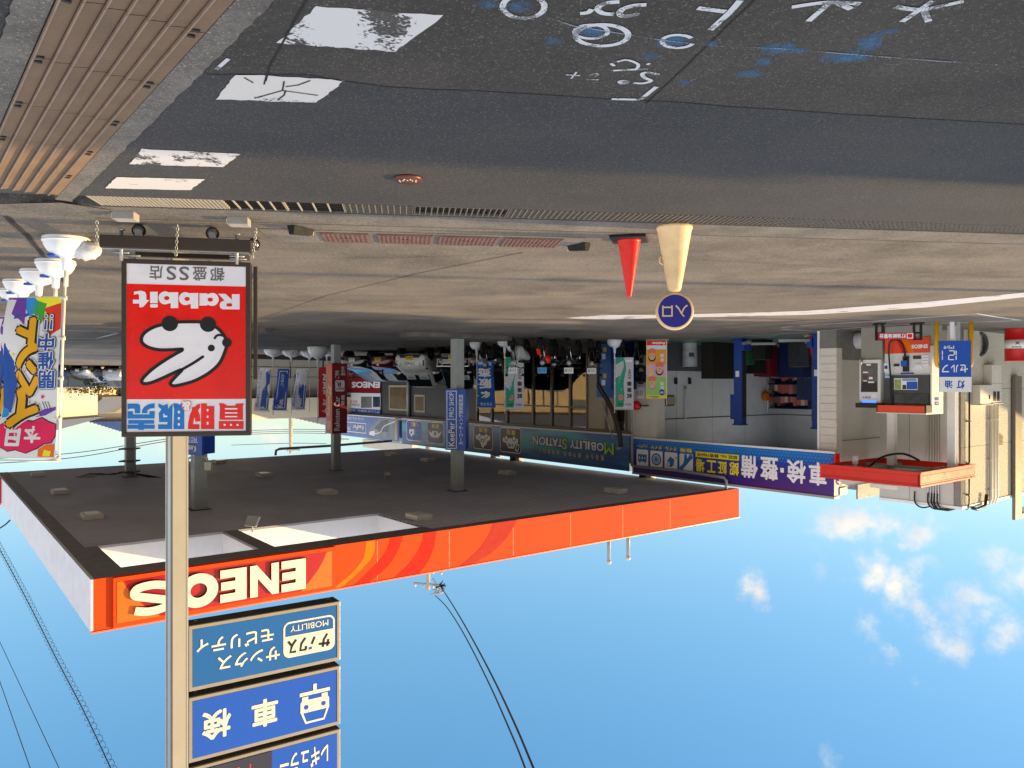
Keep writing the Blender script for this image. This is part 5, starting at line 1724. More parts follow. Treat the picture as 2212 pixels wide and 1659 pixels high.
# window and pipes on the partition inside the workshop
FI = Frame(E0 + f.n * 0, A * -1, Z)
FI = Frame(E0 - f.ux * .013, -A * -1, Z)
PI_ = Frame(E0 - f.ux * .014, A, Z)
PI_ = Frame(E0 - f.ux * .014, -A, Z)
if PI_.n.dot(-B) < 0:
    PI_ = Frame(E0 - f.ux * .014, A, Z)
w0, w1 = PI_.uv(z7(745, 1050)), PI_.uv(z7(570, 1000))
b = MB()
uu = sorted((PI_.uv(z7(745, 1050))[0], PI_.uv(z7(575, 1050))[0])); vv = sorted((PI_.uv(z7(660, 990))[1], PI_.uv(z7(660, 1110))[1]))
b.fb(PI_, uu[0], uu[1], vv[0], vv[1], 0, .05, BRNF)
wn = b.build('window', bld)
b = MB(); um = (uu[0] + uu[1]) / 2; b.fb(PI_, um - .5, um - .05, vv[0] + .06, vv[1] - .06, .05, .054, SHOPW); b.fb(PI_, um + .02, uu[1] - .06, vv[0] + .06, vv[1] - .06, .05, .054, mat('window_dim', (96, 84, 70), .4)); b.build('pane', wn)
for (px, z0, z1_) in ((z7(868, 1000), 1.75, 2.95), (z7(1525, 1000), 1.6, 2.8), (z7(1780, 1000), 1.5, 2.8)):
    u_ = PI_.uv(px)[0]
    b = MB(); b.tube([PI_.p(u_, z0, .04), PI_.p(u_, z1_, .04)], .028, WHITE); b.fb(PI_, u_ - .05, u_ + .05, z0 - .12, z0, .0, .08, GREYPAINT); b.build('conduit', bld)
for px in (z7(923, 832), z7(770, 832)):
    u_, v_ = PI_.uv(px); b = MB(); b.fb(PI_, u_ - .08, u_ + .08, v_ - .12, v_ + .12, 0, .03, DARK); b.build('socket', bld)
# shop front: bronze frames, glass, tiles below
SH0 = .25
SZ = 3.33
b = MB()
b.fb(f, SH0, US2, 0, .32, -.35, -.10, TILE)
b.fb(f, SH0, US2, SZ - .02, SZ + .12, -.4, -.05, BRNF)
b.build('shop_plinth', bld)
mull = [z6(x, 900) for x in (2120, 2000, 1900, 1690, 1500, 1295, 1090, 805, 635, 470)]
mu = [BF_.uv(p)[0] for p in mull]
mu = sorted([u for u in mu if u > SH0 + .1])
b = MB()
for i, u_ in enumerate(mu):
    b.fb(f, u_ - .05, u_ + .05, .32, SZ - .02, -.30, -.16, BRNF)
for (a_, c_) in zip(mu[3:], mu[4:]):
    b.fb(f, a_ + .05, c_ - .05, 2.45, 2.52, -.28, -.18, BRNF)
b.build('shop_frame', bld)
b = MB(); b.fb(f, SH0, mu[0] - .05, .32, SZ - .02, -.30, -.2, SHOPW); b.build('shop_front_wall', bld); b = MB(); b.fb(f, mu[1] + .05, mu[3] - .05, .32, SZ - .02, -.30, -.2, SHOPW); b.build('shop_front_wall', bld); b = MB(); b.fb(f, mu[-1] + .05, BF_.uv(z5(1990, 900))[0], .32, SZ - .02, -.3, -.2, mat('shop_dark_wall', (58, 60, 60), .5)); b.build('shop_front_wall', bld)
GL = glass('shop_glass', (.62, .66, .62), .10)
for i, (a_, c_) in enumerate(zip(mu, mu[1:])):
    if i in (1, 2):
        continue
    b = MB(); b.fb(f, a_ + .05, c_ - .05, .32, SZ - .02, -.235, -.225, GL); b.build('window_pane', bld)
# pale framed window of the far office
b = MB()
u0, u1 = BF_.uv(z5(2115, 1000))[0], BF_.uv(z5(1990, 1000))[0]
b.fb(f, u0, u1 + .02, .8, SZ - .05, -.30, -.22, mat('poster_cream', (206, 200, 176), .5, var=.12, scale=4)); 
b.build('window_board', bld)
u0, u1 = BF_.uv(z5(1990, 1000))[0], US1 + 1.4
b = MB()
DGW = mat('annex_dark_panel', (62, 66, 68), .5)
b.fb(f, u0 + .02, US2 - 1, 0, SZ, -.34, -.3, DGW)
b.build('annex_wall', bld)
for (a_, c_, va, vb) in ((1815, 1700, 1180, 985), (1625, 1420, 1160, 880)):
    ua, ub = BF_.uv(z5(a_, 1050))[0], BF_.uv(z5(c_, 1050))[0]
    za, zb = BF_.uv(z5((a_ + c_) / 2, vb))[1], BF_.uv(z5((a_ + c_) / 2, va))[1]
    b = MB(); b.ring_rect(f, ua, za, ub, zb, .1, SHOPW, -.28); b.fp(f, [(ua + .1, za + .1), (ub - .1, za + .1), (ub - .1, zb - .1), (ua + .1, zb - .1)], mat('annex_window', (112, 98, 76), .15, var=.2, scale=2), -.285); b.build('window', bld)
ud = BF_.uv(z5(1650, 1050))[0]
b = MB(); b.tube([f.p(ud, 0, -.2), f.p(ud, SZ + .05, -.2)], .09, GREYPAINT, 10); b.tube([f.p(ud, SZ, -.2), f.p(ud, SZ + .1, -.1), f.p(ud + .6, SZ + .14, .16), f.p(ud + .6, 4.6, .16)], .11, SHOPW, 10); b.build('downpipe', bld)
# inside of the shop
b = MB()
b.fb(f, .15, US2, 0, .01, -7.5, -.3, mat('shop_floor', (120, 110, 96), .3))
b.fb(f, .15, US2, 0, SZ + .3, -7.6, -7.5, mat('shop_back_wall', (190, 172, 140), .7, var=.08, scale=1))
b.fb(f, .15, US2, SZ + .05, SZ + .1, -7.5, -.3, mat('shop_ceiling', (120, 108, 90), .7))
b.fb(f, 6.2, 6.3, 0, SZ, -7.5, -3, SHOPW)
b.build('shop_interior', bld)
TUBE = mat('fluorescent_tube', (255, 246, 226), .5, var=0, emit=3.5)
for i in range(4):
    for j in range(4):
        u_ = 2.6 + i * 2.8; d_ = 1.2 + j * 1.5
        b = MB(); b.fb(f, u_, u_ + 1.8, SZ - .36, SZ - .31, -d_ - .05, -d_ + .05, TUBE); b.build('ceiling_light', bld)
for (u_, d_, w_, h_, m_) in ((2.4, 3.0, 1.5, 1.1, SHOPW), (4.6, 4.5, 1.8, 1.3, mat('counter_wood', (120, 84, 52), .5)), (8.0, 3.2, 1.4, 1.5, mat('counter_grey', (140, 140, 136), .5)), (10.5, 2.6, 1.0, 1.0, mat('counter_wood', (120, 84, 52), .5))):
    b = MB(); b.fb(f, u_, u_ + w_, .012, h_, -d_ - .6, -d_, m_); b.fb(f, u_ - .04, u_ + w_ + .04, h_, h_ + .05, -d_ - .66, -d_ + .05, BRNF); b.fb(f, u_ + w_ * .3, u_ + w_ * .6, h_ + .05, h_ + .35, -d_ - .3, -d_ - .1, DARK); b.build('counter', bld)

# sign boards along the front, each a shallow box
SGN = mat('sign_edge', (176, 184, 190), .4, .3)
TEAL = bpy.data.materials.new('sign_teal'); TEAL.use_nodes = True
N_, L_ = TEAL.node_tree.nodes, TEAL.node_tree.links
bs = N_['Principled BSDF']; bs.inputs['Roughness'].default_value = .3
tc = N_.new('ShaderNodeTexCoord'); mp = N_.new('ShaderNodeMapping'); mp.inputs['Scale'].default_value = (.15, .15, 1.3); L_.new(tc.outputs['Object'], mp.inputs[0])
no = N_.new('ShaderNodeTexNoise'); no.inputs['Scale'].default_value = 1.6; no.inputs['Detail'].default_value = 2; L_.new(mp.outputs[0], no.inputs[0])
cr = N_.new('ShaderNodeValToRGB'); e = cr.color_ramp.elements
e[0].position = .34; e[0].color = (*lin((6, 66, 128)), 1); e[1].position = .68; e[1].color = (*lin((24, 150, 178)), 1)
x = e.new(.48); x.color = (*lin((8, 92, 158)), 1); x = e.new(.58); x.color = (*lin((16, 140, 156)), 1)
L_.new(no.outputs[0], cr.inputs[0]); L_.new(cr.outputs[0], bs.inputs['Base Color'])

SW = .10
f = Frame(E0 + BF_.n * .06, B, Z)
# shop sign
t = thing('fascia_sign', 'long teal shop sign with white lettering and dark pictogram tiles', 'sign', f.p(0, 3.4))
ua, ub = f.uv((1364, 900))[0], US1 - .4
sz0 = (f.uv(y5(480, 45))[1] + f.uv(y5(2212, 170))[1]) / 2; sz1 = (f.uv(y5(480, 325))[1] + f.uv(y5(2212, 560))[1]) / 2
b = MB(); b.fb(f, ua, ub, sz0, sz1, -.12, SW, TEAL); b.fb(f, ua, ub, sz0 - .05, sz0, -.12, SW + .02, WHITE); b.fb(f, ua, ub, sz1, sz1 + .05, -.12, SW + .01, mat('sign_top_edge', (60, 72, 110), .4)); b.build('panel', t)
b = MB()
UL = lambda x, y: f.uv(y5(x, y))
NV = mat('sign_indigo', (44, 42, 76), .35, var=.03); OWH = mat('sign_offwhite', (240, 232, 222), .4, var=.02); LIME = mat('sign_lime', (158, 214, 40), .4, var=.02); OCH = mat('sign_ochre', (246, 208, 24), .4, var=.02)
wv = SW + .006
letters = [('M', 2112, 2005, 250, 385, LIME), ('O', 1998, 1922, 252, 345, OWH), ('B', 1912, 1858, 246, 336, OWH), ('I', 1845, 1822, 238, 330, OWH), ('L', 1812, 1766, 233, 325, OWH), ('I', 1758, 1738, 230, 322, OWH), ('T', 1730, 1680, 225, 318, OWH), ('Y', 1682, 1628, 221, 313, OWH),
           ('S', 1596, 1536, 208, 326, LIME), ('T', 1540, 1494, 208, 296, OWH), ('A', 1492, 1432, 200, 292, OWH), ('T', 1436, 1390, 196, 288, OWH), ('I', 1382, 1362, 192, 284, OWH), ('O', 1354, 1284, 186, 280, OWH), ('N', 1274, 1216, 178, 274, OWH)]
for ch_, x0, x1, ya, yb, m_ in letters:
    xm = (x0 + x1) / 2
    r = (UL(x0, ya)[0], UL(xm, ya)[1], UL(x1, ya)[0], UL(xm, yb)[1])
    b.text(f, ch_, (r[0] - .03, r[1] - .03, r[2] + .03, r[3] + .03), BLACKPRINT, wv, .032); b.text(f, ch_, r, m_, wv + .006, .012)
sub = [('乗', 2002, 1968, 390, 450), ('る', 1942, 1912, 388, 442), ('も', 1886, 1860, 385, 436), ('の', 1832, 1800, 382, 428), ('乗', 1748, 1714, 370, 416), ('り', 1686, 1664, 364, 412), ('か', 1640, 1608, 356, 406), ('た', 1584, 1556, 352, 402), ('自', 1504, 1480, 342, 388), ('由', 1452, 1428, 336, 382), ('自', 1402, 1380, 330, 376), ('在', 1360, 1328, 324, 372), ('!', 1304, 1299, 320, 362), ('!', 1298, 1293, 320, 360)]
for ch_, x0, x1, ya, yb in sub:
    xm = (x0 + x1) / 2
    b.text(f, ch_, (UL(x0, ya)[0], UL(xm, ya)[1], UL(x1, ya)[0], UL(xm, yb)[1]), OCH, wv, .012)
b.build('lettering', t)


def tile(x0, x1, ya, yb, z_, txt, kind):
    """one pictogram tile on the shop sign"""
    U_ = lambda x, y: f.uv(z_(x, y))
    xm = (x0 + x1) / 2
    u0, u1 = U_(x0, ya)[0], U_(x1, ya)[0]
    v0, v1 = max(sz0 + .02, U_(xm, ya)[1]), min(sz1 - .06, U_(xm, yb)[1])
    b.fp(f, rrect(u0, v0, u1, v1, .16), OWH, wv); b.fp(f, rrect(u0 + .04, v0 + .04, u1 - .04, v1 - .04, .13), NV if kind != 'lease' else SBLUE2, wv + .004)
    k, h = u1 - u0, v1 - v0
    P = lambda pts: [(u0 + k * x, v0 + h * y) for x, y in pts]
    w_ = wv + .008
    for i, ch_ in enumerate(txt):
        b.text(f, ch_, (u0 + k * (.26 + .48 * i / len(txt)), v0 + h * .08, u0 + k * (.26 + .48 * (i + .82) / len(txt)), v0 + h * .29), OCH, w_, .02)
    if kind in ('buy', 'sell'):
        b.fp(f, P([(.14, .42), (.86, .42), (.86, .58), (.70, .62), (.58, .82), (.34, .82), (.26, .62), (.14, .58)]), OWH, w_)
        for cx in (.32, .68):
            b.fp(f, circ(u0 + k * cx, v0 + h * .42, k * .085), NV, w_ + .003); b.fp(f, circ(u0 + k * cx, v0 + h * .42, k * .06), OWH, w_ + .006)
        if kind == 'buy':
            b.fp(f, P([(.34, .64), (.44, .64), (.44, .76), (.38, .76)]), TEAL, w_ + .003); b.fp(f, P([(.48, .64), (.62, .64), (.56, .76), (.48, .76)]), TEAL, w_ + .003)
            b.fp(f, P([(.06, .66), (.20, .60), (.28, .88), (.14, .93)]), OWH, w_ + .003); b.fp(f, P([(.09, .69), (.18, .65), (.23, .84), (.15, .87)]), NV, w_ + .005)
        else:
            b.fp(f, P([(.40, .55), (.62, .55), (.60, .70), (.44, .70)]), NV, w_ + .003); b.fp(f, P([(.46, .58), (.56, .58), (.55, .68), (.48, .68)]), OWH, w_ + .005); b.fp(f, circ(u0 + k * .5, v0 + h * .80, k * .09), OWH, w_ + .003); b.fp(f, P([(.35, .60), (.44, .66), (.40, .78), (.30, .72)]), OWH, w_ + .004)
    elif kind == 'care':
        b.fp(f, P([(.32, .42), (.68, .42), (.72, .66), (.60, .72), (.40, .72), (.28, .66)]), OWH, w_)
        b.fp(f, P([(.5, .66), (.58, .53), (.54, .46), (.46, .46), (.42, .53)]), mat('drop_teal', (30, 120, 150), .4), w_ + .003)
        for s_ in (-1, 1):
            b.fp(f, P([(.5 + s_ * .12, .60), (.5 + s_ * .20, .52), (.5 + s_ * .40, .40), (.5 + s_ * .30, .62), (.5 + s_ * .16, .74)]), OWH, w_ + .002)
    else:
        b.fp(f, P([(.50, .42), (.80, .44), (.82, .62), (.66, .82), (.58, .70), (.50, .70)]), OWH, w_); b.fp(f, P([(.50, .42), (.20, .44), (.18, .62), (.34, .82), (.42, .70), (.50, .70)]), mat('glove_teal', (20, 130, 180), .4), w_)
        b.fp(f, circ(u0 + k * .32, v0 + h * .60, k * .05), SBLUE2, w_ + .003); b.fp(f, circ(u0 + k * .68, v0 + h * .60, k * .05), SBLUE2, w_ + .003)


for a_ in ((1085, 850, 75, 365, y5, '買取', 'buy'), (772, 556, 50, 328, y5, '販売', 'sell'), (225, 42, 15, 265, y5, '保険', 'care'), (1855, 1685, 1255, 1495, z5, 'リース', 'lease')):
    b = MB(); tile(*a_); b.build('pictogram', t)
# garage sign
t = thing('fascia_sign', 'blue and violet workshop sign with large white characters over the open bay', 'sign', f.p(UG0, 3.5))
ga, gb_ = UG0 - .02, f.uv((1373, 900))[0]
gz0, gz1 = (f.uv(y4(320, 222))[1] + f.uv(y4(2045, 362))[1]) / 2, (f.uv(y4(350, 512))[1] + f.uv(y4(2045, 735))[1]) / 2
m = bpy.data.materials.new('sign_violet_blue'); m.use_nodes = True
N_, L_ = m.node_tree.nodes, m.node_tree.links
bs = N_['Principled BSDF']; bs.inputs['Roughness'].default_value = .32
tc = N_.new('ShaderNodeTexCoord'); sp_ = N_.new('ShaderNodeSeparateXYZ'); L_.new(tc.outputs['Object'], sp_.inputs[0])
mr = N_.new('ShaderNodeMapRange'); mr.inputs[1].default_value = 0; mr.inputs[2].default_value = gz1 - gz0; L_.new(sp_.outputs['Z'], mr.inputs[0])
cr = N_.new('ShaderNodeValToRGB'); e = cr.color_ramp.elements
e[0].color = (*lin((10, 92, 176)), 1); e[1].color = (*lin((58, 30, 118)), 1); x = e.new(.35); x.color = (*lin((18, 52, 150)), 1); x = e.new(.65); x.color = (*lin((46, 34, 120)), 1)
L_.new(mr.outputs[0], cr.inputs[0]); L_.new(cr.outputs[0], bs.inputs['Base Color'])
b = MB(); b.fb(f, ga, gb_, gz0, gz1, -.14, SW + .02, m); b.fb(f, ga - .03, gb_ + .03, gz0 - .06, gz0, -.14, SW + .04, WHITE); b.fb(f, ga - .03, gb_ + .03, gz1, gz1 + .07, -.14, SW + .06, GREYPAINT)
b.fb(f, gb_ + .001, gb_ + .06, gz0, gz1, -.1, SW + .02, WHITE); b.fb(f, ga - .05, ga - .001, gz0, gz0 + .5, -.1, SW + .03, RSG)
pn = b.build('panel', t)
pn.parent = t
b = MB()
wv = SW + .026
UL = lambda x, y: f.uv(y4(x, y))
HEX = mat('sign_cyan_dots', (16, 124, 200), .35, var=.02); HEXD = mat('sign_navy_dots', (10, 40, 120), .35, var=.02)
n = int((gb_ - ga) / .11)
for i in range(n):
    for j in range(4):
        r = (.053, .050, .041, .028)[j]
        u_ = ga + .08 + i * .11 + (.055 if j % 2 else 0); v_ = gz0 + .07 + j * .095
        if u_ < gb_ - .06:
            b.fp(f, circ(u_, v_, r, r, 6), HEX, wv)
for ch_, x0, x1, ya, yb in (('車', 1985, 1825, 430, 630), ('検', 1800, 1635, 410, 610), ('整', 1560, 1408, 388, 585), ('備', 1385, 1240, 372, 566)):
    xm = (x0 + x1) / 2
    b.text(f, ch_, (UL(x0, ya)[0], UL(xm, ya)[1], UL(x1, ya)[0], UL(xm, yb)[1]), WHITEPRINT, wv + .006, .028)
uu = UL(1610, 500); b.fp(f, [(uu[0], uu[1] - .07), (uu[0] + .12, uu[1] - .07), (uu[0] + .12, uu[1] + .07), (uu[0], uu[1] + .07)], WHITEPRINT, wv + .006)
for ch_, x0, x1, ya, yb in (('認', 1222, 1140, 430, 545), ('証', 1118, 1040, 422, 535), ('工', 1025, 945, 412, 520), ('場', 925, 850, 400, 512)):
    xm = (x0 + x1) / 2
    b.text(f, ch_, (UL(x0, ya)[0], UL(xm, ya)[1], UL(x1, ya)[0], UL(xm, yb)[1]), YELLOWPRINT, wv + .006, .024)
ua_, ub_ = UL(1222, 400)[0], UL(848, 350)[0]
va_, vb_ = UL(1035, 352)[1], UL(1035, 400)[1]
b.fp(f, [(ua_, va_), (ub_, va_), (ub_, vb_), (ua_, vb_)], YELLOWPRINT, wv + .005)
b.text(f, '認証 No. 静第7984号', (ua_ + .06, va_ + .03, ub_ - .06, vb_ - .03), BLACKPRINT, wv + .009, .015)
ICB = mat('icon_blue', (24, 104, 170), .4, var=.02)
for k_, (x0, x1, ya, yb, txt) in enumerate(((825, 708, 358, 512, '整備'), (690, 580, 345, 492, 'オイル'), (563, 456, 332, 478, 'タイヤ'), (438, 338, 320, 466, 'バッテリー'))):
    xm = (x0 + x1) / 2
    u0, u1, v0, v1 = UL(x0, ya)[0], UL(x1, ya)[0], UL(xm, ya)[1], UL(xm, yb)[1]
    b.fp(f, rrect(u0, v0, u1, v1, .05), WHITEPRINT, wv + .006)
    P = lambda pts: [(u0 + (u1 - u0) * x, v0 + (v1 - v0) * y) for x, y in pts]
    w_ = wv + .010
    if k_ == 3:
        b.fp(f, P([(.12, .28), (.88, .28), (.88, .72), (.12, .72)]), ICB, w_); b.fp(f, P([(.2, .74), (.34, .74), (.34, .8), (.2, .8)]), ICB, w_); b.fp(f, P([(.66, .74), (.8, .74), (.8, .8), (.66, .8)]), ICB, w_)
        b.text(f, '-', P([(.20, .46), (.34, .52)])[0] + P([(.20, .46), (.34, .52)])[1], WHITEPRINT, w_ + .004, .03); b.text(f, '+', P([(.66, .4), (.8, .6)])[0] + P([(.66, .4), (.8, .6)])[1], WHITEPRINT, w_ + .004, .03)
        b.fp(f, P([(.54, .66), (.42, .48), (.49, .48), (.46, .34), (.58, .53), (.51, .53)]), WHITEPRINT, w_ + .004)
    elif k_ == 2:
        c_ = P([(.5, .5)])[0]; r = (u1 - u0) * .40
        b.fp(f, circ(c_[0], c_[1], r, r * .95), ICB, w_); b.fp(f, circ(c_[0], c_[1], r * .72, r * .68), WHITEPRINT, w_ + .003); b.fp(f, circ(c_[0], c_[1], r * .62, r * .58), ICB, w_ + .006)
        for a_ in range(8):
            b.fp(f, circ(c_[0] + r * .4 * math.cos(a_ * .785), c_[1] + r * .38 * math.sin(a_ * .785), r * .1, n=8), WHITEPRINT, w_ + .009)
    elif k_ == 1:
        b.fp(f, P([(.22, .40), (.55, .24), (.80, .52), (.80, .60), (.62, .54), (.60, .84), (.46, .86), (.30, .74)]), ICB, w_); b.fp(f, P([(.10, .40), (.16, .28), (.10, .20), (.04, .28)]), ICB, w_)
        b.stroke(f, P([(.70, .62), (.86, .80), (.64, .84)]), .03, ICB, w_)
    else:
        b.stroke(f, P([(.18, .18), (.82, .80)]), .13, ICB, w_); b.fp(f, P([(.46, .02), (.62, .02), (.64, .34), (.70, .55), (.52, .66), (.38, .50)]), ICB, w_ + .003)
        for cx, cy in ((.16, .16), (.84, .82)):
            c_ = P([(cx, cy)])[0]; b.fp(f, circ(*c_, (u1 - u0) * .15, n=12), ICB, w_ + .001)
    b.text(f, txt, (u0 + .03, UL(xm, ya - 48)[1], u1 - .03, UL(xm, ya - 12)[1]), YELLOWPRINT, wv + .008, .02)
b.build('lettering', t)
# hook of pipe lying across the gutter and the two lamp arms
b = MB()
p = [at(*y4(320, 470), f.p(gb_, 0).y), None]
q0 = f.p(gb_ + .02, f.uv(y4(320, 462))[1], SW + .14)
pts = [f.p(f.uv(y4(320, 462))[0], f.uv(y4(320, 462))[1], SW + .12), f.p(f.uv(y4(700, 498))[0], f.uv(y4(700, 498))[1], SW + .12), f.p(f.uv(y4(1110, 560))[0], f.uv(y4(1110, 560))[1], SW + .12), f.p(f.uv(y4(1130, 590))[0], f.uv(y4(1130, 590))[1], SW + .12), f.p(f.uv(y4(1128, 670))[0], f.uv(y4(1128, 670))[1], SW + .12)]
b.tube(pts, .05, GREYPAINT, 10)
b.tube([f.p(f.uv(y4(310, 220))[0], f.uv(y4(310, 462))[1], SW + .12), f.p(f.uv(y4(310, 220))[0], .1, SW + .12)], .045, GREYPAINT, 10)
b.build('pipe', bld)
# coating sign beyond the shop
t = thing('fascia_sign', 'faded grey-blue coating sign with a car picture at the far end of the shop front', 'sign', f.p(US1, 3.4))
FADE = mat('sign_faded_blue', (84, 112, 172), .35, var=.08, scale=1.2); GRYP = mat('sign_car_grey', (122, 132, 146), .35, var=.15, scale=2)
ka, kb_ = US1 - .1, f.uv((735, 900))[0] + 2
kz0, kz1 = sz0, sz1
b = MB(); b.fb(f, ka, kb_, kz0, kz1, -.12, SW, FADE); b.fb(f, ka, kb_, kz0 - .05, kz0, -.12, SW + .02, WHITE); b.build('panel', t)
b = MB()
UL = lambda x, y: f.uv(z5(x, y)); wv = SW + .008
cl = lambda p: (p[0], max(kz0 + .03, min(kz1 - .03, p[1])))
b.fp(f, [cl(UL(*p)) for p in ((1570, 1235), (1380, 1235), (1300, 1330), (1250, 1400), (1330, 1450), (1450, 1470), (1570, 1480))], GRYP, wv)
b.fp(f, [cl(UL(*p)) for p in ((1480, 1260), (1410, 1270), (1330, 1350), (1400, 1400), (1480, 1390))], mat('sign_windscreen', (60, 72, 90), .2), wv + .005)
b.stroke(f, [UL(*p) for p in catmull([(1560, 1280), (1440, 1330), (1390, 1400), (1290, 1420)], 5)], .05, WHITEPRINT, wv + .008)
b.fp(f, [cl(UL(*p)) for p in ((1335, 1380), (1280, 1390), (1270, 1425), (1330, 1440))], WHITEPRINT, wv + .006)
b.text(f, 'KeePer', (UL(1215, 1340)[0], UL(1150, 1312)[1], UL(1085, 1340)[0], UL(1150, 1375)[1]), BLACKPRINT, wv, .06); b.text(f, 'KeePer', (UL(1212, 1340)[0], UL(1150, 1316)[1], UL(1090, 1340)[0], UL(1150, 1371)[1]), WHITEPRINT, wv + .006, .02)
b.text(f, 'カーコーティング技術', (UL(1210, 1240)[0], UL(1110, 1228)[1], UL(1008, 1240)[0], UL(1110, 1262)[1]), WHITEPRINT, wv, .01)
r_ = (UL(1235, 1330)[0], UL(1110, 1290)[1], UL(1000, 1330)[0], UL(1110, 1400)[1]); b.ring_rect(f, *r_, .04, WHITEPRINT, wv)
b.text(f, 'PRO', (UL(1060, 1340)[0], UL(1040, 1330)[1], UL(1008, 1340)[0], UL(1040, 1372)[1]), WHITEPRINT, wv, .0)
b.build('lettering', t)
# window stickers and banner near the annex: dark red and poster panels
t = thing('wall_banner', 'dark red wall banner with white letters behind the cars', 'banner', BF_.p(US1 + 3, 1, 0))
fr = Frame(BF_.p(0, 0, -.24), B, Z)
u0, u1 = fr.uv(z5(1378, 880))[0], fr.uv(z5(900, 880))[0]; v0, v1 = fr.uv(z5(1200, 690))[1], fr.uv(z5(1200, 958))[1]
b = MB(); b.fb(fr, u0, u1, v0, v1, -.02, .02, MAROON); b.text(fr, 'ENEOS', (fr.uv(z5(1375, 870))[0], fr.uv(z5(1215, 838))[1], fr.uv(z5(1062, 870))[0], fr.uv(z5(1215, 908))[1]), WHITEPRINT, .026, .05); b.build('panel', t)
t = thing('wall_poster', 'white notice board with a car photo panel and a blue strip above the red banner', 'poster', BF_.p(US1 + 3, 2.6, 0))
v0, v1, v2 = fr.uv(z5(1200, 965))[1], fr.uv(z5(1200, 1140))[1], fr.uv(z5(1200, 1188))[1]
b = MB(); b.fb(fr, u0, u1, v0, v1, -.02, .02, WHITEPRINT); b.fb(fr, u0, u1, v1, v2, -.02, .02, SBLUE)
b.fp(fr, [fr.uv(z5(*p)) for p in ((1375, 1005), (1297, 1005), (1297, 1120), (1375, 1120))], mat('photo_navy', (24, 44, 84), .3, var=.4, scale=6), .024)
b.fp(fr, [fr.uv(z5(*p)) for p in ((1285, 1005), (1165, 1005), (1165, 1128), (1285, 1128))], mat('photo_grey', (120, 124, 122), .3, var=.5, scale=4), .024)
b.text(fr, 'ディング 洗車は、当店にお任せ', (u0 + .05, v1 + .06, u1 - .3, v2 - .06), WHITEPRINT, .024, .01)
b.text(fr, '053-442-', (fr.uv(z5(1125, 1060))[0], fr.uv(z5(1080, 1046))[1], fr.uv(z5(1012, 1060))[0], fr.uv(z5(1080, 1072))[1]), REDPRINT, .024, .02)
b.text(fr, 'Dr.Drive', (fr.uv(z5(1145, 1090))[0], fr.uv(z5(1100, 1082))[1], fr.uv(z5(1045, 1090))[0], fr.uv(z5(1100, 1106))[1]), BLACKPRINT, .024, .02)
b.build('panel', t)
# things on the roof line
for i, (pp, h_) in enumerate(((y5(985, 420), .28), (y4(385, 540), .32), (y5(770, 390), .12))):
    u_ = BF_.uv(pp)[0]
    b = MB(); b.fb(BF_, u_ - .18, u_ + .18, sz1 + .05, sz1 + .05 + h_, -.4, -.15, CREAM); b.fb(BF_, u_ + .1, u_ + .18, sz1 + .02, sz1 + .1 + h_, -.15, .1, DARK); b.build('roof_vent', bld)
b = MB()
b.fb(BF_, UG0 - .05, UG0 + .35, ROOFZ + .02, ROOFZ + .22, -.5, -.1, CREAM); b.build('roof_vent', bld); b = MB(); b.fb(BF_, UG0 - .9, UG0 - .1, ROOFZ - .0, ROOFZ + .12, -2.0, -1.7, CREAM); b.build('roof_vent', bld)

# ------------------------------------------------------------------ inside the workshop
LIFTB = mat('lift_blue', (14, 58, 140), 0.4, var=.06)
NAVYC = mat('cabinet_navy', (16, 30, 84), 0.45, var=.06)


def inshop(px, d):
    """floor point under photo x at depth d behind the shop front line"""
    o = E0 - BF_.n * d
    h = hit(px, 830, o, BF_.n)
    return V((h.x, h.y, 0.006))


lift = thing('car_lift', 'blue two-post car lift standing in the open workshop bay', 'car lift', inshop(1680, 1.4), math.atan2(B.y, B.x))
half = (inshop(1749, 1.4) - inshop(1582, 1.4)).length / 2
for s_ in (-1, 1):
    b = MB(); x = s_ * half
    b.box(x - .16, x + .16, -.14, .14, 0, 2.92, LIFTB); b.box(x - .22, x + .22, -.22, .22, 0, .03, LIFTB); b.box(x - .20, x + .20, -.17, .17, 2.90, 2.95, LIFTB)
    p_ = b.build('post', lift, bevel=.012, world=False)
    b = MB(); b.box(x - s_ * .17 - .001, x - s_ * .17 + .02, -.10, .10, .4, 2.7, DARK); b.box(x + s_ * .17, x + s_ * .33, -.10, .10, 1.9, 2.75, LIFTB); b.build('motor_cover', p_, world=False)
    b = MB(); b.box(x - s_ * .30, x - s_ * .12, -.2, .2, .10, .40, LIFTB)
    for yy in (-1, 1):
        b.hexa([(x - s_ * .2, yy * .15 - .05, .14), (x - s_ * .2, yy * .15 + .05, .14), (x - s_ * .9, yy * .75 + .05, .14), (x - s_ * .9, yy * .75 - .05, .14), (x - s_ * .2, yy * .15 - .05, .22), (x - s_ * .2, yy * .15 + .05, .22), (x - s_ * .9, yy * .75 + .05, .22), (x - s_ * .9, yy * .75 - .05, .22)], GREYPAINT)
    b.build('arm', lift, world=False)
    b = MB(); b.box(x - .06, x + .08, -.145, -.141, 1.1, 1.3, WHITEPRINT); b.build('sticker', p_, world=False)

rzB = math.atan2(B.y, B.x)


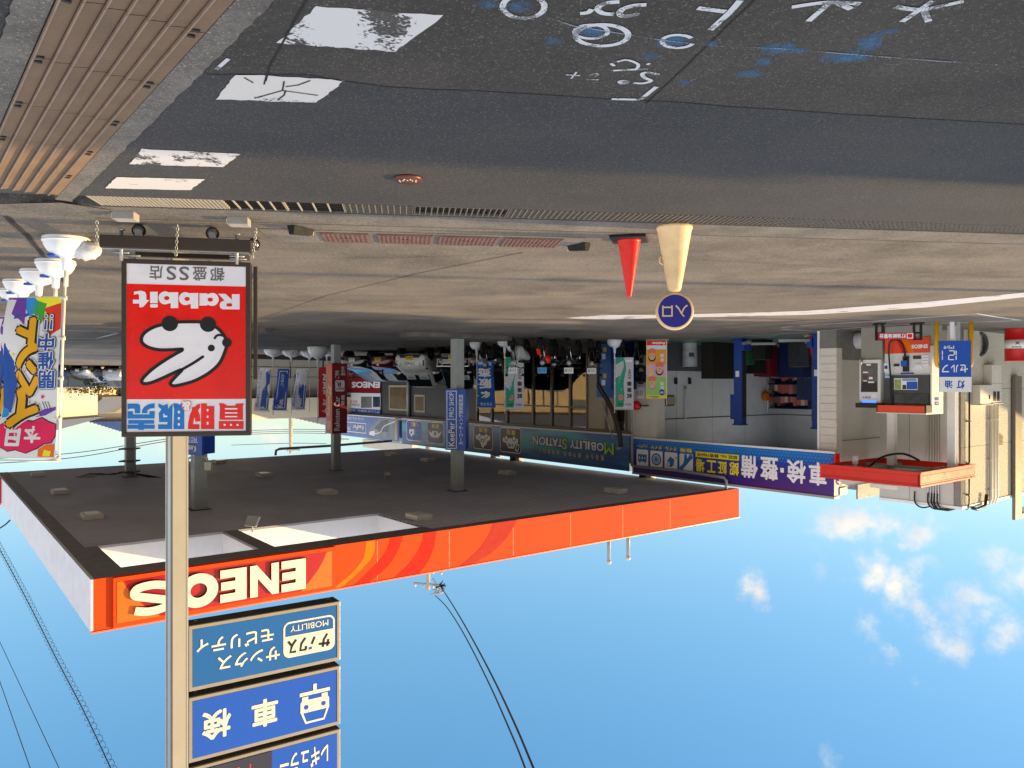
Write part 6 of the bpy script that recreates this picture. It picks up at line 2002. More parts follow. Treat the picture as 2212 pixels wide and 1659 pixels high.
def cab(px, d, w_, dp, h_, m, label, name='tool_cabinet', cat='cabinet', shelves=0, fill=None, rz=rzB):
    t = thing(name, label, cat, inshop(px, d), rz)
    b = MB()
    if shelves:
        for x0, x1 in ((-w_ / 2, -w_ / 2 + .03), (w_ / 2 - .03, w_ / 2)):
            b.box(x0, x1, 0, dp, 0, h_, m)
        b.box(-w_ / 2 + .03, w_ / 2 - .03, dp - .02, dp, 0, h_, m)
        for i in range(shelves + 1):
            z = i * (h_ - .03) / shelves
            b.box(-w_ / 2 + .03, w_ / 2 - .03, 0, dp - .021, z, z + .03, m)
        b.build('frame', t, world=False)
        for i in range(shelves):
            z = i * (h_ - .03) / shelves + .031
            x = -w_ / 2 + .05
            c_ = MB()
            while x < w_ / 2 - .16:
                ww = RND.uniform(.08, .2); hh = RND.uniform(.4, .85) * (h_ / shelves - .05)
                c_.box(x, min(x + ww, w_ / 2 - .04), .03, dp - .06, z, z + hh, RND.choice(fill)); x += ww + .01
            c_.build('stock', t, world=False)
    else:
        b.box(-w_ / 2, w_ / 2, 0, dp, 0, h_, m)
        b.build('body', t, bevel=.008, world=False)
        n = 2
        for i in range(n):
            x0 = -w_ / 2 + .02 + i * (w_ - .04) / n
            d_ = MB(); d_.box(x0 + .006, x0 + (w_ - .04) / n - .006, -.018, -.001, .05, h_ - .05, m)
            dd = d_.build('door', t, world=False)
            d_ = MB(); hx = x0 + ((w_ - .04) / n - .06 if i == 0 else .05); d_.box(hx, hx + .02, -.034, -.019, h_ * .45, h_ * .6, CHROME); d_.build('handle', dd, world=False)
    return t


PKB = [mat('box_salmon', (178, 96, 92), .6), mat('box_cream', (206, 186, 150), .6), mat('box_pink', (190, 120, 120), .6), mat('box_dim', (120, 90, 84), .6)]
GRB = [mat('box_olive', (120, 110, 70), .6), mat('box_grey', (120, 122, 126), .6), mat('box_ochre', (170, 126, 50), .6)]
cab(1655, 7.6, 1.3, .5, 1.25, NAVYC, 'navy tool cabinet with two doors at the back of the workshop')
cab(1709, 5.0, 1.0, .5, 1.30, mat('locker_navy', (18, 36, 92), .45), 'dark blue locker beside the second lift post')
cab(1697, 8.3, 2.1, .5, 2.6, NAVYC, 'tall navy shelf unit filled with rows of salmon boxes on the back wall', 'shelf_unit', 'shelf', 5, PKB)
cab(1745, 7.9, 1.0, .5, 2.2, mat('cabinet_steel_blue', (40, 56, 88), .5), 'grey blue steel cupboard behind the right hand lift post', 'steel_cupboard', 'cupboard')
cab(1542, 2.9, 1.5, .5, 1.35, DARK, 'low black rack with stacked tyres along the workshop wall', 'tyre_rack', 'rack', 2, [RUBBER, RUBBER, BLACK], rz=math.atan2(A.y, A.x))
cab(1622, 4.2, .8, .5, 1.15, mat('machine_black', (30, 32, 34), .4), 'black tyre machine cabinet in the middle of the bay', 'tyre_machine', 'machine')
cab(1645, 4.6, .7, .5, 1.25, mat('tool_chest_red', (120, 22, 34), .4), 'dark red tool chest beside the black tyre machine', 'tool_chest', 'tool chest')
cab(1600, 2.6, .6, .4, .85, mat('trolley_green', (36, 96, 52), .45), 'small green tool trolley on the workshop floor beside the blue lift post', 'tool_trolley', 'trolley')
cab(1638, 2.2, .5, .5, .7, mat('bin_black', (24, 24, 26), .5), 'low black parts bin in front of the red tool chest', 'parts_bin', 'bin')
cab(1725, 3.2, .8, .45, .95, mat('bench_dark', (46, 48, 52), .5), 'dark workbench cabinet between the shelf unit and the second lift post', 'workbench', 'workbench')
t = thing('oil_drum', 'white and grey oil drum standing on the workshop floor by the poster flag', 'drum', inshop(1490, 2.3))
b = MB(); b.lathe([(.28, 0), (.285, .01), (.28, .03), (.28, .3), (.29, .31), (.28, .32), (.28, .58), (.29, .59), (.28, .60), (.28, .86), (.285, .88), (.27, .885), (.26, .87), (0, .87)], mat('drum_white', (188, 192, 196), .4, var=.1, scale=5), (0, 0, 0), 28); b.build('barrel', t, world=False)
b = MB(); fr = Frame((0, -.287, 0), V((1, 0, 0)), Z); b.fp(fr, [(-.1, .36), (.1, .36), (.1, .52), (-.1, .52)], mat('drum_print', (60, 66, 84), .5), .002); b.lathe([(.03, .87), (.03, .9), (0, .9)], DARK, (.12, 0, 0), 10); b.build('label_patch', t, world=False)
t = thing('wall_panel', 'orange round reel hanging on the workshop wall', 'reel', PI_.p(PI_.uv(z7(1740, 1000))[0], 1.8, .1))
b = MB(); b.lathe([(.2, -.06), (.2, .06), (.12, .07), (.1, .07), (0, .05)], mat('reel_orange', (206, 104, 20), .5), PI_.p(PI_.uv(z7(1740, 1000))[0], PI_.uv(z7(1740, 1000))[1], .12), 20, PI_.n); b.build('reel', t)
t['label'] = 'round orange hose reel hanging on the workshop wall'; t.name = 'hose_reel'; t['category'] = 'hose reel'
q = ground(1757, 724); t = thing('traffic_cone', 'red cone with a yellow base at the pier of the workshop', 'traffic cone', q)
b = MB(); b.lathe(lathe_cone(.86, .16, .03), RC, (0, 0, .03), 24); b.build('cone', t, world=False); b = MB(); b.box(-.22, .22, -.22, .22, 0, .04, mat('safety_yellow', (225, 190, 70), .6)); b.build('base', t, bevel=.01, world=False)
# wall mirror on an arm at the bay edge
pu = BF_.uv(z7(470, 1105)); t = thing('traffic_mirror', 'round red-backed mirror on a black arm beside the workshop opening', 'mirror', BF_.p(pu[0], pu[1], .06))
c_ = BF_.uv(z7(335, 1100)); b = MB(); b.tube([BF_.p(pu[0], pu[1], .0), BF_.p(pu[0] - .05, pu[1], .25), BF_.p(c_[0] - .3, c_[1], .3)], .022, BLACK, 8); b.build('arm', t)
b = MB(); b.lathe([(.15, -.02), (.17, 0), (.165, .03), (.10, .07), (0, .085)], mat('mirror_red', (196, 20, 40), .35), BF_.p(c_[0] - .3, c_[1], .30), 28, V((.1, -1, 0))); b.build('shell', t)
# coiled hose on the pier
hu = BF_.uv(z7(415, 760)); t = thing('coiled_cable', 'black coiled charging cable hanging from a box on the pier', 'cable', BF_.p(hu[0], hu[1], .05))
b = MB()
for i in range(5):
    b.torus(BF_.p(hu[0] + RND.uniform(-.04, .04), hu[1] + RND.uniform(-.05, .05), .10 + .02 * i), B, Z, .28 + .05 * RND.random(), .018, BLACK, 24, 6, sx=.75)
b.tube(catmull([BF_.p(hu[0] + .1, hu[1] - .3, .1), BF_.p(hu[0] + .5, hu[1] - .55, .15), BF_.p(hu[0] + .75, hu[1] - .1, .12)], 6), .012, BLACK, 6); b.build('coil', t)
b = MB(); b.fb(BF_, hu[0] - .22, hu[0] + .16, hu[1] - .1, hu[1] + .25, .02, .12, mat('charger_navy', (20, 24, 52), .4)); b.build('box', t)
t = thing('notice_sheet', 'white notice sheet with red print on the pier', 'notice', BF_.p(hu[0], 2.2, .03)); u0, v0, u1, v1 = BF_.rect(z7(425, 900), z7(355, 1025)); b = MB(); b.fb(BF_, u0, u1, v0, v1, .022, .032, WHITEPRINT)
for i in range(4):
    b.fp(BF_, [(u0 + .06 + .08 * i, v0 + .12), (u0 + .09 + .08 * i, v0 + .12), (u0 + .09 + .08 * i, v1 - .1), (u0 + .06 + .08 * i, v1 - .1)], REDPRINT if i % 2 else GP, .034)
b.build('sheet', t)

# ------------------------------------------------------------------ kerosene bay at the left
KW0 = BF_.p(UG0, 0, -2.5)
ALC = bpy.data.materials.new('stucco'); ALC.use_nodes = True
N_, L_ = ALC.node_tree.nodes, ALC.node_tree.links
bs = N_['Principled BSDF']; bs.inputs['Roughness'].default_value = .85
tc = N_.new('ShaderNodeTexCoord'); no = N_.new('ShaderNodeTexVoronoi'); no.inputs['Scale'].default_value = 30; L_.new(tc.outputs['Object'], no.inputs[0])
n2 = N_.new('ShaderNodeTexNoise'); n2.inputs['Scale'].default_value = 18; n2.inputs['Detail'].default_value = 5; L_.new(tc.outputs['Object'], n2.inputs[0])
ad = N_.new('ShaderNodeMath'); ad.operation = 'MULTIPLY_ADD'; ad.inputs[1].default_value = .6; L_.new(no.outputs['Distance'], ad.inputs[0]); L_.new(n2.outputs['Fac'], ad.inputs[2])
bp = N_.new('ShaderNodeBump'); bp.inputs['Strength'].default_value = 1.0; bp.inputs['Distance'].default_value = .03; L_.new(ad.outputs[0], bp.inputs['Height']); L_.new(bp.outputs[0], bs.inputs['Normal'])
cr = N_.new('ShaderNodeValToRGB'); cr.color_ramp.elements[0].color = (*lin((176, 170, 150)), 1); cr.color_ramp.elements[1].color = (*lin((206, 202, 184)), 1); L_.new(n2.outputs['Fac'], cr.inputs[0]); L_.new(cr.outputs[0], bs.inputs['Base Color'])
SMOOTHW = mat('annex_wall_smooth', (186, 186, 180), .6, var=.04, scale=1)
WF = Frame(KW0, B, Z)                        # recessed wall, runs towards the viewer with negative u
kb2 = WF.uv((2076, 900))[0]
an = thing('side_building', 'plain cream flat-roofed building with a rough sunlit flank beside the workshop', 'building', KW0)
LF = Frame(WF.p(kb2, 0, 0) + A * 14, -A, Z)   # sunlit flank
b = MB()
b.fb(WF, kb2, 0, 0, 5.02, -.2, 0, SMOOTHW)
b.fb(WF, kb2, .0, 5.021, 5.10, -.2, .03, WHITE)
for u_ in (-.9, -1.75):
    b.fb(WF, u_, u_ + .012, 0, 5.0, .0005, .004, PLINTH)
b.build('front_wall', an)
b = MB(); b.fb(LF, 0, 14, 0, 5.02, -.2, 0, ALC); b.fb(LF, 0, 14, 5.021, 5.10, -.2, .03, WHITE)
b.build('flank_wall', an)
b = MB()
for z_ in (1.68, 3.35):
    b.fb(LF, 0, 14, z_, z_ + .015, .0, .003, PLINTH)
b.build('wall_joint', an)
b = MB(); b.hexa([p for z_ in (4.9, 4.98) for p in (LF.p(0, z_, -.2), LF.p(14, z_, -.2), WF.p(0, z_, -.2), WF.p(0, z_, -.2) + A * 12)], GREYPAINT); b.build('roof', an)
for px, r_, m_, z0 in ((z8(1690, 1300), .025, DARK, 0), (z8(1890, 1300), .05, SIDING, 1.1), (z8(1918, 1300), .05, SIDING, 1.1), (z8(1942, 1300), .05, SIDING, 1.1)):
    u_ = LF.uv(px)[0]
    b = MB(); b.tube([LF.p(u_, z0, .07), LF.p(u_, 4.95, .07), LF.p(u_, 5.12, .02), LF.p(u_, 5.14, -.25)], r_, m_, 8)
    for z_ in (1.4, 2.6, 3.8, 4.7):
        b.fb(LF, u_ - .07, u_ + .07, z_, z_ + .03, 0, .1, m_)
    b.build('wall_pipe', an)
u0, u1 = LF.uv(z8(2150, 1300))[0], LF.uv(z8(2092, 1300))[0]
zd = LF.uv((2190, 1121))[1]; um = (u0 + u1) / 2; dm = mat('duct_taupe', (112, 104, 92), .5)
b = MB(); b.fb(LF, u0, u1, 1.3, zd, 0.035, .13, dm); b.fb(LF, u0 - .9, u0, zd - .14, zd, .035, .13, dm); b.fb(LF, u0 - .42, u0 - .2, zd - .32, zd - .15, .04, .2, CREAM); b.build('cable_duct', an)
u0, v0, u1, v1 = LF.rect(z8(2005, 1175), z8(1952, 1285)); b = MB(); b.fb(LF, u0, u1, v0, v1, 0, .05, mat('vent_grey', (128, 120, 108), .5))
for i in range(7):
    z_ = v0 + .03 + i * (v1 - v0 - .06) / 7; b.fb(LF, u0 + .03, u1 - .03, z_, z_ + .015, .05, .07, DARK)
b.build('wall_vent', an)
for (a_, c_, m_) in (((1935, 540), (1845, 885), CREAM), ((1845, 720), (1738, 898), CREAM)):
    u0, v0, u1, v1 = LF.rect(z8(*a_), z8(*c_))
    b = MB(); b.fb(LF, u0, u1, v0, v1, .0, .22, m_); b.fb(LF, u0 - .02, u1 + .02, v1, v1 + .02, 0, .26, m_); bx = b.build('meter_box', an, bevel=.008)
    b = MB()
    if a_[0] == 1935:
        for s_ in (.25, .62):
            b.fb(LF, u0 + (u1 - u0) * s_, u0 + (u1 - u0) * (s_ + .25), v1 - .34, v1 - .06, .221, .23, DARK)
        b.fb(LF, u0, u1, v0 + (v1 - v0) * .48, v0 + (v1 - v0) * .49, .2205, .223, PLINTH)
    else:
        b.fb(LF, u0 + (u1 - u0) * .2, u0 + (u1 - u0) * .25, v0 + .3, v0 + .42, .221, .24, DARK)
    b.build('cover', bx)
# cables looping over the roof edge above the kerosene bay
for i, px in enumerate(((1080, 90), (1155, 80), (1175, 80), (1190, 80), (1210, 80))):
    u_ = WF.uv(y6(*px))[0]
    b = MB(); b.tube(catmull([WF.p(u_, 4.72, .06), WF.p(u_, 5.0, .07), WF.p(u_ - .12, 5.13, .10), WF.p(u_ - .28, 5.16, .06), WF.p(u_ - .42, 5.10, -.25)], 5), .022, BLACK, 6); b.build('roof_cable', an)
q = LF.p(LF.uv(y6(1380, 160))[0], 5.1, .1); b = MB(); b.tube([q, q + Z * .06 - LF.ux * .3, q + Z * .02 - LF.ux * .9, q - Z * .3 - LF.ux * 1.0], .045, DARK, 8); b.build('roof_cable', an)
# small red canopy over the pump
KC = V((-10.0, 18.6, 0))
kc = thing('pump_canopy', 'small red-edged canopy on two white posts over the kerosene pump', 'canopy', KC)
RSHD = mat('canopy_red', (214, 44, 28), .38, var=.05)
KB, KA, KZ = 2.62, 3.28, 3.74
b = MB()
K1 = Frame(KC + B * KB, -B, Z); K1 = Frame(KC, B, Z); K2 = Frame(KC + A * KA, -A, Z)
for fr, ln in ((K1, KB), (K2, KA)):
    b.fb(fr, 0, ln, KZ, KZ + .33, -.06, 0, RSHD)
    b.fb(fr, .0, ln, KZ - .02, KZ + .025, -.05, .02, RSHD); b.fb(fr, 0, ln, KZ + .31, KZ + .35, -.06, .022, RSHD)
    b.fb(fr, .08, ln - .08, KZ + .07, KZ + .078, 0, .004, FDEEP); b.fb(fr, .08, ln - .08, KZ + .26, KZ + .268, 0, .004, FDEEP)
b.hexa([KC + A * KA + B * s + Z * z - A * d for z in (KZ, KZ + .33) for s, d in ((0.06, 0), (KB, 0), (KB, .06), (0.06, .06))], RSHD)
b.hexa([KC + B * KB + A * s + Z * z - B * d for z in (KZ, KZ + .33) for s, d in ((0.06, 0), (KA - .06, 0), (KA - .06, .06), (.06, .06))], RSHD)
b.build('fascia', kc)
b = MB(); b.hexa([KC + A * a_ + B * s + Z * z for z in (KZ + .22, KZ + .25) for a_, s in ((.06, .06), (KA - .06, .06), (KA - .06, KB - .06), (.06, KB - .06))], mat('canopy_deck', (206, 204, 196), .6)); b.build('roof', kc)
b = MB()
for s in (.7, 1.9):
    b.hexa([KC + A * a_ + B * (s + d) + Z * z for z in (KZ + .1, KZ + .219) for a_, d in ((.06, 0), (KA - .06, 0), (KA - .06, .09), (.06, .09))], GREYPAINT)
for a0 in (1.1, 2.3):
    b.hexa([KC + A * (a0 + d) + B * s + Z * z for z in (KZ + .08, KZ + .16) for d, s in ((0, .06), (0, KB - .06), (.07, KB - .06), (.07, .06))], GREYPAINT)
b.tube(catmull([KC + A * 1.2 + B * 1.9 + Z * (KZ + .1), KC + A * 1.4 + B * 1.6 + Z * (KZ - .2), KC + A * 1.7 + B * 1.2 + Z * (KZ - .3), KC + A * 2.0 + B * .9 + Z * (KZ - .12)], 5), .03, BLACK, 8)
b.build('beam', kc)
b = MB(); q = KC + A * .5 + B * 1.9; b.tube([q + Z * (KZ + .1), q + Z * (KZ - .04)], .04, WHITE, 10); b.tube([q + Z * (KZ - .04), q + Z * (KZ - .26)], .075, WHITE, 14); b.build('spotlight', kc)
for pp, wz in (((2062, 830), .10), ((1927, 830), .09)):
    for k in range(60):
        a_ = 2.35
        s = k * .05
        q = KC + A * a_ + B * s
        if (CX - q.x / q.y * FOC) <= pp[0]:
            break
    b = MB(); fr = Frame(q, B, Z); b.fb(fr, -.1, .1, 0.0, KZ + .1, -wz, -wz + .015, WHITE); b.fb(fr, -.1, .1, 0, KZ + .1, wz - .015, wz, WHITE); b.fb(fr, -.008, .008, 0, KZ + .1, -wz + .016, wz - .016, WHITE); b.build('post', kc)
b = MB()
for i in range(5):
    u_ = WF.uv(z8(1345 + 24 * i, 1200))[0]
    b.tube([WF.p(u_, 2.2, .05), WF.p(u_, 4.95, .05)], .02, SMOOTHW, 6)
b.build('wall_conduit', an)

# kerosene pump
PF = Frame(V((-10.78, 19.6, 0)), B, Z)
pump = thing('kerosene_pump', 'white kerosene pump with orange panels, black hose and a hooded screen', 'fuel pump', PF.o)
PWH = mat('pump_white', (212, 212, 206), .35, var=.03); PDK = mat('pump_graphite', (66, 66, 66), .4); POR = mat('pump_orange', (224, 70, 26), .35, var=.03); PLB = mat('screen_black', (12, 12, 14), .12)
PV = lambda x, y: PF.uv(z8(x, y))
pw0, pw1 = PV(1355, 700)[0], PV(945, 700)[0]
zt = PV(1150, 970)[1]
b = MB()
b.fb(PF, pw0 - .05, pw1 + .02, .0, .62, -.62, -.04, mat('pump_base_grey', (150, 148, 140), .6)); b.fb(PF, pw0 - .02, pw1 + .02, .62, zt, -.66, -.02, PWH); b.fb(PF, pw0 - .06, pw0 - .021, .55, zt, -.66, 0.03, PWH)
b.build('body', pump, bevel=.015)
z_b0, z_b1 = PV(1150, 290)[1], PV(1150, 432)[1]
b = MB(); b.fb(PF, pw0, pw1, z_b0, z_b1, -.019, .0, POR)
b.fp(PF, [PV(*p) for p in ((1150, 300), (1095, 300), (1135, 370), (1160, 430), (1215, 430), (1180, 360))], FAMBER, .004); b.fp(PF, [PV(*p) for p in ((1090, 300), (1040, 300), (1085, 380), (1105, 430), (1150, 430), (1125, 370))], FRED, .0045)
b.text(PF, 'ENEOS', (PV(1335, 370)[0], PV(1260, 352)[1], PV(1188, 370)[0], PV(1260, 388)[1]), WHITEPRINT, .006, .05)
b.build('lower_panel', pump)
b = MB(); z0, z1_ = PV(1150, 632)[1], PV(1150, 900)[1]
b.fb(PF, pw0, pw1, z0, z1_, -.019, .03, PDK); b.fb(PF, pw0 + .01, PV(1035, 850)[0], PV(1150, 800)[1], PV(1150, 885)[1], .03, .05, PLB)
b.fb(PF, PV(1250, 700)[0], PV(1035, 700)[0], PV(1150, 660)[1], PV(1150, 765)[1], .03, .036, WHITEPRINT)
b.fp(PF, [PV(*p) for p in ((1248, 690), (1150, 690), (1150, 760), (1248, 760))], SBLUE, .038); b.fp(PF, [PV(*p) for p in ((1100, 670), (1040, 670), (1040, 762), (1100, 762))], mat('card_green', (150, 170, 90), .5, var=.3, scale=20), .038); b.fp(PF, [PV(*p) for p in ((1146, 720), (1112, 720), (1112, 760), (1146, 760))], DARK, .039)
b.fp(PF, [PV(*p) for p in ((1240, 664), (1110, 664), (1110, 684), (1240, 684))], mat('card_blue', (110, 150, 200), .5), .039)
b.fp(PF, [PV(*p) for p in ((1000, 635), (950, 635), (950, 658), (1000, 658))], mat('card_cyan', (150, 200, 220), .5), .032)
b.build('screen_panel', pump)
b = MB(); b.fb(PF, pw0 - .06, pw1 + .05, PV(1150, 905)[1], zt, .0, .34, POR); b.fb(PF, pw0 - .06, pw1 + .06, zt + .001, zt + .03, -.66, .36, PWH); b.fb(PF, pw0 - .062, pw0 - .02, PV(1150, 905)[1] - .02, zt, .0, .35, BLACK); b.fb(PF, pw1 + .03, pw1 + .062, PV(1150, 905)[1] - .02, zt, 0, .35, BLACK); b.build('hood', pump, bevel=.01)
b = MB(); hz = PV(1130, 520)
b.fb(PF, PV(1165, 520)[0], PV(1115, 520)[0], PV(1130, 460)[1], PV(1130, 600)[1], -.018, .05, BLACK); noz = b.build('nozzle_holder', pump)
b = MB(); b.fb(PF, PV(1160, 500)[0], PV(1110, 500)[0], PV(1130, 500)[1], PV(1130, 552)[1], .05, .12, mat('nozzle_blue', (20, 80, 170), .4)); b.tube([PF.p(PV(1130, 500)[0], PV(1130, 500)[1], .08), PF.p(PV(1140, 460)[0], PV(1130, 465)[1], .12), PF.p(PV(1145, 440)[0], PV(1130, 440)[1], .06)], .022, DARK, 8); b.build('nozzle', noz)
b = MB(); b.tube(catmull([PF.p(*PV(1025, 905), .10), PF.p(*PV(1020, 800), .10), PF.p(*PV(1010, 600), .10), PF.p(*PV(998, 430), .10), PF.p(*PV(1010, 340), .13), PF.p(*PV(1050, 312), .15), PF.p(*PV(1100, 318), .15), PF.p(*PV(1135, 370), .13), PF.p(*PV(1145, 460), .10)], 6), .022, BLACK, 8); b.build('hose', pump)
b = MB()
for (x0, x1, ya, yb, m_) in ((1345, 1283, 450, 550, WHITEPRINT), (1273, 1203, 455, 485, mat('plate_olive', (60, 56, 36), .4)), (1290, 1220, 532, 570, WHITE), (1075, 1028, 530, 552, DARK), (1205, 1090, 610, 622, SBLUE2), (978, 938, 520, 600, WHITEPRINT)):
    b.fb(PF, PV(x0, ya)[0], PV(x1, ya)[0], PV((x0 + x1) / 2, ya)[1], PV((x0 + x1) / 2, yb)[1], -.019, .012, m_)
for k in range(3):
    b.fp(PF, [(PV(1340, 0)[0], PV(1310, 470 + 26 * k)[1]), (PV(1288, 0)[0], PV(1310, 470 + 26 * k)[1]), (PV(1288, 0)[0], PV(1310, 473 + 26 * k)[1]), (PV(1340, 0)[0], PV(1310, 473 + 26 * k)[1])], GP, .0135)
b.fp(PF, [PV(*p) for p in ((972, 545), (944, 545), (944, 575), (972, 575))], mat('print_violet', (70, 50, 130), .5), .0135)
b.build('label_plate', pump)
PS = Frame(PF.p(pw0 - .061, 0, 0) + A * .66, -A, Z)
b = MB()
for k, (ya, yb) in enumerate(((832, 862), (872, 905))):
    r_ = PS.rect(z8(1435, ya), z8(1398, yb)); b.fp(PS, [(r_[0], r_[1]), (r_[2], r_[1]), (r_[2], r_[3]), (r_[0], r_[3])], SBLUE2, .004); b.text(PS, ('レシート', '領収')[k], (r_[0] + .03, r_[1] + .03, r_[2] - .03, r_[3] - .03), WHITEPRINT, .007, .02)
b.build('side_plate', pump)
# payment terminal beside it
TU = PV(905, 600)[0] + .10
TF = Frame(PF.p(0, 0, .12), B, Z); TV = lambda x, y: TF.uv(z8(x, y))
term = thing('payment_terminal', 'slim white payment terminal with a blue lit strip on a grey cabinet', 'payment terminal', TF.p(TU, 0, 0))
b = MB(); u0, u1 = TV(905, 600)[0], TV(712, 600)[0]
b.fb(TF, u0 - .02, u1 - .02, 0, TV(800, 490)[1], -.5, -.06, mat('cabinet_taupe', (140, 136, 124), .5, var=.05)); b.build('cabinet', term, bevel=.01)
b = MB(); b.fb(TF, u0, u1, TV(800, 490)[1], TV(800, 885)[1], -.4, .0, PWH); b.fb(TF, u0 - .03, u1 + .05, TV(800, 885)[1], TV(800, 928)[1], -.42, .12, BLACK); b.build('body', term, bevel=.012)
b = MB(); b.fb(TF, TV(880, 0)[0], TV(730, 0)[0], TV(800, 525)[1], TV(800, 785)[1], .0, .01, mat('terminal_taupe', (96, 88, 78), .3, var=.1)); b.fp(TF, [TV(*p) for p in ((870, 690), (736, 690), (728, 785), (880, 785))], DARK, .013)
for (x0, x1, ya, yb, m_) in ((820, 780, 530, 545, WHITEPRINT), (842, 800, 575, 625, GP), (795, 750, 600, 612, WHITEPRINT), (790, 750, 630, 665, mat('plate_brown', (90, 60, 50), .5)), (836, 803, 648, 668, WHITEPRINT), (850, 795, 690, 702, WHITEPRINT), (830, 806, 712, 778, DARK), (785, 752, 680, 688, WHITEPRINT)):
    b.fp(TF, [TV(*p) for p in ((x0, ya), (x1, ya), (x1, yb), (x0, yb))], m_, .0155)
b.text(TF, '営業中', (TV(815, 0)[0], TV(780, 825)[1], TV(740, 0)[0], TV(780, 843)[1]), GP, .004, .01)
b.fp(TF, [TV(*p) for p in ((868, 805), (825, 805), (825, 840), (868, 840))], WHITEPRINT, .004)
b.build('front_panel', term)
b = MB(); b.fb(TF, TV(865, 0)[0], TV(740, 0)[0], TV(800, 862)[1], TV(800, 882)[1], .0, .015, mat('strip_blue_glow', (60, 110, 255), .3, var=0, emit=1.5)); b.build('light_strip', term)
b = MB(); b.tube([TF.p(*TV(740, 480), .02), TF.p(*TV(740, 540), .05)], .03, CHROME, 10); b.build('scanner', term)
# red can shelf board in front
SF = Frame(PF.p(0, 0, .75), V((.985, .17, 0)), Z); SV = lambda x, y: SF.uv(z8(x, y))
t = thing('can_stand', 'low red notice board on two dark legs marking the kerosene can stand', 'sign', SF.p(SV(1048, 250)[0], 0, 0))
b = MB(); u0, u1 = SV(1210, 270)[0], SV(885, 270)[0]; v0, v1 = SV(1050, 245)[1], SV(1050, 305)[1]
b.fb(SF, u0, u1, v0, v1, -.04, 0, mat('board_red', (178, 40, 30), .45)); b.fp(SF, [(u0 + .02, v0 + .015), (u0 + .17, v0 + .015), (u0 + .17, v1 - .015), (u0 + .02, v1 - .015)], WHITEPRINT, .003); b.fp(SF, rrect(u0 + .04, v0 + .035, u0 + .15, v1 - .035, .02), REDPRINT, .005)
b.text(SF, '灯油給油置台', (u0 + .19, v0 + .025, u1 - .03, v1 - .025), WHITEPRINT, .004, .035); b.build('board', t)
for a_, c_ in ((1295, 1213), (945, 868)):
    b = MB(); ua, ub = SV(a_, 250)[0], SV(c_, 250)[0]
    b.fb(SF, ua, ub, .0, .04, -.3, .1, BLACK); b.fb(SF, ua, ua + .05, .04, v1 + .02, -.12, -.06, BLACK); b.fb(SF, ub - .05, ub, .04, v1 + .02, -.12, -.06, BLACK); b.fb(SF, ua, ub, v1 * .55, v1 * .55 + .05, -.12, -.06, BLACK); b.fb(SF, ua, ub, v1 - .03, v1 + .02, -.12, -.06, BLACK); b.build('leg', t)
# price board on posts with yellow guard rails
GF = Frame(at(2063, 830, 18.9) - Z * CAM_H, V((.99, .14, 0)), Z); GV = lambda x, y: GF.uv(z8(x, y))
t = thing('price_board', 'white and blue kerosene price board with digits 121', 'sign', GF.o)
u0, u1 = GV(1730, 500)[0], GV(1445, 500)[0]; v0, v1, v2 = GV(1590, 318)[1], GV(1590, 648)[1], GV(1590, 785)[1]
b = MB(); b.fb(GF, u0, u1, v0, v1, -.04, 0, SBLUE); b.fb(GF, u0 - .01, u1, v1, v2, -.04, .005, WHITE); b.fb(GF, (u0 + u1) / 2 - .12, (u0 + u1) / 2 - .04, 0, v0, -.04, -.01, GREYPAINT); b.fb(GF, (u0 + u1) / 2 + .0, (u0 + u1) / 2 + .1, 0, v0, -.1, -.05, WHITE); b.build('panel', t)
b = MB()
for ch_, x0, x1, ya, yb, m_, o_ in (('灯', 1670, 1598, 680, 755, SBLUE, .035), ('油', 1562, 1492, 680, 752, SBLUE, .035), ('セ', 1700, 1628, 535, 606, WHITEPRINT, .02), ('ル', 1614, 1545, 535, 606, WHITEPRINT, .02), ('フ', 1528, 1462, 535, 606, WHITEPRINT, .02)):
    xm = (x0 + x1) / 2; b.text(GF, ch_, (GV(x0, ya)[0], GV(xm, ya)[1], GV(x1, ya)[0], GV(xm, yb)[1]), m_, .009, o_)


def seg7(fr, u0, v0, u1, v1, on, m_, w):
    t_ = (u1 - u0) * .16; g_ = .01; vm = (v0 + v1) / 2
    S = {'a': (u0 + t_, v1 - t_, u1 - t_, v1), 'd': (u0 + t_, v0, u1 - t_, v0 + t_), 'g': (u0 + t_, vm - t_ / 2, u1 - t_, vm + t_ / 2), 'f': (u0, vm + g_, u0 + t_, v1 - g_), 'b': (u1 - t_, vm + g_, u1, v1 - g_), 'e': (u0, v0 + g_, u0 + t_, vm - g_), 'c': (u1 - t_, v0 + g_, u1, vm - g_)}
    for k in on:
        a_ = S[k]; b.fp(fr, [(a_[0], a_[1]), (a_[2], a_[1]), (a_[2], a_[3]), (a_[0], a_[3])], m_, w)


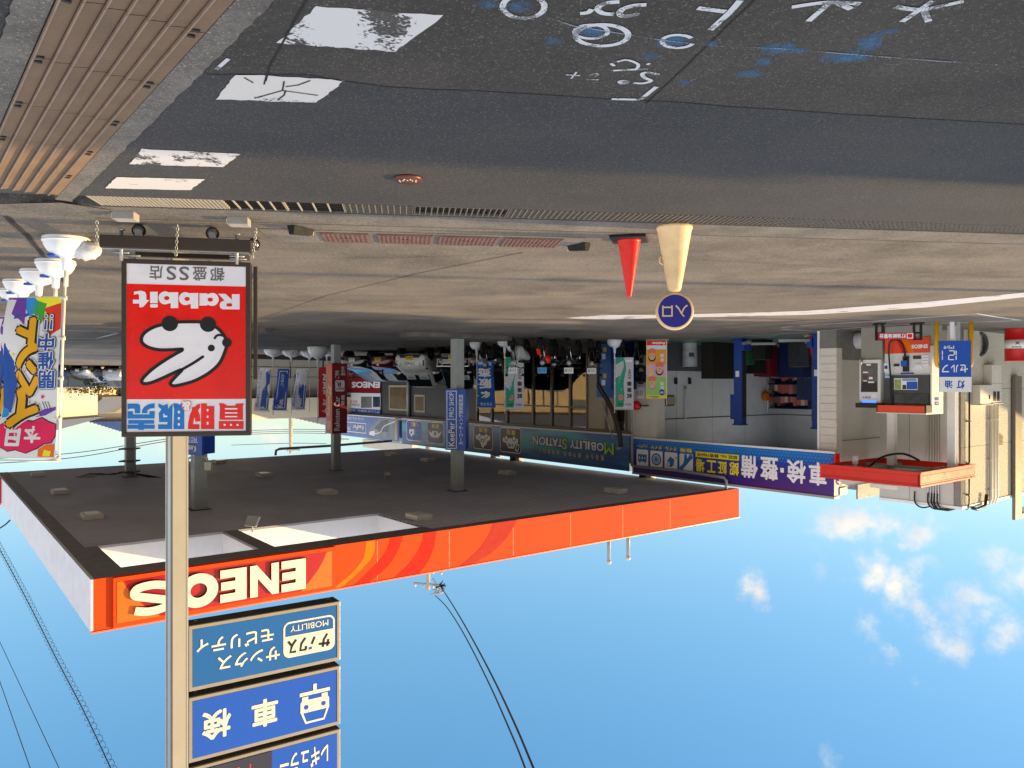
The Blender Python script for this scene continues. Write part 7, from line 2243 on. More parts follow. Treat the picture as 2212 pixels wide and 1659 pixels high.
for on, x0, x1 in (('bc', 1650, 1588), ('abged', 1582, 1520), ('bc', 1515, 1464)):
    seg7(GF, GV(x0, 450)[0], GV(1560, 405)[1], GV(x1, 450)[0], GV(1560, 495)[1], on, WHITEPRINT, .006)
b.text(GF, '円/ℓ', (GV(1575, 0)[0], GV(1560, 362)[1], GV(1480, 0)[0], GV(1560, 392)[1]), WHITEPRINT, .006, .015)
b.build('lettering', t)
YEL = mat('guard_yellow', (228, 172, 12), .45, var=.05)
ua, ub = [(GV(x0, 300)[0] + GV(x1, 300)[0]) / 2 for x0, x1 in ((1766, 1726), (1448, 1412))]
zt = GV(1590, 550)[1]
b = MB(); b.tube([GF.p(ua, 0, -.09), GF.p(ua, zt - .07, -.09), GF.p(ua + .02, zt - .02, -.09), GF.p(ua + .07, zt, -.09), GF.p(ub - .07, zt, -.09), GF.p(ub - .02, zt - .02, -.09), GF.p(ub, zt - .07, -.09), GF.p(ub, 0, -.09)], .05, YEL, 12)
tag(b.build('guard_rail'), 'yellow tubular guard hoop standing behind the kerosene price board', 'guard rail')
# drum, leaning panel, white tank lying down
q = ground(2196, 711); t = thing('oil_drum', 'red and white oil drum cut by the picture edge', 'drum', q)
DR = mat('drum_red', (196, 24, 30), .38, var=.05)
b = MB(); b.lathe([(.29, 0), (.295, .01), (.29, .03), (.29, .30), (.30, .31), (.29, .32)], DR, (0, 0, 0), 32); b.lathe([(.2905, .32), (.2905, .56)], WHITEPRINT, (0, 0, 0), 32); b.lathe([(.29, .56), (.30, .57), (.29, .58), (.29, .88), (.297, .9), (.28, .90), (.27, .885), (0, .885)], DR, (0, 0, 0), 32); b.build('barrel', t, world=False)
b = MB()
# letters bent round the barrel
fr = Frame((0, 0, 0), V((1, 0, 0)), Z); b.text(fr, 'X', (-.07, .37, .05, .45), BLACKPRINT, 0, .04); b.text(fr, 'ENEOS', (-.10, .50, .12, .535), BLACKPRINT, 0, .03)
qa = math.atan2(-q.y, -q.x) - rad(2)
b.v = [V((math.cos(qa + p.x / .292) * .293, math.sin(qa + p.x / .292) * .293, p.z)) for p in b.v]; b.build('lettering', t, world=False)
q = ground(2150, 722); t = thing('leaning_panel', 'pale grey panel leaning beside the red drum', 'panel', q, .5)
b = MB(); b.hexa([(-.36, -.05, 0), (.30, -.05, 0), (.30, -.01, 0), (-.36, -.01, 0), (-.36, .25, .95), (.12, .25, .95), (.12, .29, .95), (-.36, .29, .95)], mat('panel_pale', (186, 190, 190), .5)); b.build('sheet', t, world=False)
q = ground(2118, 716); t = thing('black_hose_reel', 'coil of dark ribbed hose standing behind the yellow rail', 'hose', q)
b = MB()
for i in range(4):
    b.torus((0, .06 * i, .38), (1, 0, 0), (0, 0, 1), .32, .045, mat('hose_grey', (72, 74, 74), .6), 24, 8, sx=.6)
b.build('coil', t, world=False)
q = ground(1866, 716); t = thing('white_tank', 'white rounded tank lying beside the payment terminal', 'tank', q, rzB)
b = MB(); b.lathe([(.02, -.62), (.2, -.6), (.25, -.52), (.25, .52), (.2, .6), (.02, .62)], WHITE, (0, 0, .26), 24, V((1, 0, 0))); b.build('shell', t, world=False)

# ------------------------------------------------------------------ vehicles
CGL = mat('car_glass', (16, 22, 26), .06, var=0, spec=.8)
LAMPG = mat('lamp_glass', (150, 158, 164), .08, var=0, spec=.8); LAMPD = mat('lamp_bezel', (20, 22, 24), .15, var=0, spec=.7)
RIM = mat('wheel_rim', (150, 152, 156), .3, .7, var=.04)
PLY = mat('plate_yellow', (232, 190, 20), .5, var=.02); PLW = mat('plate_white', (222, 222, 214), .5, var=.02)


def car(name, label, group, paint, loc, rz, L=3.4, W=1.48, H=1.75, kind='wagon', plate=PLY, ptext='74-74', price=None, grille=BLACK):
    """front towards -y in its own space"""
    t = thing(name, label, 'car', loc, rz, group)
    hl = L / 2
    if kind == 'wagon':
        st = [(-1.0, .34, .60, .72, .62, .62, .52), (-.975, .27, .70, .84, .69, .68, .58), (-.86, .24, .88, .98, .735, .71, .62), (-.64, .24, .96, 1.06, .74, .72, .62), (-.26, .24, 1.0, H - .04, .74, .73, .56), (-.15, .24, 1.0, H, .74, .73, .58), (.45, .24, 1.0, H + .01, .74, .73, .58), (.90, .26, 1.0, H - .05, .735, .72, .56), (.985, .32, 1.0, H - .22, .70, .70, .55), (1.0, .40, .95, 1.1, .66, .66, .56)]
        cowl, roofy, rear = 3, 4, 8
    elif kind == 'hatch':
        st = [(-1.0, .32, .52, .62, .66, .60, .5), (-.97, .25, .62, .74, .76, .72, .6), (-.82, .22, .80, .88, .83, .78, .66), (-.50, .22, .90, .98, .84, .80, .68), (-.10, .22, .94, H - .05, .84, .80, .56), (.05, .22, .94, H, .84, .80, .58), (.50, .22, .95, H - .02, .84, .80, .57), (.86, .24, .96, H - .28, .82, .79, .58), (.97, .30, .92, 1.05, .78, .76, .62), (1.0, .38, .8, .9, .72, .70, .6)]
        cowl, roofy, rear = 3, 4, 7
    else:                                        # van
        st = [(-1.0, .34, .70, .86, .70, .68, .60), (-.98, .27, .9, 1.02, .78, .76, .68), (-.9, .25, 1.0, 1.14, .82, .80, .70), (-.80, .25, 1.05, 1.22, .83, .81, .72), (-.52, .25, 1.08, H - .04, .84, .82, .68), (-.4, .25, 1.08, H, .84, .82, .70), (.5, .25, 1.08, H, .84, .82, .70), (.94, .27, 1.08, H - .06, .83, .81, .68), (.99, .33, 1.05, H - .2, .80, .79, .66), (1.0, .4, 1.0, 1.2, .76, .75, .66)]
        cowl, roofy, rear = 3, 4, 8
    ws = W / 1.48 if kind == 'wagon' else W / 1.68
    st = [(y * hl, a, b_, c_, d * ws, e * ws, g_ * ws) for y, a, b_, c_, d, e, g_ in st]
    rows = []
    for (y, zl_, zb, zt_, wl, wb, wt) in st:
        half = [(0, zl_), (wl * .8, zl_), (wl, zl_ + .12), (wl * 1.01, (zl_ + zb) / 2), (wb, zb), (wt + (wb - wt) * .15, zt_ - .05 - (zt_ - zb) * .05), (wt * .86, zt_), (0, zt_ + .015)]
        rows.append([V((x, y, z)) for x, z in half] + [V((-x, y, z)) for x, z in half[-2:0:-1]])
    b = MB()
    n = len(rows[0])
    vs = [p for r in rows for p in r]
    fs = [(i * n + j, (i + 1) * n + j, (i + 1) * n + (j + 1) % n, i * n + (j + 1) % n) for i in range(len(rows) - 1) for j in range(n)]
    fs += [tuple(range(n)), tuple((len(rows) - 1) * n + j for j in range(n))[::-1]]
    b.add(vs, fs, paint, True)
    b.build('body', t, subsurf=2, world=False)

    def sidept(i, k, f_=0.0):
        y, zl_, zb, zt_, wl, wb, wt = st[i]
        z = zb + (zt_ - .09 - zb) * k
        x = wb + (wt + (wb - wt) * .15 - wb) * k
        return V((x + .012, y, z))
    # windscreen
    yc, zc, wc = st[cowl][0], st[cowl][3], st[cowl][6]; yr, zr, wr = st[roofy][0], st[roofy][3], st[roofy][6]
    b = MB()
    rws = []
    for k in (0.06, .35, .65, .93):
        y = yc + (yr - yc) * k; z = zc + (zr - zc) * k; w_ = (wc + (wr - wc) * k) * .93
        rws.append([V((x * w_, y - .045 + .05 * x * x, z + .015)) for x in (-1, -.5, 0, .5, 1)])
    b.grid(rws, CGL); b.build('windscreen', t, world=False)
    # rear screen
    b = MB(); y, zb, zt_, wt = st[rear][0], st[rear][2], st[rear][3], st[rear][6]
    b.poly([(wt * .9, hl + .01, zb + .02), (-wt * .9, hl + .01, zb + .02), (-wt * .88, y + .05, zt_ - .02), (wt * .88, y + .05, zt_ - .02)], CGL); b.build('rear_window', t, world=False)
    for s_ in (-1, 1):
        fl = lambda p: V((p.x * s_, p.y, p.z))
        i0, i1 = roofy, roofy + 1
        y0, y1_ = st[cowl][0] + .12, st[rear - 1][0] + .05
        ym = (y0 + .3 + y1_) / 2

        def sw_(y, k):
            for i in range(len(st) - 1):
                if st[i][0] <= y <= st[i + 1][0]:
                    f_ = (y - st[i][0]) / (st[i + 1][0] - st[i][0]); a_ = sidept(i, k); c_ = sidept(i + 1, k)
                    return a_.lerp(c_, f_)
            return sidept(len(st) - 1, k)
        for (ya, yb_, slant) in ((y0, ym - .04, .34), (ym + .04, y1_, 0)):
            b = MB(); pts = [sw_(ya, .05), sw_(yb_, .05), sw_(yb_ - (0 if slant else .08), .88), sw_(ya + (st[roofy][0] - st[cowl][0]) * (.92 if slant else 0), .86)]
            pts = [fl(p) for p in pts]
            if s_ < 0:
                pts = pts[::-1]
            b.poly(pts, CGL); b.build('side_window', t, world=False)
        # lamps, mirror
        wf = st[1][4]
        b = MB(); zh = st[1][2]
        if kind == 'wagon' or kind == 'van':
            b.hexa([V((s_ * x, y, z)) for x, y, z in ((wf * .62, -hl - .012, zh - .06), (wf * .99, -hl + .10, zh - .06), (wf * .99, -hl + .2, zh - .06), (wf * .62, -hl + .1, zh - .06), (wf * .60, -hl + .005, zh + .10), (wf * 1.02, -hl + .13, zh + .12), (wf * 1.0, -hl + .3, zh + .12), (wf * .60, -hl + .2, zh + .10))], LAMPG)
        else:
            b.hexa([V((s_ * x, y, z)) for x, y, z in ((wf * .58, -hl + .02, zh - .04), (wf * 1.0, -hl + .16, zh - .02), (wf * 1.0, -hl + .4, zh - .02), (wf * .58, -hl + .2, zh - .04), (wf * .60, -hl + .08, zh + .06), (wf * 1.04, -hl + .26, zh + .13), (wf * 1.0, -hl + .6, zh + .13), (wf * .62, -hl + .3, zh + .07))], LAMPG)
        hl_ = b.build('headlight', t, bevel=.012, world=False)
        if kind == 'wagon':
            b = MB(); z_ = st[2][2] - .02; b.hexa([V((s_ * x, y, z)) for x, y, z in ((wf * .50, -hl + .10, z_ - .02), (wf * .98, -hl + .20, z_ - .05), (wf * .98, -hl + .34, z_ - .05), (wf * .50, -hl + .3, z_ - .02), (wf * .58, -hl + .15, z_ + .05), (wf * 1.0, -hl + .27, z_ + .06), (wf * 1.0, -hl + .4, z_ + .06), (wf * .58, -hl + .3, z_ + .05))], LAMPD)
            b.hexa([V((s_ * x, y, z)) for x, y, z in ((wf * .86, -hl - .006, zh - .16), (wf * .93, -hl + .02, zh - .16), (wf * .93, -hl + .1, zh - .16), (wf * .86, -hl + .1, zh - .16), (wf * .86, -hl - .004, zh + .08), (wf * .93, -hl + .03, zh + .08), (wf * .93, -hl + .1, zh + .08), (wf * .86, -hl + .1, zh + .08))], LAMPD); b.build('bezel', hl_, world=False)
        b = MB(); wm = st[cowl][5]; b.hexa([V((s_ * x, y + st[cowl][0] + .12, z + st[cowl][2])) for x, y, z in ((wm, -.04, .06), (wm + .2, -.06, .05), (wm + .2, .05, .05), (wm, .04, .06), (wm, -.04, .13), (wm + .2, -.05, .20), (wm + .2, .04, .20), (wm, .04, .13))], paint); b.build('mirror', t, bevel=.02, world=False)
        b = MB(); wr_ = st[-2][4]; b.box(s_ * wr_ * .86 - .06, s_ * wr_ * .86 + .06, hl - .04, hl + .012, .75, 1.05, mat('tail_lamp', (140, 14, 12), .2)); b.build('tail_light', t, world=False)
        for yy in (-hl * .66, hl * .64):
            r_ = .28
            wx = st[4][4]
            b = MB(); o_ = (s_ * (wx - .09), yy, r_); ax = V((s_, 0, 0)); b.lathe([(.18, -.08), (r_ - .02, -.09), (r_, -.07), (r_, .08), (r_ - .03, .10), (.19, .09)], RUBBER, o_, 24, ax); w_ = b.build('wheel', t, world=False)
            b = MB(); b.lathe([(.19, .07), (.185, .09), (.10, .075), (.05, .10), (0, .10)], RIM, o_, 20, ax); b.build('rim', w_, world=False)
            b = MB(); b.lathe([(r_ + .05, -.12), (r_ + .05, .085), (0, .085)], BLACK, o_, 20, ax); b.build('wheel_arch', t, world=False)
    zp = st[0][1]
    b = MB(); b.hexa([V(p) for p in ((-st[0][4] * .8, -hl - .02, .3), (st[0][4] * .8, -hl - .02, .3), (st[0][4] * .8, -hl + .1, .3), (-st[0][4] * .8, -hl + .1, .3), (-st[0][4] * .7, -hl - .025, .44), (st[0][4] * .7, -hl - .025, .44), (st[0][4] * .7, -hl + .1, .44), (-st[0][4] * .7, -hl + .1, .44))], grille); b.build('air_intake', t, world=False)
    fr = Frame((0, -hl - .03, 0), V((1, 0, 0)), Z)
    b = MB(); b.fb(fr, -.165, .165, zp + .03, zp + .20, -.02, .006, plate); b.text(fr, ptext, (-.12, zp + .05, .12, zp + .13), mat('plate_ink', (30, 50, 30), .5) if plate is not PLY else BLACKPRINT, .009, .02); b.build('number_plate', t, world=False)
    b = MB(); b.box(-.06, .06, -hl - .028, -hl, zh + .02, zh + .08, CHROME)
    if kind == 'wagon' and grille is not CHROME:
        for k in range(7):
            for j in range(3):
                if (k + j) % 2 == 0:
                    b.box(-.22 + k * .064, -.18 + k * .064, -hl - .016, -hl + .03, zh - .08 + j * .035, zh - .05 + j * .035, LAMPD)
    if grille is CHROME:
        for k in range(4):
            b.box(-wf * .62, wf * .62, -hl - .02, -hl + .06, zh - .16 + .05 * k, zh - .14 + .05 * k, CHROME)
        b.box(-wf * .98, wf * .98, -hl - .03, -hl + .06, zh + .10, zh + .14, CHROME)
    b.build('grille_badge', t, world=False)
    if price:
        y = yc + (yr - yc) * .3; z = zc + (zr - zc) * .3; sl = (yr - yc) / (zr - zc)
        b = MB(); fr = Frame((0.0, y - .05, z), V((1, 0, 0)), V((0, sl, 1)))
        for (xa, xb, tx) in price:
            b.fb(fr, xa, xb, -.12, .14, .0, .006, mat('price_card', (196, 214, 208), .6)); b.text(fr, tx, (xa + .06, .0, xb - .06, .10), GP, .009, .03); b.text(fr, '万円', (xa + .1, -.09, xb - .12, -.03), GP, .009, .01)
        b.build('price_card', t, world=False)
    return t


CW = mat('car_white', (232, 232, 226), .22, var=.03, coat=.6); CB = mat('car_black', (10, 10, 12), .16, var=0, coat=.7, spec=.6); CR = mat('car_maroon', (92, 14, 22), .2, .2, var=.03, coat=.7); CSIL = mat('car_silver', (150, 156, 164), .25, .6, coat=.5); CN = mat('car_navy', (22, 36, 70), .2, coat=.6)
GC = 'cars parked in front of the shop'
rzc = math.atan2(-(-A.y), -(-A.x))                     # so that -y of the car points along -A
rz_car = math.atan2(BF_.n.y, BF_.n.x) + math.pi / 2 + rad(180) - math.pi


def facing(vec):
    """rotation that turns a car's front (-y) towards vec"""
    return math.atan2(vec.y, vec.x) + math.pi / 2


def carspot(px, py, L):
    q = ground(px, py)
    return q


fv = V((.30, -.95, 0)).normalized()
q = ground(886, 751); c1 = q - fv * 1.65
car('white_kei_wagon', 'white boxy small car with a yellow plate and two price cards, facing the road', GC, CW, c1, facing(fv), 3.4, 1.48, 1.72, 'wagon', PLY, '74-74', [(-.55, -.1, '209.8'), (.08, .5, '185')])
fv2 = V((.16, -.98, 0)).normalized()
q = ground(978, 748.5); c2 = q - fv2 * 1.65
car('black_kei_wagon', 'black boxy small car with chrome grille behind the column by the shop', GC, CB, c2, facing(fv2), 3.4, 1.48, 1.80, 'wagon', PLY, '1373', [(-.55, .02, '335')], CHROME)
fv3 = V((.42, -.9, 0)).normalized()
q = ground(818, 757); c3 = q - fv3 * 1.8
car('maroon_hatchback', 'dark red low hatchback parked beside the white boxy car', GC, CR, c3, facing(fv3), 3.7, 1.62, 1.45, 'hatch', PLY, '63-07')
fv4 = V((.46, -.88, 0)).normalized()
q = ground(762, 757.5); c4 = q - fv4 * 1.8
car('black_hatchback', 'black low hatchback half hidden behind the dark red column sign', GC, CB, c4, facing(fv4), 3.7, 1.62, 1.45, 'hatch', PLW, '12-30')
q = ground(1052, 746.5); c5 = q - fv2 * 1.65
car('black_van', 'black small van behind the blue flag, between the column and the scooters', GC, CB, c5, facing(V((.25, -.96, 0))), 3.2, 1.46, 1.84, 'wagon', PLW, '21-05')
fr = 'cars parked far behind the flags'
for (px, py, rz, m_, k, lab, nm) in ((155, 790, .3, CB, 'van', 'dark van parked far off between flag pole and white saloon', 'dark_van'), (205, 790.5, .15, CSIL, 'hatch', 'pale blue saloon with its nose to the viewer far behind the flags', 'parked_car'), (244, 792, -.2, CW, 'van', 'white van far off, half hidden by the red sign', 'white_van'), (272, 791, .1, CSIL, 'van', 'silver van far off, behind the red sign edge', 'silver_van'), (120, 789, .2, CN, 'van', 'navy van far off behind the flag cloth', 'navy_van')):
    q = ground(px, py)
    car(nm, lab, fr, m_, q, rz, 4.2, 1.68, 1.85 if k == 'van' else 1.46, k, PLW, '30-12')


# motorbikes
def motorbike(name, label, loc, rz, body, scooter=False, moped=False, card=True, s=1.0):
    t = thing(name, label, 'motorbike', loc, rz, 'motorbikes lined up in front of the shop')
    r_ = (.29 if not scooter else .22) * s
    wb = (.66 if not scooter else .60) * s
    for yy in (-wb, wb):
        b = MB(); o_ = (0, yy, r_); tw = .055 if not moped else .075
        b.lathe([(r_ * .72, -tw * .6), (r_ * .93, -tw), (r_, -tw * .4), (r_, tw * .4), (r_ * .93, tw), (r_ * .72, tw * .6)], RUBBER, o_, 24, V((1, 0, 0))); w_ = b.build('wheel', t, world=False)
        b = MB()
        b.torus(o_, (0, 1, 0), (0, 0, 1), r_ * .70, .016, RIM, 24, 6)
        for k in range(10):
            a = k * math.pi / 5; b.tube([o_, (0, yy + math.cos(a) * r_ * .7, r_ + math.sin(a) * r_ * .7)], .005, RIM, 4)
        b.lathe([(.05, -.06), (.05, .06), (0, .06)], DARK, o_, 12, V((1, 0, 0))); b.build('rim', w_, world=False)
    H1 = .98 * s
    hd = (0, -wb + .25 * s, H1 - .12)
    b = MB()
    for sx in (-.07, .07):
        b.tube([(sx, -wb, r_), (sx, hd[1], hd[2] + .02)], .022, CHROME if not scooter else BLACK, 8)
    b.build('fork', t, world=False)
    b = MB(); b.tube([(-.34 * s, hd[1] + .10, H1 + .02), (-.2, hd[1] + .04, H1 + .04), (0, hd[1], H1 - .04), (.2, hd[1] + .04, H1 + .04), (.34 * s, hd[1] + .10, H1 + .02)], .016, BLACK, 8)
    for sx in (-1, 1):
        b.tube([(sx * .34 * s, hd[1] + .1, H1 + .02), (sx * .24, hd[1] + .06, H1 + .03)], .024, RUBBER, 8); b.tube([(sx * .24, hd[1] + .05, H1 + .04), (sx * .30, hd[1] + .02, H1 + .24)], .006, BLACK, 6); b.lathe([(.05, -.01), (.052, .01), (0, .015)], BLACK, (sx * .30, hd[1] + .02, H1 + .27), 12, V((0, -1, 0)))
    b.build('handlebar', t, world=False)
    b = MB(); b.lathe([(.05, -.1), (.09, -.04), (.1, .02), (.085, .04), (0, .05)], body if scooter else BLACK, (0, hd[1] - .08, H1 - .14), 16, V((0, -1, 0))); hl_ = b.build('headlight', t, world=False)
    b = MB(); b.lathe([(.086, .041), (.06, .055), (0, .06)], LAMPG, (0, hd[1] - .08, H1 - .14), 16, V((0, -1, 0))); b.build('lens', hl_, world=False)
    b = MB()
    if scooter:
        prof = [(-wb + .26, .30, H1 - .22, .13), (-wb + .34, .26, H1 - .18, .2), (-wb + .40, .25, .45, .19), (-.16, .24, .33, .17), (.0, .24, .36, .17), (.10, .26, .66, .15), (.30, .30, .74, .17), (wb, .42, .76, .15), (wb + .18, .56, .72, .08)]
    else:
        prof = [(-.30, .62, .74, .05), (-.24, .56, .86, .12), (0, .54, .88, .14), (.16, .56, .80, .10), (.26, .56, .74, .09)]
    rr = []
    for (y, za, zb, w_) in prof:
        rr.append([V((w_ * math.cos(a), y * 1.0, (za + zb) / 2 * s + (zb - za) / 2 * s * math.sin(a))) for a in [2 * math.pi * k / 12 for k in range(13)]])
    b.grid(rr, body); b.build('bodywork' if scooter else 'fuel_tank', t, subsurf=1, world=False)
    b = MB(); z0 = (.80 if not scooter else .78) * s
    b.grid([[V((w_ * math.cos(a), y, z0 + h_ * math.sin(a))) for a in [2 * math.pi * k / 10 for k in range(11)]] for y, w_, h_ in ((.10, .09, .03), (.2, .13, .05), (.45, .14, .05), (.66, .12, .04), (.74, .05, .02))], BLACK); b.build('seat', t, world=False)
    if not scooter:
        b = MB(); b.box(-.12, .12, -.22, .2, .24, .54, DARK); b.tube([(.0, hd[1], hd[2]), (0, -.2, .34), (0, .25, .30), (0, wb, r_)], .025, body if moped else BLACK, 8); b.tube([(0, -.1, .7), (0, .3, .72), (0, wb + .1, .70)], .022, BLACK, 8); b.tube([(.1, wb, r_), (.1, .42, .68)], .022, CHROME, 8); b.tube([(-.1, wb, r_), (-.1, .42, .68)], .022, CHROME, 8); b.build('engine', t, world=False)
        b = MB(); b.tube([(.14, -.15, .26), (.15, .2, .24), (.16, wb + .12, .34)], [.02, .025, .045], CHROME, 10); b.build('exhaust', t, world=False)
    b = MB()
    rf = [(math.cos(a), math.sin(a)) for a in [rad(20 + 14 * k) for k in range(11)]]
    b.grid([[V((sx * .06, -wb + c_ * (r_ + .035), r_ + s_ * (r_ + .035))) for sx in (-1, 0, 1)] for c_, s_ in rf], body); b.build('front_mudguard', t, world=False)
    b = MB(); b.grid([[V((sx * .07, wb + c_ * (r_ + .04), r_ + s_ * (r_ + .04))) for sx in (-1, 0, 1)] for c_, s_ in rf], BLACK); b.build('rear_mudguard', t, world=False)
    b = MB(); b.tube([(.05, .05, .28), (.22, .1, .01)], .012, BLACK, 6); b.tube([(-.05, .05, .28), (-.2, .1, .01)], .012, BLACK, 6); b.build('stand', t, world=False)
    if card:
        b = MB(); b.box(-.16, .16, hd[1] - .14, hd[1] - .13, H1 + .02, H1 + .22, card if not isinstance(card, bool) else WHITEPRINT); fr = Frame((0, hd[1] - .141, H1 + .02), V((1, 0, 0)), Z); b.text(fr, '11.9', (-.1, .04, .12, .14), GP, .002, .03); b.build('price_card', t, world=False)
    return t


BIKO = mat('bike_orange', (222, 60, 16), .3, coat=.4); BIKB = mat('bike_black', (14, 14, 16), .25, coat=.5); BIKW = mat('bike_white', (190, 192, 190), .3, coat=.4); CARDB = mat('card_sky', (70, 160, 220), .5)
for (x, y, rz, m_, sc, mo, cd, lab, nm) in ((975, 345, .28, BIKW, True, False, WHITEPRINT, 'small black and white scooter nearest the black cars, with a white card', 'scooter'), (1300, 345, .18, BIKO, False, True, CARDB, 'orange mini motorbike with a blue price card', 'mini_motorbike'),
                                            (1592, 352, .15, BIKB, False, False, WHITEPRINT, 'black naked motorbike between the orange one and the dark scooter', 'naked_motorbike'), (1835, 365, .10, BIKB, True, False, WHITEPRINT, 'dark scooter with a white sheet in front of the blue cabinet', 'dark_scooter')):
    p = z6(x, y); q = ground(*p)
    d = (V((0, 0, 0)) - q).normalized()
    motorbike(nm, lab, q + V((0, .7, 0)), facing(V((.28, -1, 0)).normalized()) + rz * .6, m_, sc, mo, cd)
q = ground(*z6(1440, 378)); motorbike('sport_motorbike', 'black motorbike parked close behind the naked one', q + V((0, .8, 0)), facing(V((.5, -1, 0)).normalized()), BIKB, False, False, False)
q = ground(*z6(640, 400)); motorbike('cruiser_motorbike', 'black motorbike partly hidden behind the blue flag', q + V((0, .7, 0)), facing(V((.3, -1, 0)).normalized()), BIKB, False, False, WHITEPRINT)
for (x, y, lab) in ((240, 440, 'black scooter beside the tall test ride flag and the workshop pier'), (390, 430, 'black scooter with mirrors right against the workshop pier')):
    q = ground(*z7(x, 374)); motorbike('black_scooter', lab, q + V((0, .6, 0)), facing(V((.3, -1, 0)).normalized()), BIKB, True, False, False, .95)

# ------------------------------------------------------------------ flags by the shop
GS = 'flags standing by the shop'


def rabbit_art(b, fr, X, Y, k, w, face=WHITEPRINT, line=INK):
    f_ = lambda x, y: (X + (1600 - x) * k, Y + (y - 850) * k)
    pts = [f_(*p) for p in catmull(OUT, 3, True)]
    b.fp(fr, pts, face, w); b.stroke(fr, pts, 30 * k, line, w + .003, closed=True)
    b.stroke(fr, [f_(1572, 983), f_(1680, 920), f_(1752, 872)], 26 * k, line, w + .003)
    for (x, y, r) in ((1825, 797, 31), (1960, 750, 43), (1466, 585, 71), (1797, 592, 71)):
        b.fp(fr, circ(*f_(x, y), r * k, n=14), line, w + .005)


FBL = mat('cloth_azure', (14, 92, 176), .7, var=.03)
q = ground(*z6(507, 405)); t = flag_stand('bright blue flag with large white characters and a rabbit emblem', q, .05, 2.55, GS, .27, .30)


def art_blue(b, fr):
    rabbit_art(b, fr, .36, 1.95, .00050, .006, WHITEPRINT, INK)
    b.text(fr, '買取', (.14, 1.22, .56, 1.74), WHITEPRINT, .006, .05, rot=0) if False else None
    b.text(fr, '販', (.12, 1.34, .60, 1.72), WHITEPRINT, .006, .04); b.text(fr, '売', (.12, .96, .60, 1.30), WHITEPRINT, .006, .04)
    b.text(fr, 'Rabbit', (.10, .72, .60, .86), WHITEPRINT, .006, .04); b.text(fr, 'クルマは', (.14, 2.24, .58, 2.36), WHITEPRINT, .006, .02)


cloth(t, .02, .66, .68, 2.42, FBL, art_blue, amp=.02, ph=1, lean=-.03, shear=.06, left=True)
TEALC = mat('cloth_teal', (46, 150, 120), .7, var=.03); SILC = mat('cloth_silver', (196, 194, 200), .7, var=.03)


def art_ride(b, fr):
    b.fp(fr, catmull([(.36, .62), (.28, 1.0), (.36, 1.5), (.34, 2.0), (.38, 2.36)], 6) + [(.645, 2.36), (.645, .62)], TEALC, .003)
    for ch_, z_ in (('試', 2.05), ('乗', 1.84), ('車', 1.62)):
        b.text(fr, ch_, (.08, z_ - .17, .25, z_), INK, .006, .03)
    b.vtext(fr, 'あります', (.10, 1.02, .22, 1.38), INK, .006, .01)
    b.text(fr, 'FEV 500', (.10, 2.22, .56, 2.30), INK, .006, .01)
    b.fp(fr, circ(.46, 2.02, .085, .10), mat('print_rose', (220, 130, 130), .6), .006); b.text(fr, '普通免許', (.40, 1.98, .52, 2.06), REDPRINT, .009, .0)
    b.vtext(fr, '電動バイク乗れる', (.42, .82, .54, 1.78), mat('print_mint', (160, 214, 190), .6), .006, .005)
    b.fp(fr, rrect(.06, .70, .30, .78, .02), WHITEPRINT, .006)


for (x, y, lab, ph) in ((815, 368, 'silver and teal test ride flag behind the black and white scooter', 0.4), (2030, 375, 'silver and teal test ride flag in front of the blue cabinet by the pier', 2.0)):
    q = ground(*z6(x, y)); t = flag_stand(lab, q, .02, 2.55, GS, .27, .30)
    cloth(t, .02, .66, .62, 2.42, SILC, art_ride, amp=.022, ph=ph, lean=.0, left=True)
q = ground(*z7(560, 375)); t = thing('poster_flag', 'tall poster flag with three cartoon-coloured portrait panels hanging at the bay edge', 'flag', q, .04)
b = MB(); b.box(-.36, -.34, -.01, .01, 0, 2.3, POLEW); b.box(-.4, .4, -.2, .2, 0, .03, GREYPAINT); b.build('stand', t, world=False)
PYL = mat('poster_yellow', (238, 214, 70), .6); PGR = mat('poster_green', (150, 200, 110), .6); PPK = mat('poster_lilac', (224, 170, 200), .6); POG = mat('poster_orange', (236, 160, 60), .6); SKIN = mat('poster_skin', (228, 178, 150), .6)
b = MB(); fr = Frame((-.34, 0, 0), V((1, 0, 0)), Z)
b.fb(fr, 0, .70, .04, 2.06, -.005, 0, PYL)
for v0, v1, m_ in ((.04, .20, RSG), (.20, .34, WHITEPRINT), (.34, .86, POG), (.86, 1.30, PPK), (1.30, 1.94, PGR)):
    b.fp(fr, [(.015, v0), (.685, v0), (.685, v1), (.015, v1)], m_, .003)
b.text(fr, 'Rabbit', (.06, .08, .50, .17), WHITEPRINT, .006, .04)
for (cx, cy, r, tx, hair, tcol) in ((.50, 1.58, .135, '販売', mat('hair_grey', (180, 150, 120), .7), WHITEPRINT), (.24, 1.08, .135, '買取', INK, YELLOWPRINT), (.50, .60, .13, '車検', INK, WHITEPRINT)):
    b.fp(fr, circ(cx, cy - r * 1.5, r * 1.1, r * .8, 16), mat('poster_shirt', (232, 120, 90), .6), .005)
    b.fp(fr, circ(cx, cy + r * .22, r * 1.0, r * 1.08, 18), hair, .007); b.fp(fr, circ(cx, cy - r * .1, r * .82, r * .98, 18), SKIN, .009)
    for s_ in (-.35, .35):
        b.fp(fr, circ(cx + s_ * r, cy, r * .12, r * .07, 8), INK, .011)
    b.fp(fr, circ(cx, cy - r * .5, r * .3, r * .12, 10), REDPRINT, .011)
    b.vtext(fr, tx, (.08 if cx > .4 else .46, cy - .12, .22 if cx > .4 else .60, cy + .18), tcol, .006, .03)
b.fp(fr, circ(.16, 1.84, .09, .11, 20), NAVY, .008); b.text(fr, '信頼', (.10, 1.81, .22, 1.88), WHITEPRINT, .011, .02)
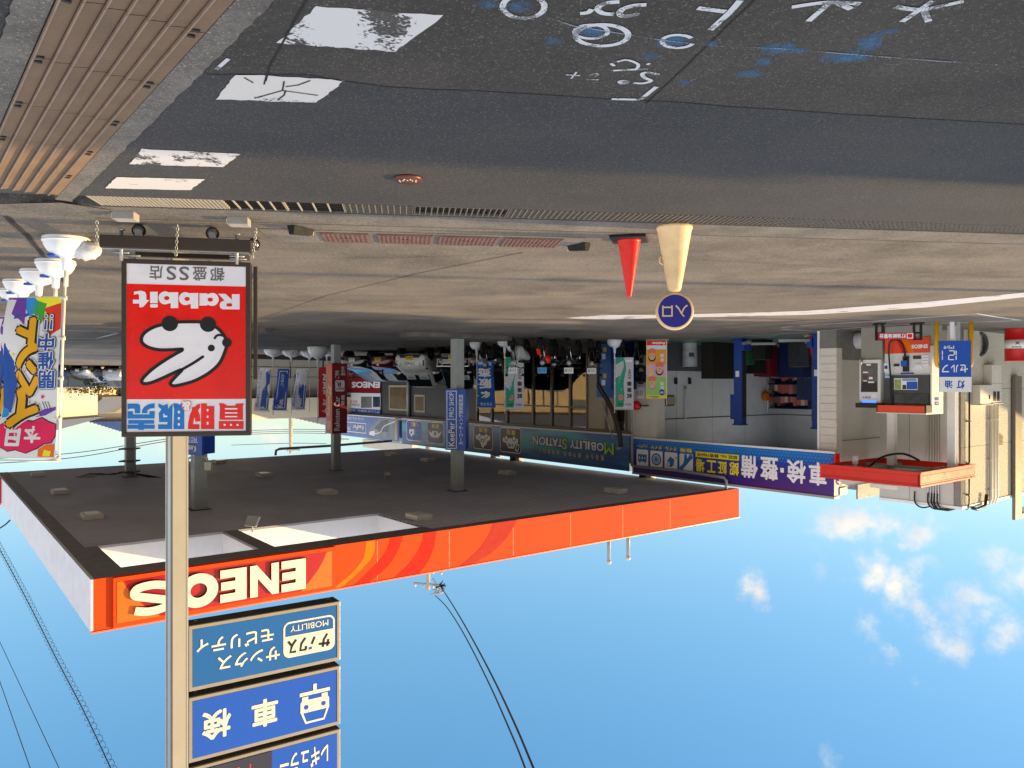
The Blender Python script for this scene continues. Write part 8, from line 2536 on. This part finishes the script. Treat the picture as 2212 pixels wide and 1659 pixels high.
b.text(fr, '満足度 No.1', (.28, 1.97, .64, 2.03), INK, .006, .01)
b.build('poster', t, world=False)
# keeper flags along the far fence
for (x, y, lab, ph, w_) in ((190, 482, 'blue coating flag nearest the red sign, along the far fence', .3, .5), (390, 490, 'blue coating flag in the middle of the three along the far fence', 1.3, .0), (592, 498, 'blue and white coating flag nearest the red column sign', 2.2, .42)):
    q = ground(*z5(x, y)); t = flag_stand(lab, q, .1, 2.9, 'blue coating flags along the far fence', .40, .34)

    def art_k(b, fr, w_=w_):
        b.fp(fr, [(.05, .9), (.62 - w_ * .4, .9), (.62 - w_ * .4, 2.7), (.05, 2.7)], SBLUE, .004)
        b.text(fr, 'KeePer', (.20, 1.95, .46, 2.62), WHITEPRINT, .012, .03, rot=1); b.ring_rect(fr, .10, .95, .56 - w_ * .3, 2.66, .03, WHITEPRINT, .008)
        if w_:
            b.vtext(fr, 'カーコーティング', (.48 + .02, .95, .64, 2.6), SBLUE, .012, .01)
        b.text(fr, 'PRO SHOP', (.24, 1.1, .40, 1.8), WHITEPRINT, .012, .0, rot=1)
    cloth(t, .02, .70, .85, 2.75, CLW if w_ else SBLUE, art_k, amp=.05, ph=ph, lean=.15, curl=.2)
q = ground(*z5(683, 455)); t = flag_stand('red service flag on a large tank beside the red column sign', q, -.0, 3.1, 'red flags by the column sign', .42, .50)
cloth(t, .03, .86, .85, 2.95, mat('cloth_crimson', (196, 26, 44), .7), lambda b, fr: (b.vtext(fr, 'サボ&買取', (.2, 1.1, .7, 2.8), CLW, .01, .04)), amp=.03, ph=.5, left=True)
q = ground(*z5(785, 505)); t = flag_stand('second red flag on a thin orange pole behind the column sign', q, 0, 2.6, 'red flags by the column sign', .36, .24)
cloth(t, .03, .6, .8, 2.5, mat('cloth_crimson', (196, 26, 44), .7), None, amp=.03, ph=.9, left=True)
# blue cabinet beside the scooters, bent dark pole
q = ground(1311, 739.5); t = thing('blue_cabinet', 'tall pale blue two-door cabinet standing behind the dark scooter', 'cabinet', q, rzB - .35)
PBL = mat('cabinet_blue', (58, 104, 168), .4, var=.05)
b = MB(); b.box(-.42, .42, 0, .6, .05, 2.05, PBL); b.build('body', t, bevel=.015, world=False)
for z0, z1_ in ((.08, 1.02), (1.05, 2.02)):
    b = MB(); b.box(-.41, .41, -.03, -.001, z0, z1_, PBL); d_ = b.build('door', t, bevel=.008, world=False); b = MB(); b.box(-.34, -.31, -.06, -.031, z0 + .3, z0 + .6, CHROME); b.box(.05, .2, -.034, -.031, z0 + .35, z0 + .55, WHITEPRINT); b.box(.0, .14, -.034, -.031, z0 + .12, z0 + .28, mat('sticker_yellow', (220, 180, 60), .5)); b.build('handle', d_, world=False)
q = ground(1341, 738); t = thing('vending_box', 'dark blue cabinet with red print behind the test ride flag', 'cabinet', q, rzB - .3)
b = MB(); b.box(-.4, .4, 0, .6, 0, 1.75, mat('cabinet_deep_blue', (20, 44, 130), .4)); fr = Frame((-.4, -.001, 0), V((1, 0, 0)), Z); b.text(fr, 'NEW', (.1, .25, .5, .45), REDPRINT, .004, .05); b.text(fr, 'Suzuki' if False else 'オイル', (.1, .62, .6, .74), WHITEPRINT, .004, .02); b.build('body', t, world=False)
YS = 27.5
b = MB(); b.tube(catmull([at(*z6(1850, 870), YS), at(*z6(1890, 950), YS), at(*z6(1960, 1060), YS), at(*z6(2040, 1250), YS), at(*z6(2085, 1420), YS), at(*z6(2100, 1560), YS)], 6), [.085] * 31, mat('arm_brown', (44, 30, 26), .5), 8)
b.tube([at(*z6(2100, 1560), YS), at(*z6(2060, 1585), YS)], .05, GREYPAINT, 8)
b.tube([at(*z6(1890, 1060), YS + .3), at(*z6(1960, 1300), YS + .3), at(*z6(2030, 1520), YS + .3)], .028, GREYPAINT, 6)
p_ = at(*z6(1850, 870), YS); b.tube([p_, V((p_.x, p_.y, 0))], .05, DARK, 8)
tag(b.build('bent_arm'), 'dark curved arm rising past the teal sign beside the blue cabinet', 'post')

# ------------------------------------------------------------------ background and overhead
def house(name, label, loc, rz, w, d, h, roof_h, wall, roofm, over=.5, wins=(), group='houses beyond the station', hip=True, base=0):
    t = thing(name, label, 'house', loc, rz, group)
    b = MB(); b.box(-w / 2, w / 2, -d / 2, d / 2, base, h, wall); b.build('wall', t, world=False)
    b = MB(); o = over; x0, x1, y0, y1_ = -w / 2 - o, w / 2 + o, -d / 2 - o, d / 2 + o
    r0 = d / 2 if hip else 0
    rl = [(x0 + r0, 0, h + roof_h), (x1 - r0, 0, h + roof_h)]
    E_ = [(x0, y0, h - .05), (x1, y0, h - .05), (x1, y1_, h - .05), (x0, y1_, h - .05)]
    b.add(E_ + rl, [(0, 1, 5, 4), (1, 2, 5), (2, 3, 4, 5), (3, 0, 4), (3, 2, 1, 0)], roofm)
    # tile courses
    n = int((x1 - x0) / .3)
    for i in range(n):
        x = x0 + (i + .5) * (x1 - x0) / n
        k = min(1.0, (x - x0) / max(r0, .01), (x1 - x) / max(r0, .01)) if hip else 1
        b.tube([(x, y0, h - .02), (x, y0 * (1 - k), h + roof_h * k + .02)], .05, roofm, 5, cap=False)
    b.box(x0, x1, y0 - .04, y0, h - .16, h - .02, DARK)
    b.build('roof', t, world=False)
    for (x, z, ww, wh) in wins:
        f_ = MB(); f_.box(x - ww / 2, x + ww / 2, -d / 2 - .06, -d / 2 - .001, z, z + wh, GREYPAINT); wn = f_.build('window', t, world=False)
        f_ = MB(); f_.box(x - ww / 2 + .06, x - .02, -d / 2 - .075, -d / 2 - .061, z + .06, z + wh - .06, mat('house_glass', (110, 116, 120), .1)); f_.box(x + .02, x + ww / 2 - .06, -d / 2 - .075, -d / 2 - .061, z + .06, z + wh - .06, mat('house_glass', (110, 116, 120), .1)); f_.build('pane', wn, world=False)
    return t


HB = mat('house_beige', (206, 186, 146), .75, var=.06, scale=.8); HC = mat('house_cream', (196, 188, 170), .75, var=.06); RB = mat('roof_blue_tile', (44, 66, 116), .5, var=.12); RBR = mat('roof_brown', (92, 72, 62), .7, var=.1); RGR = mat('roof_grey', (98, 100, 106), .6)
n1 = zoomer(200, 1350, 360, 762)


def span(x0, x1, y_):
    a_, c_ = at(x0, 830, y_), at(x1, 830, y_); c = (a_ + c_) / 2; c.z = 0
    return c, abs(a_.x - c_.x)


c, w_ = span(187, 330, 78)
house('upper_house', 'beige upper storey with blue tile roof behind the far car park', c + V((0, 3, 0)), -.42, w_, 6, 5.35, 1.35, HB, RB, .55, ((-1.4, 3.9, 2.6, 1.3),))
c, w_ = span(205, 330, 75)
house('annex_house', 'dark ground floor with a low blue tile roof below the beige upper storey', c + V((0, 2, 0)), -.42, w_, 4, 2.5, 1.0, mat('house_dark', (84, 80, 78), .8), RB, .5, ())
c, w_ = span(96, 190, 84)
house('rear_house', 'blue roofed house peeping over the cream gable', c + V((0, 3, 0)), -.2, w_, 6, 4.3, 1.0, HC, RB, .6, ())
c, w_ = span(122, 214, 71)
t = thing('gable_house', 'cream gable end house with grey eaves beside the flag pole', 'house', c, -.02, 'houses beyond the station')
b = MB(); fr = Frame((0, 0, 0), V((1, 0, 0)), Z); ap = -w_ * .08
b.fprism(fr, [(-w_ / 2, 0), (w_ / 2, 0), (w_ / 2, 2.7), (ap, 4.1), (-w_ / 2, 3.0)], HB, -6, 0); b.build('wall', t, world=False)
b = MB(); b.fprism(fr, [(-w_ / 2 - .6, 2.75), (-w_ / 2 - .6, 2.95), (ap, 4.4), (w_ / 2 + .9, 2.55), (w_ / 2 + .9, 2.35), (ap, 4.15)], RGR, -6.3, .7); b.build('roof', t, world=False)
for x in (-w_ * .32, w_ * .22):
    b = MB(); b.fb(fr, x - .8, x + .8, .9, 2.0, .001, .06, GREYPAINT); wn = b.build('window', t, world=False); b = MB(); b.fb(fr, x - .72, x - .03, .98, 1.92, .061, .07, mat('house_glass', (110, 116, 120), .1)); b.fb(fr, x + .03, x + .72, .98, 1.92, .061, .07, mat('house_glass', (110, 116, 120), .1)); b.build('pane', wn, world=False)
p = at(20, 830, 66); p.z = 0
house('side_house', 'cream house half hidden by the colourful flags', p, .0, 11, 8, 4.6, 1.5, HC, RGR, .6, ((0, 1.2, 2.4, 1.4), (2.4, 3.0, 1.8, 1.1)))
p = at(612, 830, 95); p.z = 0
house('brown_house', 'brown roofed house rising behind the white car wash', p + V((0, 4, 0)), .35, 11, 8, 4.3, 1.7, HC, RBR, .8, ())
p = at(715, 830, 88); p.z = 0
house('slate_house', 'low slate roofed house between the brown house and the red column sign', p, .3, 8, 8, 4.7, 1.6, mat('house_dark', (84, 80, 78), .8), RGR, .9, ())
p = at(850, 830, 120); p.z = 0
house('distant_house', 'distant brown roof above the coating sign', p, .2, 16, 9, 7.6, 2.4, HC, RBR, .9, ())
p = V((70, 44, 0)); house('lit_house', 'tall beige house off to the right of the houses', p, -math.pi / 2 - .1, 22, 9, 5.6, 1.8, HB, RGR, .5, ((-6, 1.1, 2.4, 1.5), (0, 1.1, 2.4, 1.5), (6, 1.1, 2.4, 1.5), (-6, 3.6, 2.4, 1.4), (3, 3.6, 2.4, 1.4)))

# car wash at the far side: white block with a deep pale band
WY = 46.0
pa, pb = at(704, 830, WY), at(404, 830, WY - 5.9)
CWF = Frame(V((pa.x, pa.y, 0)) , V((pb.x - pa.x, pb.y - pa.y, 0)), Z)
CWF = Frame(V((pa.x, pa.y, 0)), V((pb.x - pa.x, pb.y - pa.y, 0)), Z)
if CWF.n.y > 0:
    CWF = Frame(V((pb.x, pb.y, 0)), V((pa.x - pb.x, pa.y - pb.y, 0)), Z)
ln = (V((pb.x, pb.y, 0)) - V((pa.x, pa.y, 0))).length
t = thing('car_wash', 'long low white car wash building with a deep pale roof band', 'building', CWF.o)
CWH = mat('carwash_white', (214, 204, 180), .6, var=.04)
v0, v1 = CWF.uv(z5(300, 1018))[1], CWF.uv(z5(300, 1240))[1]
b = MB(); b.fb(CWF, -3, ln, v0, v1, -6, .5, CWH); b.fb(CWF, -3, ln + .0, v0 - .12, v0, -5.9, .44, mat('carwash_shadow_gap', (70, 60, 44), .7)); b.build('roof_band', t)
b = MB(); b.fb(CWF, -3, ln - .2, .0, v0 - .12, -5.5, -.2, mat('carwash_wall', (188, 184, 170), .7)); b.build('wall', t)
u0, u1 = sorted((CWF.uv(z5(570, 900))[0], CWF.uv(z5(445, 900))[0])); b = MB(); b.fb(CWF, u0, u1, 1.0, v0 - .13, -.19, -.12, DARK); b.fb(CWF, u0 + .08, u1 - .08, 1.1, v0 - .3, -.12, -.11, mat('carwash_window', (60, 62, 60), .1)); b.build('window', t)
# mesh fence in front of it
FN = Frame(CWF.o + CWF.n * 3.0, CWF.ux, Z)
t = thing('mesh_fence', 'thin wire mesh fence on black posts in front of the car wash', 'fence', FN.o)
b = MB()
zt_ = FN.uv(z5(240, 770))[1] - FN.uv(z5(240, 770))[1] + 1.15
n = 0
u_ = -2.0
while u_ < ln:
    b.fb(FN, u_ - .03, u_ + .03, 0, 1.25, -.03, .03, BLACK); u_ += 2.0
b.build('post', t)
b = MB()
for k in range(10):
    b.fb(FN, -2, ln, .25 + k * .1, .257 + k * .1, -.004, .004, GREYPAINT)
u_ = -2
while u_ < ln:
    b.fb(FN, u_, u_ + .008, .25, 1.16, .0045, .010, GREYPAINT); u_ += .12
b.fb(FN, -2, ln, 1.15, 1.18, -.01, .01, BLACK); b.fb(FN, -2, ln, .62, .66, .012, .022, BLACK)
b.build('mesh', t)
b = MB(); b.fb(FN, -3, ln + 1, 0, .24, -.12, .1, mat('kerb_dark', (62, 58, 54), .8)); tag(b.build('low_wall'), 'low dark block wall under the mesh fence', 'wall')
# hedge behind the far cars: leaf clumps
LEAF = [mat('leaf_dark', (34, 46, 24), .8, var=.2), mat('leaf_mid', (52, 64, 30), .8, var=.2), mat('leaf_warm', (84, 78, 36), .8, var=.2)]


def leafy(name, label, loc, sx, sy, sz, n, cat='hedge', size=.22, trunk=True):
    t = thing(name, label, cat, loc)
    b = MB()
    for i in range(n):
        th = RND.uniform(0, 6.28); r_ = RND.random() ** .4; zz = RND.random()
        c_ = V((sx * r_ * math.cos(th), sy * r_ * math.sin(th), .25 + sz * zz)) + V((RND.gauss(0, .12), RND.gauss(0, .12), RND.gauss(0, .12)))
        d = V((RND.gauss(0, 1), RND.gauss(0, 1), RND.gauss(0, 1))).normalized(); e = d.orthogonal().normalized(); s_ = size * RND.uniform(.5, 1.2)
        b.poly([c_ - e * s_ * .5, c_ + d.cross(e) * s_ * .28, c_ + e * s_ * .5, c_ - d.cross(e) * s_ * .28], RND.choice(LEAF))
    b.build('foliage', t, world=False)
    b = MB()
    for k in range(5):
        x = sx * (k - 2) * .4; b.tube([(x, 0, 0), (x + .1, .05, sz * .6)], [.06, .03], mat('bark', (70, 56, 44), .9), 6)
    b.build('trunk', t, world=False)
    return t


for i, (px, y_, sx, sz, lab) in enumerate(((165, 66, 2.6, 2.2, 'dark hedge behind the far van nearest the flag pole'), (215, 67, 2.4, 1.9, 'dark hedge behind the far white saloon'), (255, 66, 2.2, 2.1, 'dark hedge beside the red sign behind the far vans'), (110, 65, 3.0, 2.0, 'dark hedge seen between the flag cloth and pole'))):
    p = at(px, 830, y_); p.z = 0; leafy('hedge', lab, p, sx, .9, sz, 1100)
p = at(700, 830, 120); p.z = 0
# utility poles and wires
CPOLE = mat('concrete_pole', (168, 158, 140), .8, var=.06); WIRE = mat('wire_black', (20, 22, 26), .6, var=0)


def upole(px, y_, ztop, label, r=.15, arms=2, lean=0):
    p = at(px, 830, y_); p.z = 0
    t = thing('utility_pole', label, 'utility pole', p, .3, 'utility poles')
    b = MB(); b.tube([(0, 0, 0), (lean, 0, ztop)], [r * 1.3, r * .8], CPOLE, 12); b.build('pole', t, world=False)
    for k in range(arms):
        z_ = ztop - .35 - .8 * k
        b = MB(); b.box(-.9, .9, -.05, .05, z_, z_ + .09, STEEL); c_ = b.build('cross_arm', t, world=False)
        b = MB()
        for x in (-.8, -.3, .3, .8):
            b.lathe([(.03, .09), (.06, .12), (.04, .16), (.06, .19), (.03, .24), (0, .24)], mat('insulator', (206, 200, 190), .3), (x, 0, z_), 10)
        b.build('insulator', c_, world=False)
    return t


far_pole = upole(925, 43, 13.2, 'sunlit pole top with cables and bracket rising behind the canopy', .14, 2)
p = at(938, 1262, 40)
t = far_pole
for k, (px, y_, zt_, lab) in enumerate(((692.5, 62, 7.2, 'thick bare utility pole beside the red column sign'), (737, 78, 7.5, 'slim utility pole just behind the red column sign'), (783, 75, 6.6, 'short utility pole with cross arms above the coating sign'))):
    upole(px if px > 700 else 628, y_, zt_, lab, .16 if k == 0 else .09, 2 if k == 2 else 1)


def wire(pts, r, label, cat='cable', n=8, coil=0):
    P = catmull([V(p) for p in pts], n)
    b = MB(); b.tube(P, r, WIRE, 6)
    if coil:
        # spiral hanger wound along the messenger
        q = []
        tot = 0
        for i in range(len(P) - 1):
            seg = (P[i + 1] - P[i]); m_ = max(2, int(seg.length / .02))
            d = seg.normalized(); s1 = d.cross(Z).normalized(); s2 = s1.cross(d)
            for j in range(m_):
                tot += seg.length / m_
                a = tot * 2 * math.pi / coil
                q.append(P[i] + seg * (j / m_) + (s1 * math.cos(a) + s2 * math.sin(a) - s2 * .7) * .06)
        b.tube(q, r * .45, WIRE, 4)
    return tag(b.build('overhead_cable'), label, cat)


wire([at(948, 1262, 40), at(975, 1303, 33), at(1010, 1362, 27), at(1060, 1455, 21.5), at(1110, 1560, 17.5), at(1152, 1659, 15), at(1230, 1850, 12)], .026, 'black cable sweeping from the pole top to the picture edge, left of its pair')
wire([at(940, 1287, 40), at(965, 1312, 33), at(1002, 1370, 27), at(1053, 1470, 21.5), at(1100, 1575, 17.5), at(1134, 1659, 15), at(1200, 1850, 12)], .022, 'black cable sweeping from the pole top, right of its pair')
b = MB(); q = at(952, 1266, 38.5)
for k in range(14):
    d = V((RND.gauss(0, 1), RND.gauss(0, 1), RND.gauss(0, 1))).normalized(); b.tube([q, q + d * .28], .03, WIRE, 4)
tag(b.build('cable_clamp'), 'dark bushy clamp on the upper cable by the pole top', 'cable clamp')
b = MB()
for k in range(3):
    b.tube(catmull([at(935, 1250 + 12 * k, 42), at(945 + 6 * k, 1268 + 6 * k, 41.5), at(938 + 4 * k, 1282, 41), at(930, 1285, 42)], 5), .03, CPOLE, 5)
b.build('loop_wire', far_pole)
wire([at(-60, 1080, 19), at(0, 1188, 17), at(60, 1300, 15.2), at(120, 1420, 13.6), at(180, 1535, 12.3), at(240, 1662, 11.2), at(330, 1860, 9.6)], .008, 'thin overhead cable wrapped in a spiral hanger', 'cable', 6, .16)
wire([at(-40, 1360, 20), at(67, 1665, 14), at(110, 1790, 12.5)], .008, 'thin plain overhead wire nearest the picture corner')
wire([at(-60, 1260, 22), at(130, 1665, 14), at(190, 1790, 12.5)], .007, 'thin plain overhead wire beside the spiral cable')
wire([at(-60, 1172, 30), at(2, 1140, 30), at(22, 1124, 30)], .03, 'short drooping wire at the side of the canopy')
wire([at(-100, 1006, 60), at(150, 990, 60), at(345, 956, 60), at(470, 940, 62)], .03, 'distant wire slanting behind the flag pole, lower one')
wire([at(-100, 996, 62), at(150, 980, 62), at(345, 951, 62), at(470, 934, 64)], .03, 'distant wire slanting behind the flag pole, upper one')
for k, yy in enumerate((928, 932, 936, 958)):
    wire([at(500, yy + 4, 70), at(628, yy, 66), at(705, yy + 1, 62)], .022, ['distant wire over the car wash, nearest its roof', 'distant wire over the car wash, second above its roof', 'distant wire over the car wash, third above its roof', 'distant wire over the car wash, topmost'][k])

# far signboard fixed to the canopy flank, pipe over the rear edge
b = MB(); c_ = cp(-.08, QB - 1.2, 0); fr = Frame(cp(-.05, QB - 2.2, 0), B, Z); b.fb(fr, 0, 1.9, SOF + .02, TOPZ + .05, .0, .05, RSHD); b.fb(fr, .05, 1.85, SOF + .08, TOPZ - .02, .05, .10, WHITEPRINT); b.text(fr, 'ENEOS', (.25, SOF + .3, 1.65, SOF + .6), SBLUE, .104, .05)
b.build('flank_sign', canopy)
b = MB(); q = [hit(*z5(x, y), cp(0, QB - .4, 0), B) for x, y in ((215, 1655), (222, 1600), (262, 1582), (830, 1548), (1500, 1495), (1575, 1470), (1580, 1240), (1640, 1195))]
b.tube(q[:5], .06, GREYPAINT, 8); b.build('roof_pipe', canopy)
b = MB(); b.fb(BF_, US1 + .5, US1 + 6.5, sz1 + .25, sz1 + .75, -1.4, -1.0, CREAM); b.build('roof_duct', bld)

# neighbours across the street that throw the long evening shadows
NB = mat('neighbour_wall', (150, 144, 134), .8, var=.06)


def block(name, label, near, length, depth, h):
    """flat-roofed building whose far edge lies along the sun's line from the point near"""
    d = SUN_AZ
    s_ = V((-d.y, d.x, 0))
    if s_.y > 0:
        s_ = -s_
    o = near
    t = thing(name, label, 'building', o)
    P4 = [o, o + d * length, o + d * length + s_ * depth, o + s_ * depth]
    b = MB(); b.hexa([p for p in P4] + [p + Z * h for p in P4], NB); b.build('wall', t)
    b = MB(); c_ = sum(P4, V()) / 4; b.hexa([p + (p - c_) * .02 + Z * h for p in P4] + [p + (p - c_) * .02 + Z * (h + .25) for p in P4], RGR); b.build('roof', t)
    return t


# near one: shades the road this side of the drain
nd = ground(1106, 345)
block('street_building', 'grey neighbouring building across the street to the left', V((0, nd.y, 0)) + SUN_AZ * 17, 12, 22, 7.5)
o = V((0, 15.9, 0)) + SUN_AZ * 36
sd = V((-SUN_AZ.y, SUN_AZ.x, 0))
if sd.y < 0:
    sd = -sd
block('yard_building', 'grey neighbouring building behind the kerosene bay', o + sd * 40, 14, 40, 7.5)

# pole beside the street whose shadow lies across the apron
p_ = V((0, 11.2, 0)) + SUN_AZ * 27
t = thing('utility_pole', 'round concrete pole beside the street, left of the kerosene bay', 'utility pole', p_, 0, 'utility poles')
b = MB(); b.tube([(0, 0, 0), (0, 0, 12)], [.17, .12], CPOLE, 14); b.build('pole', t, world=False)
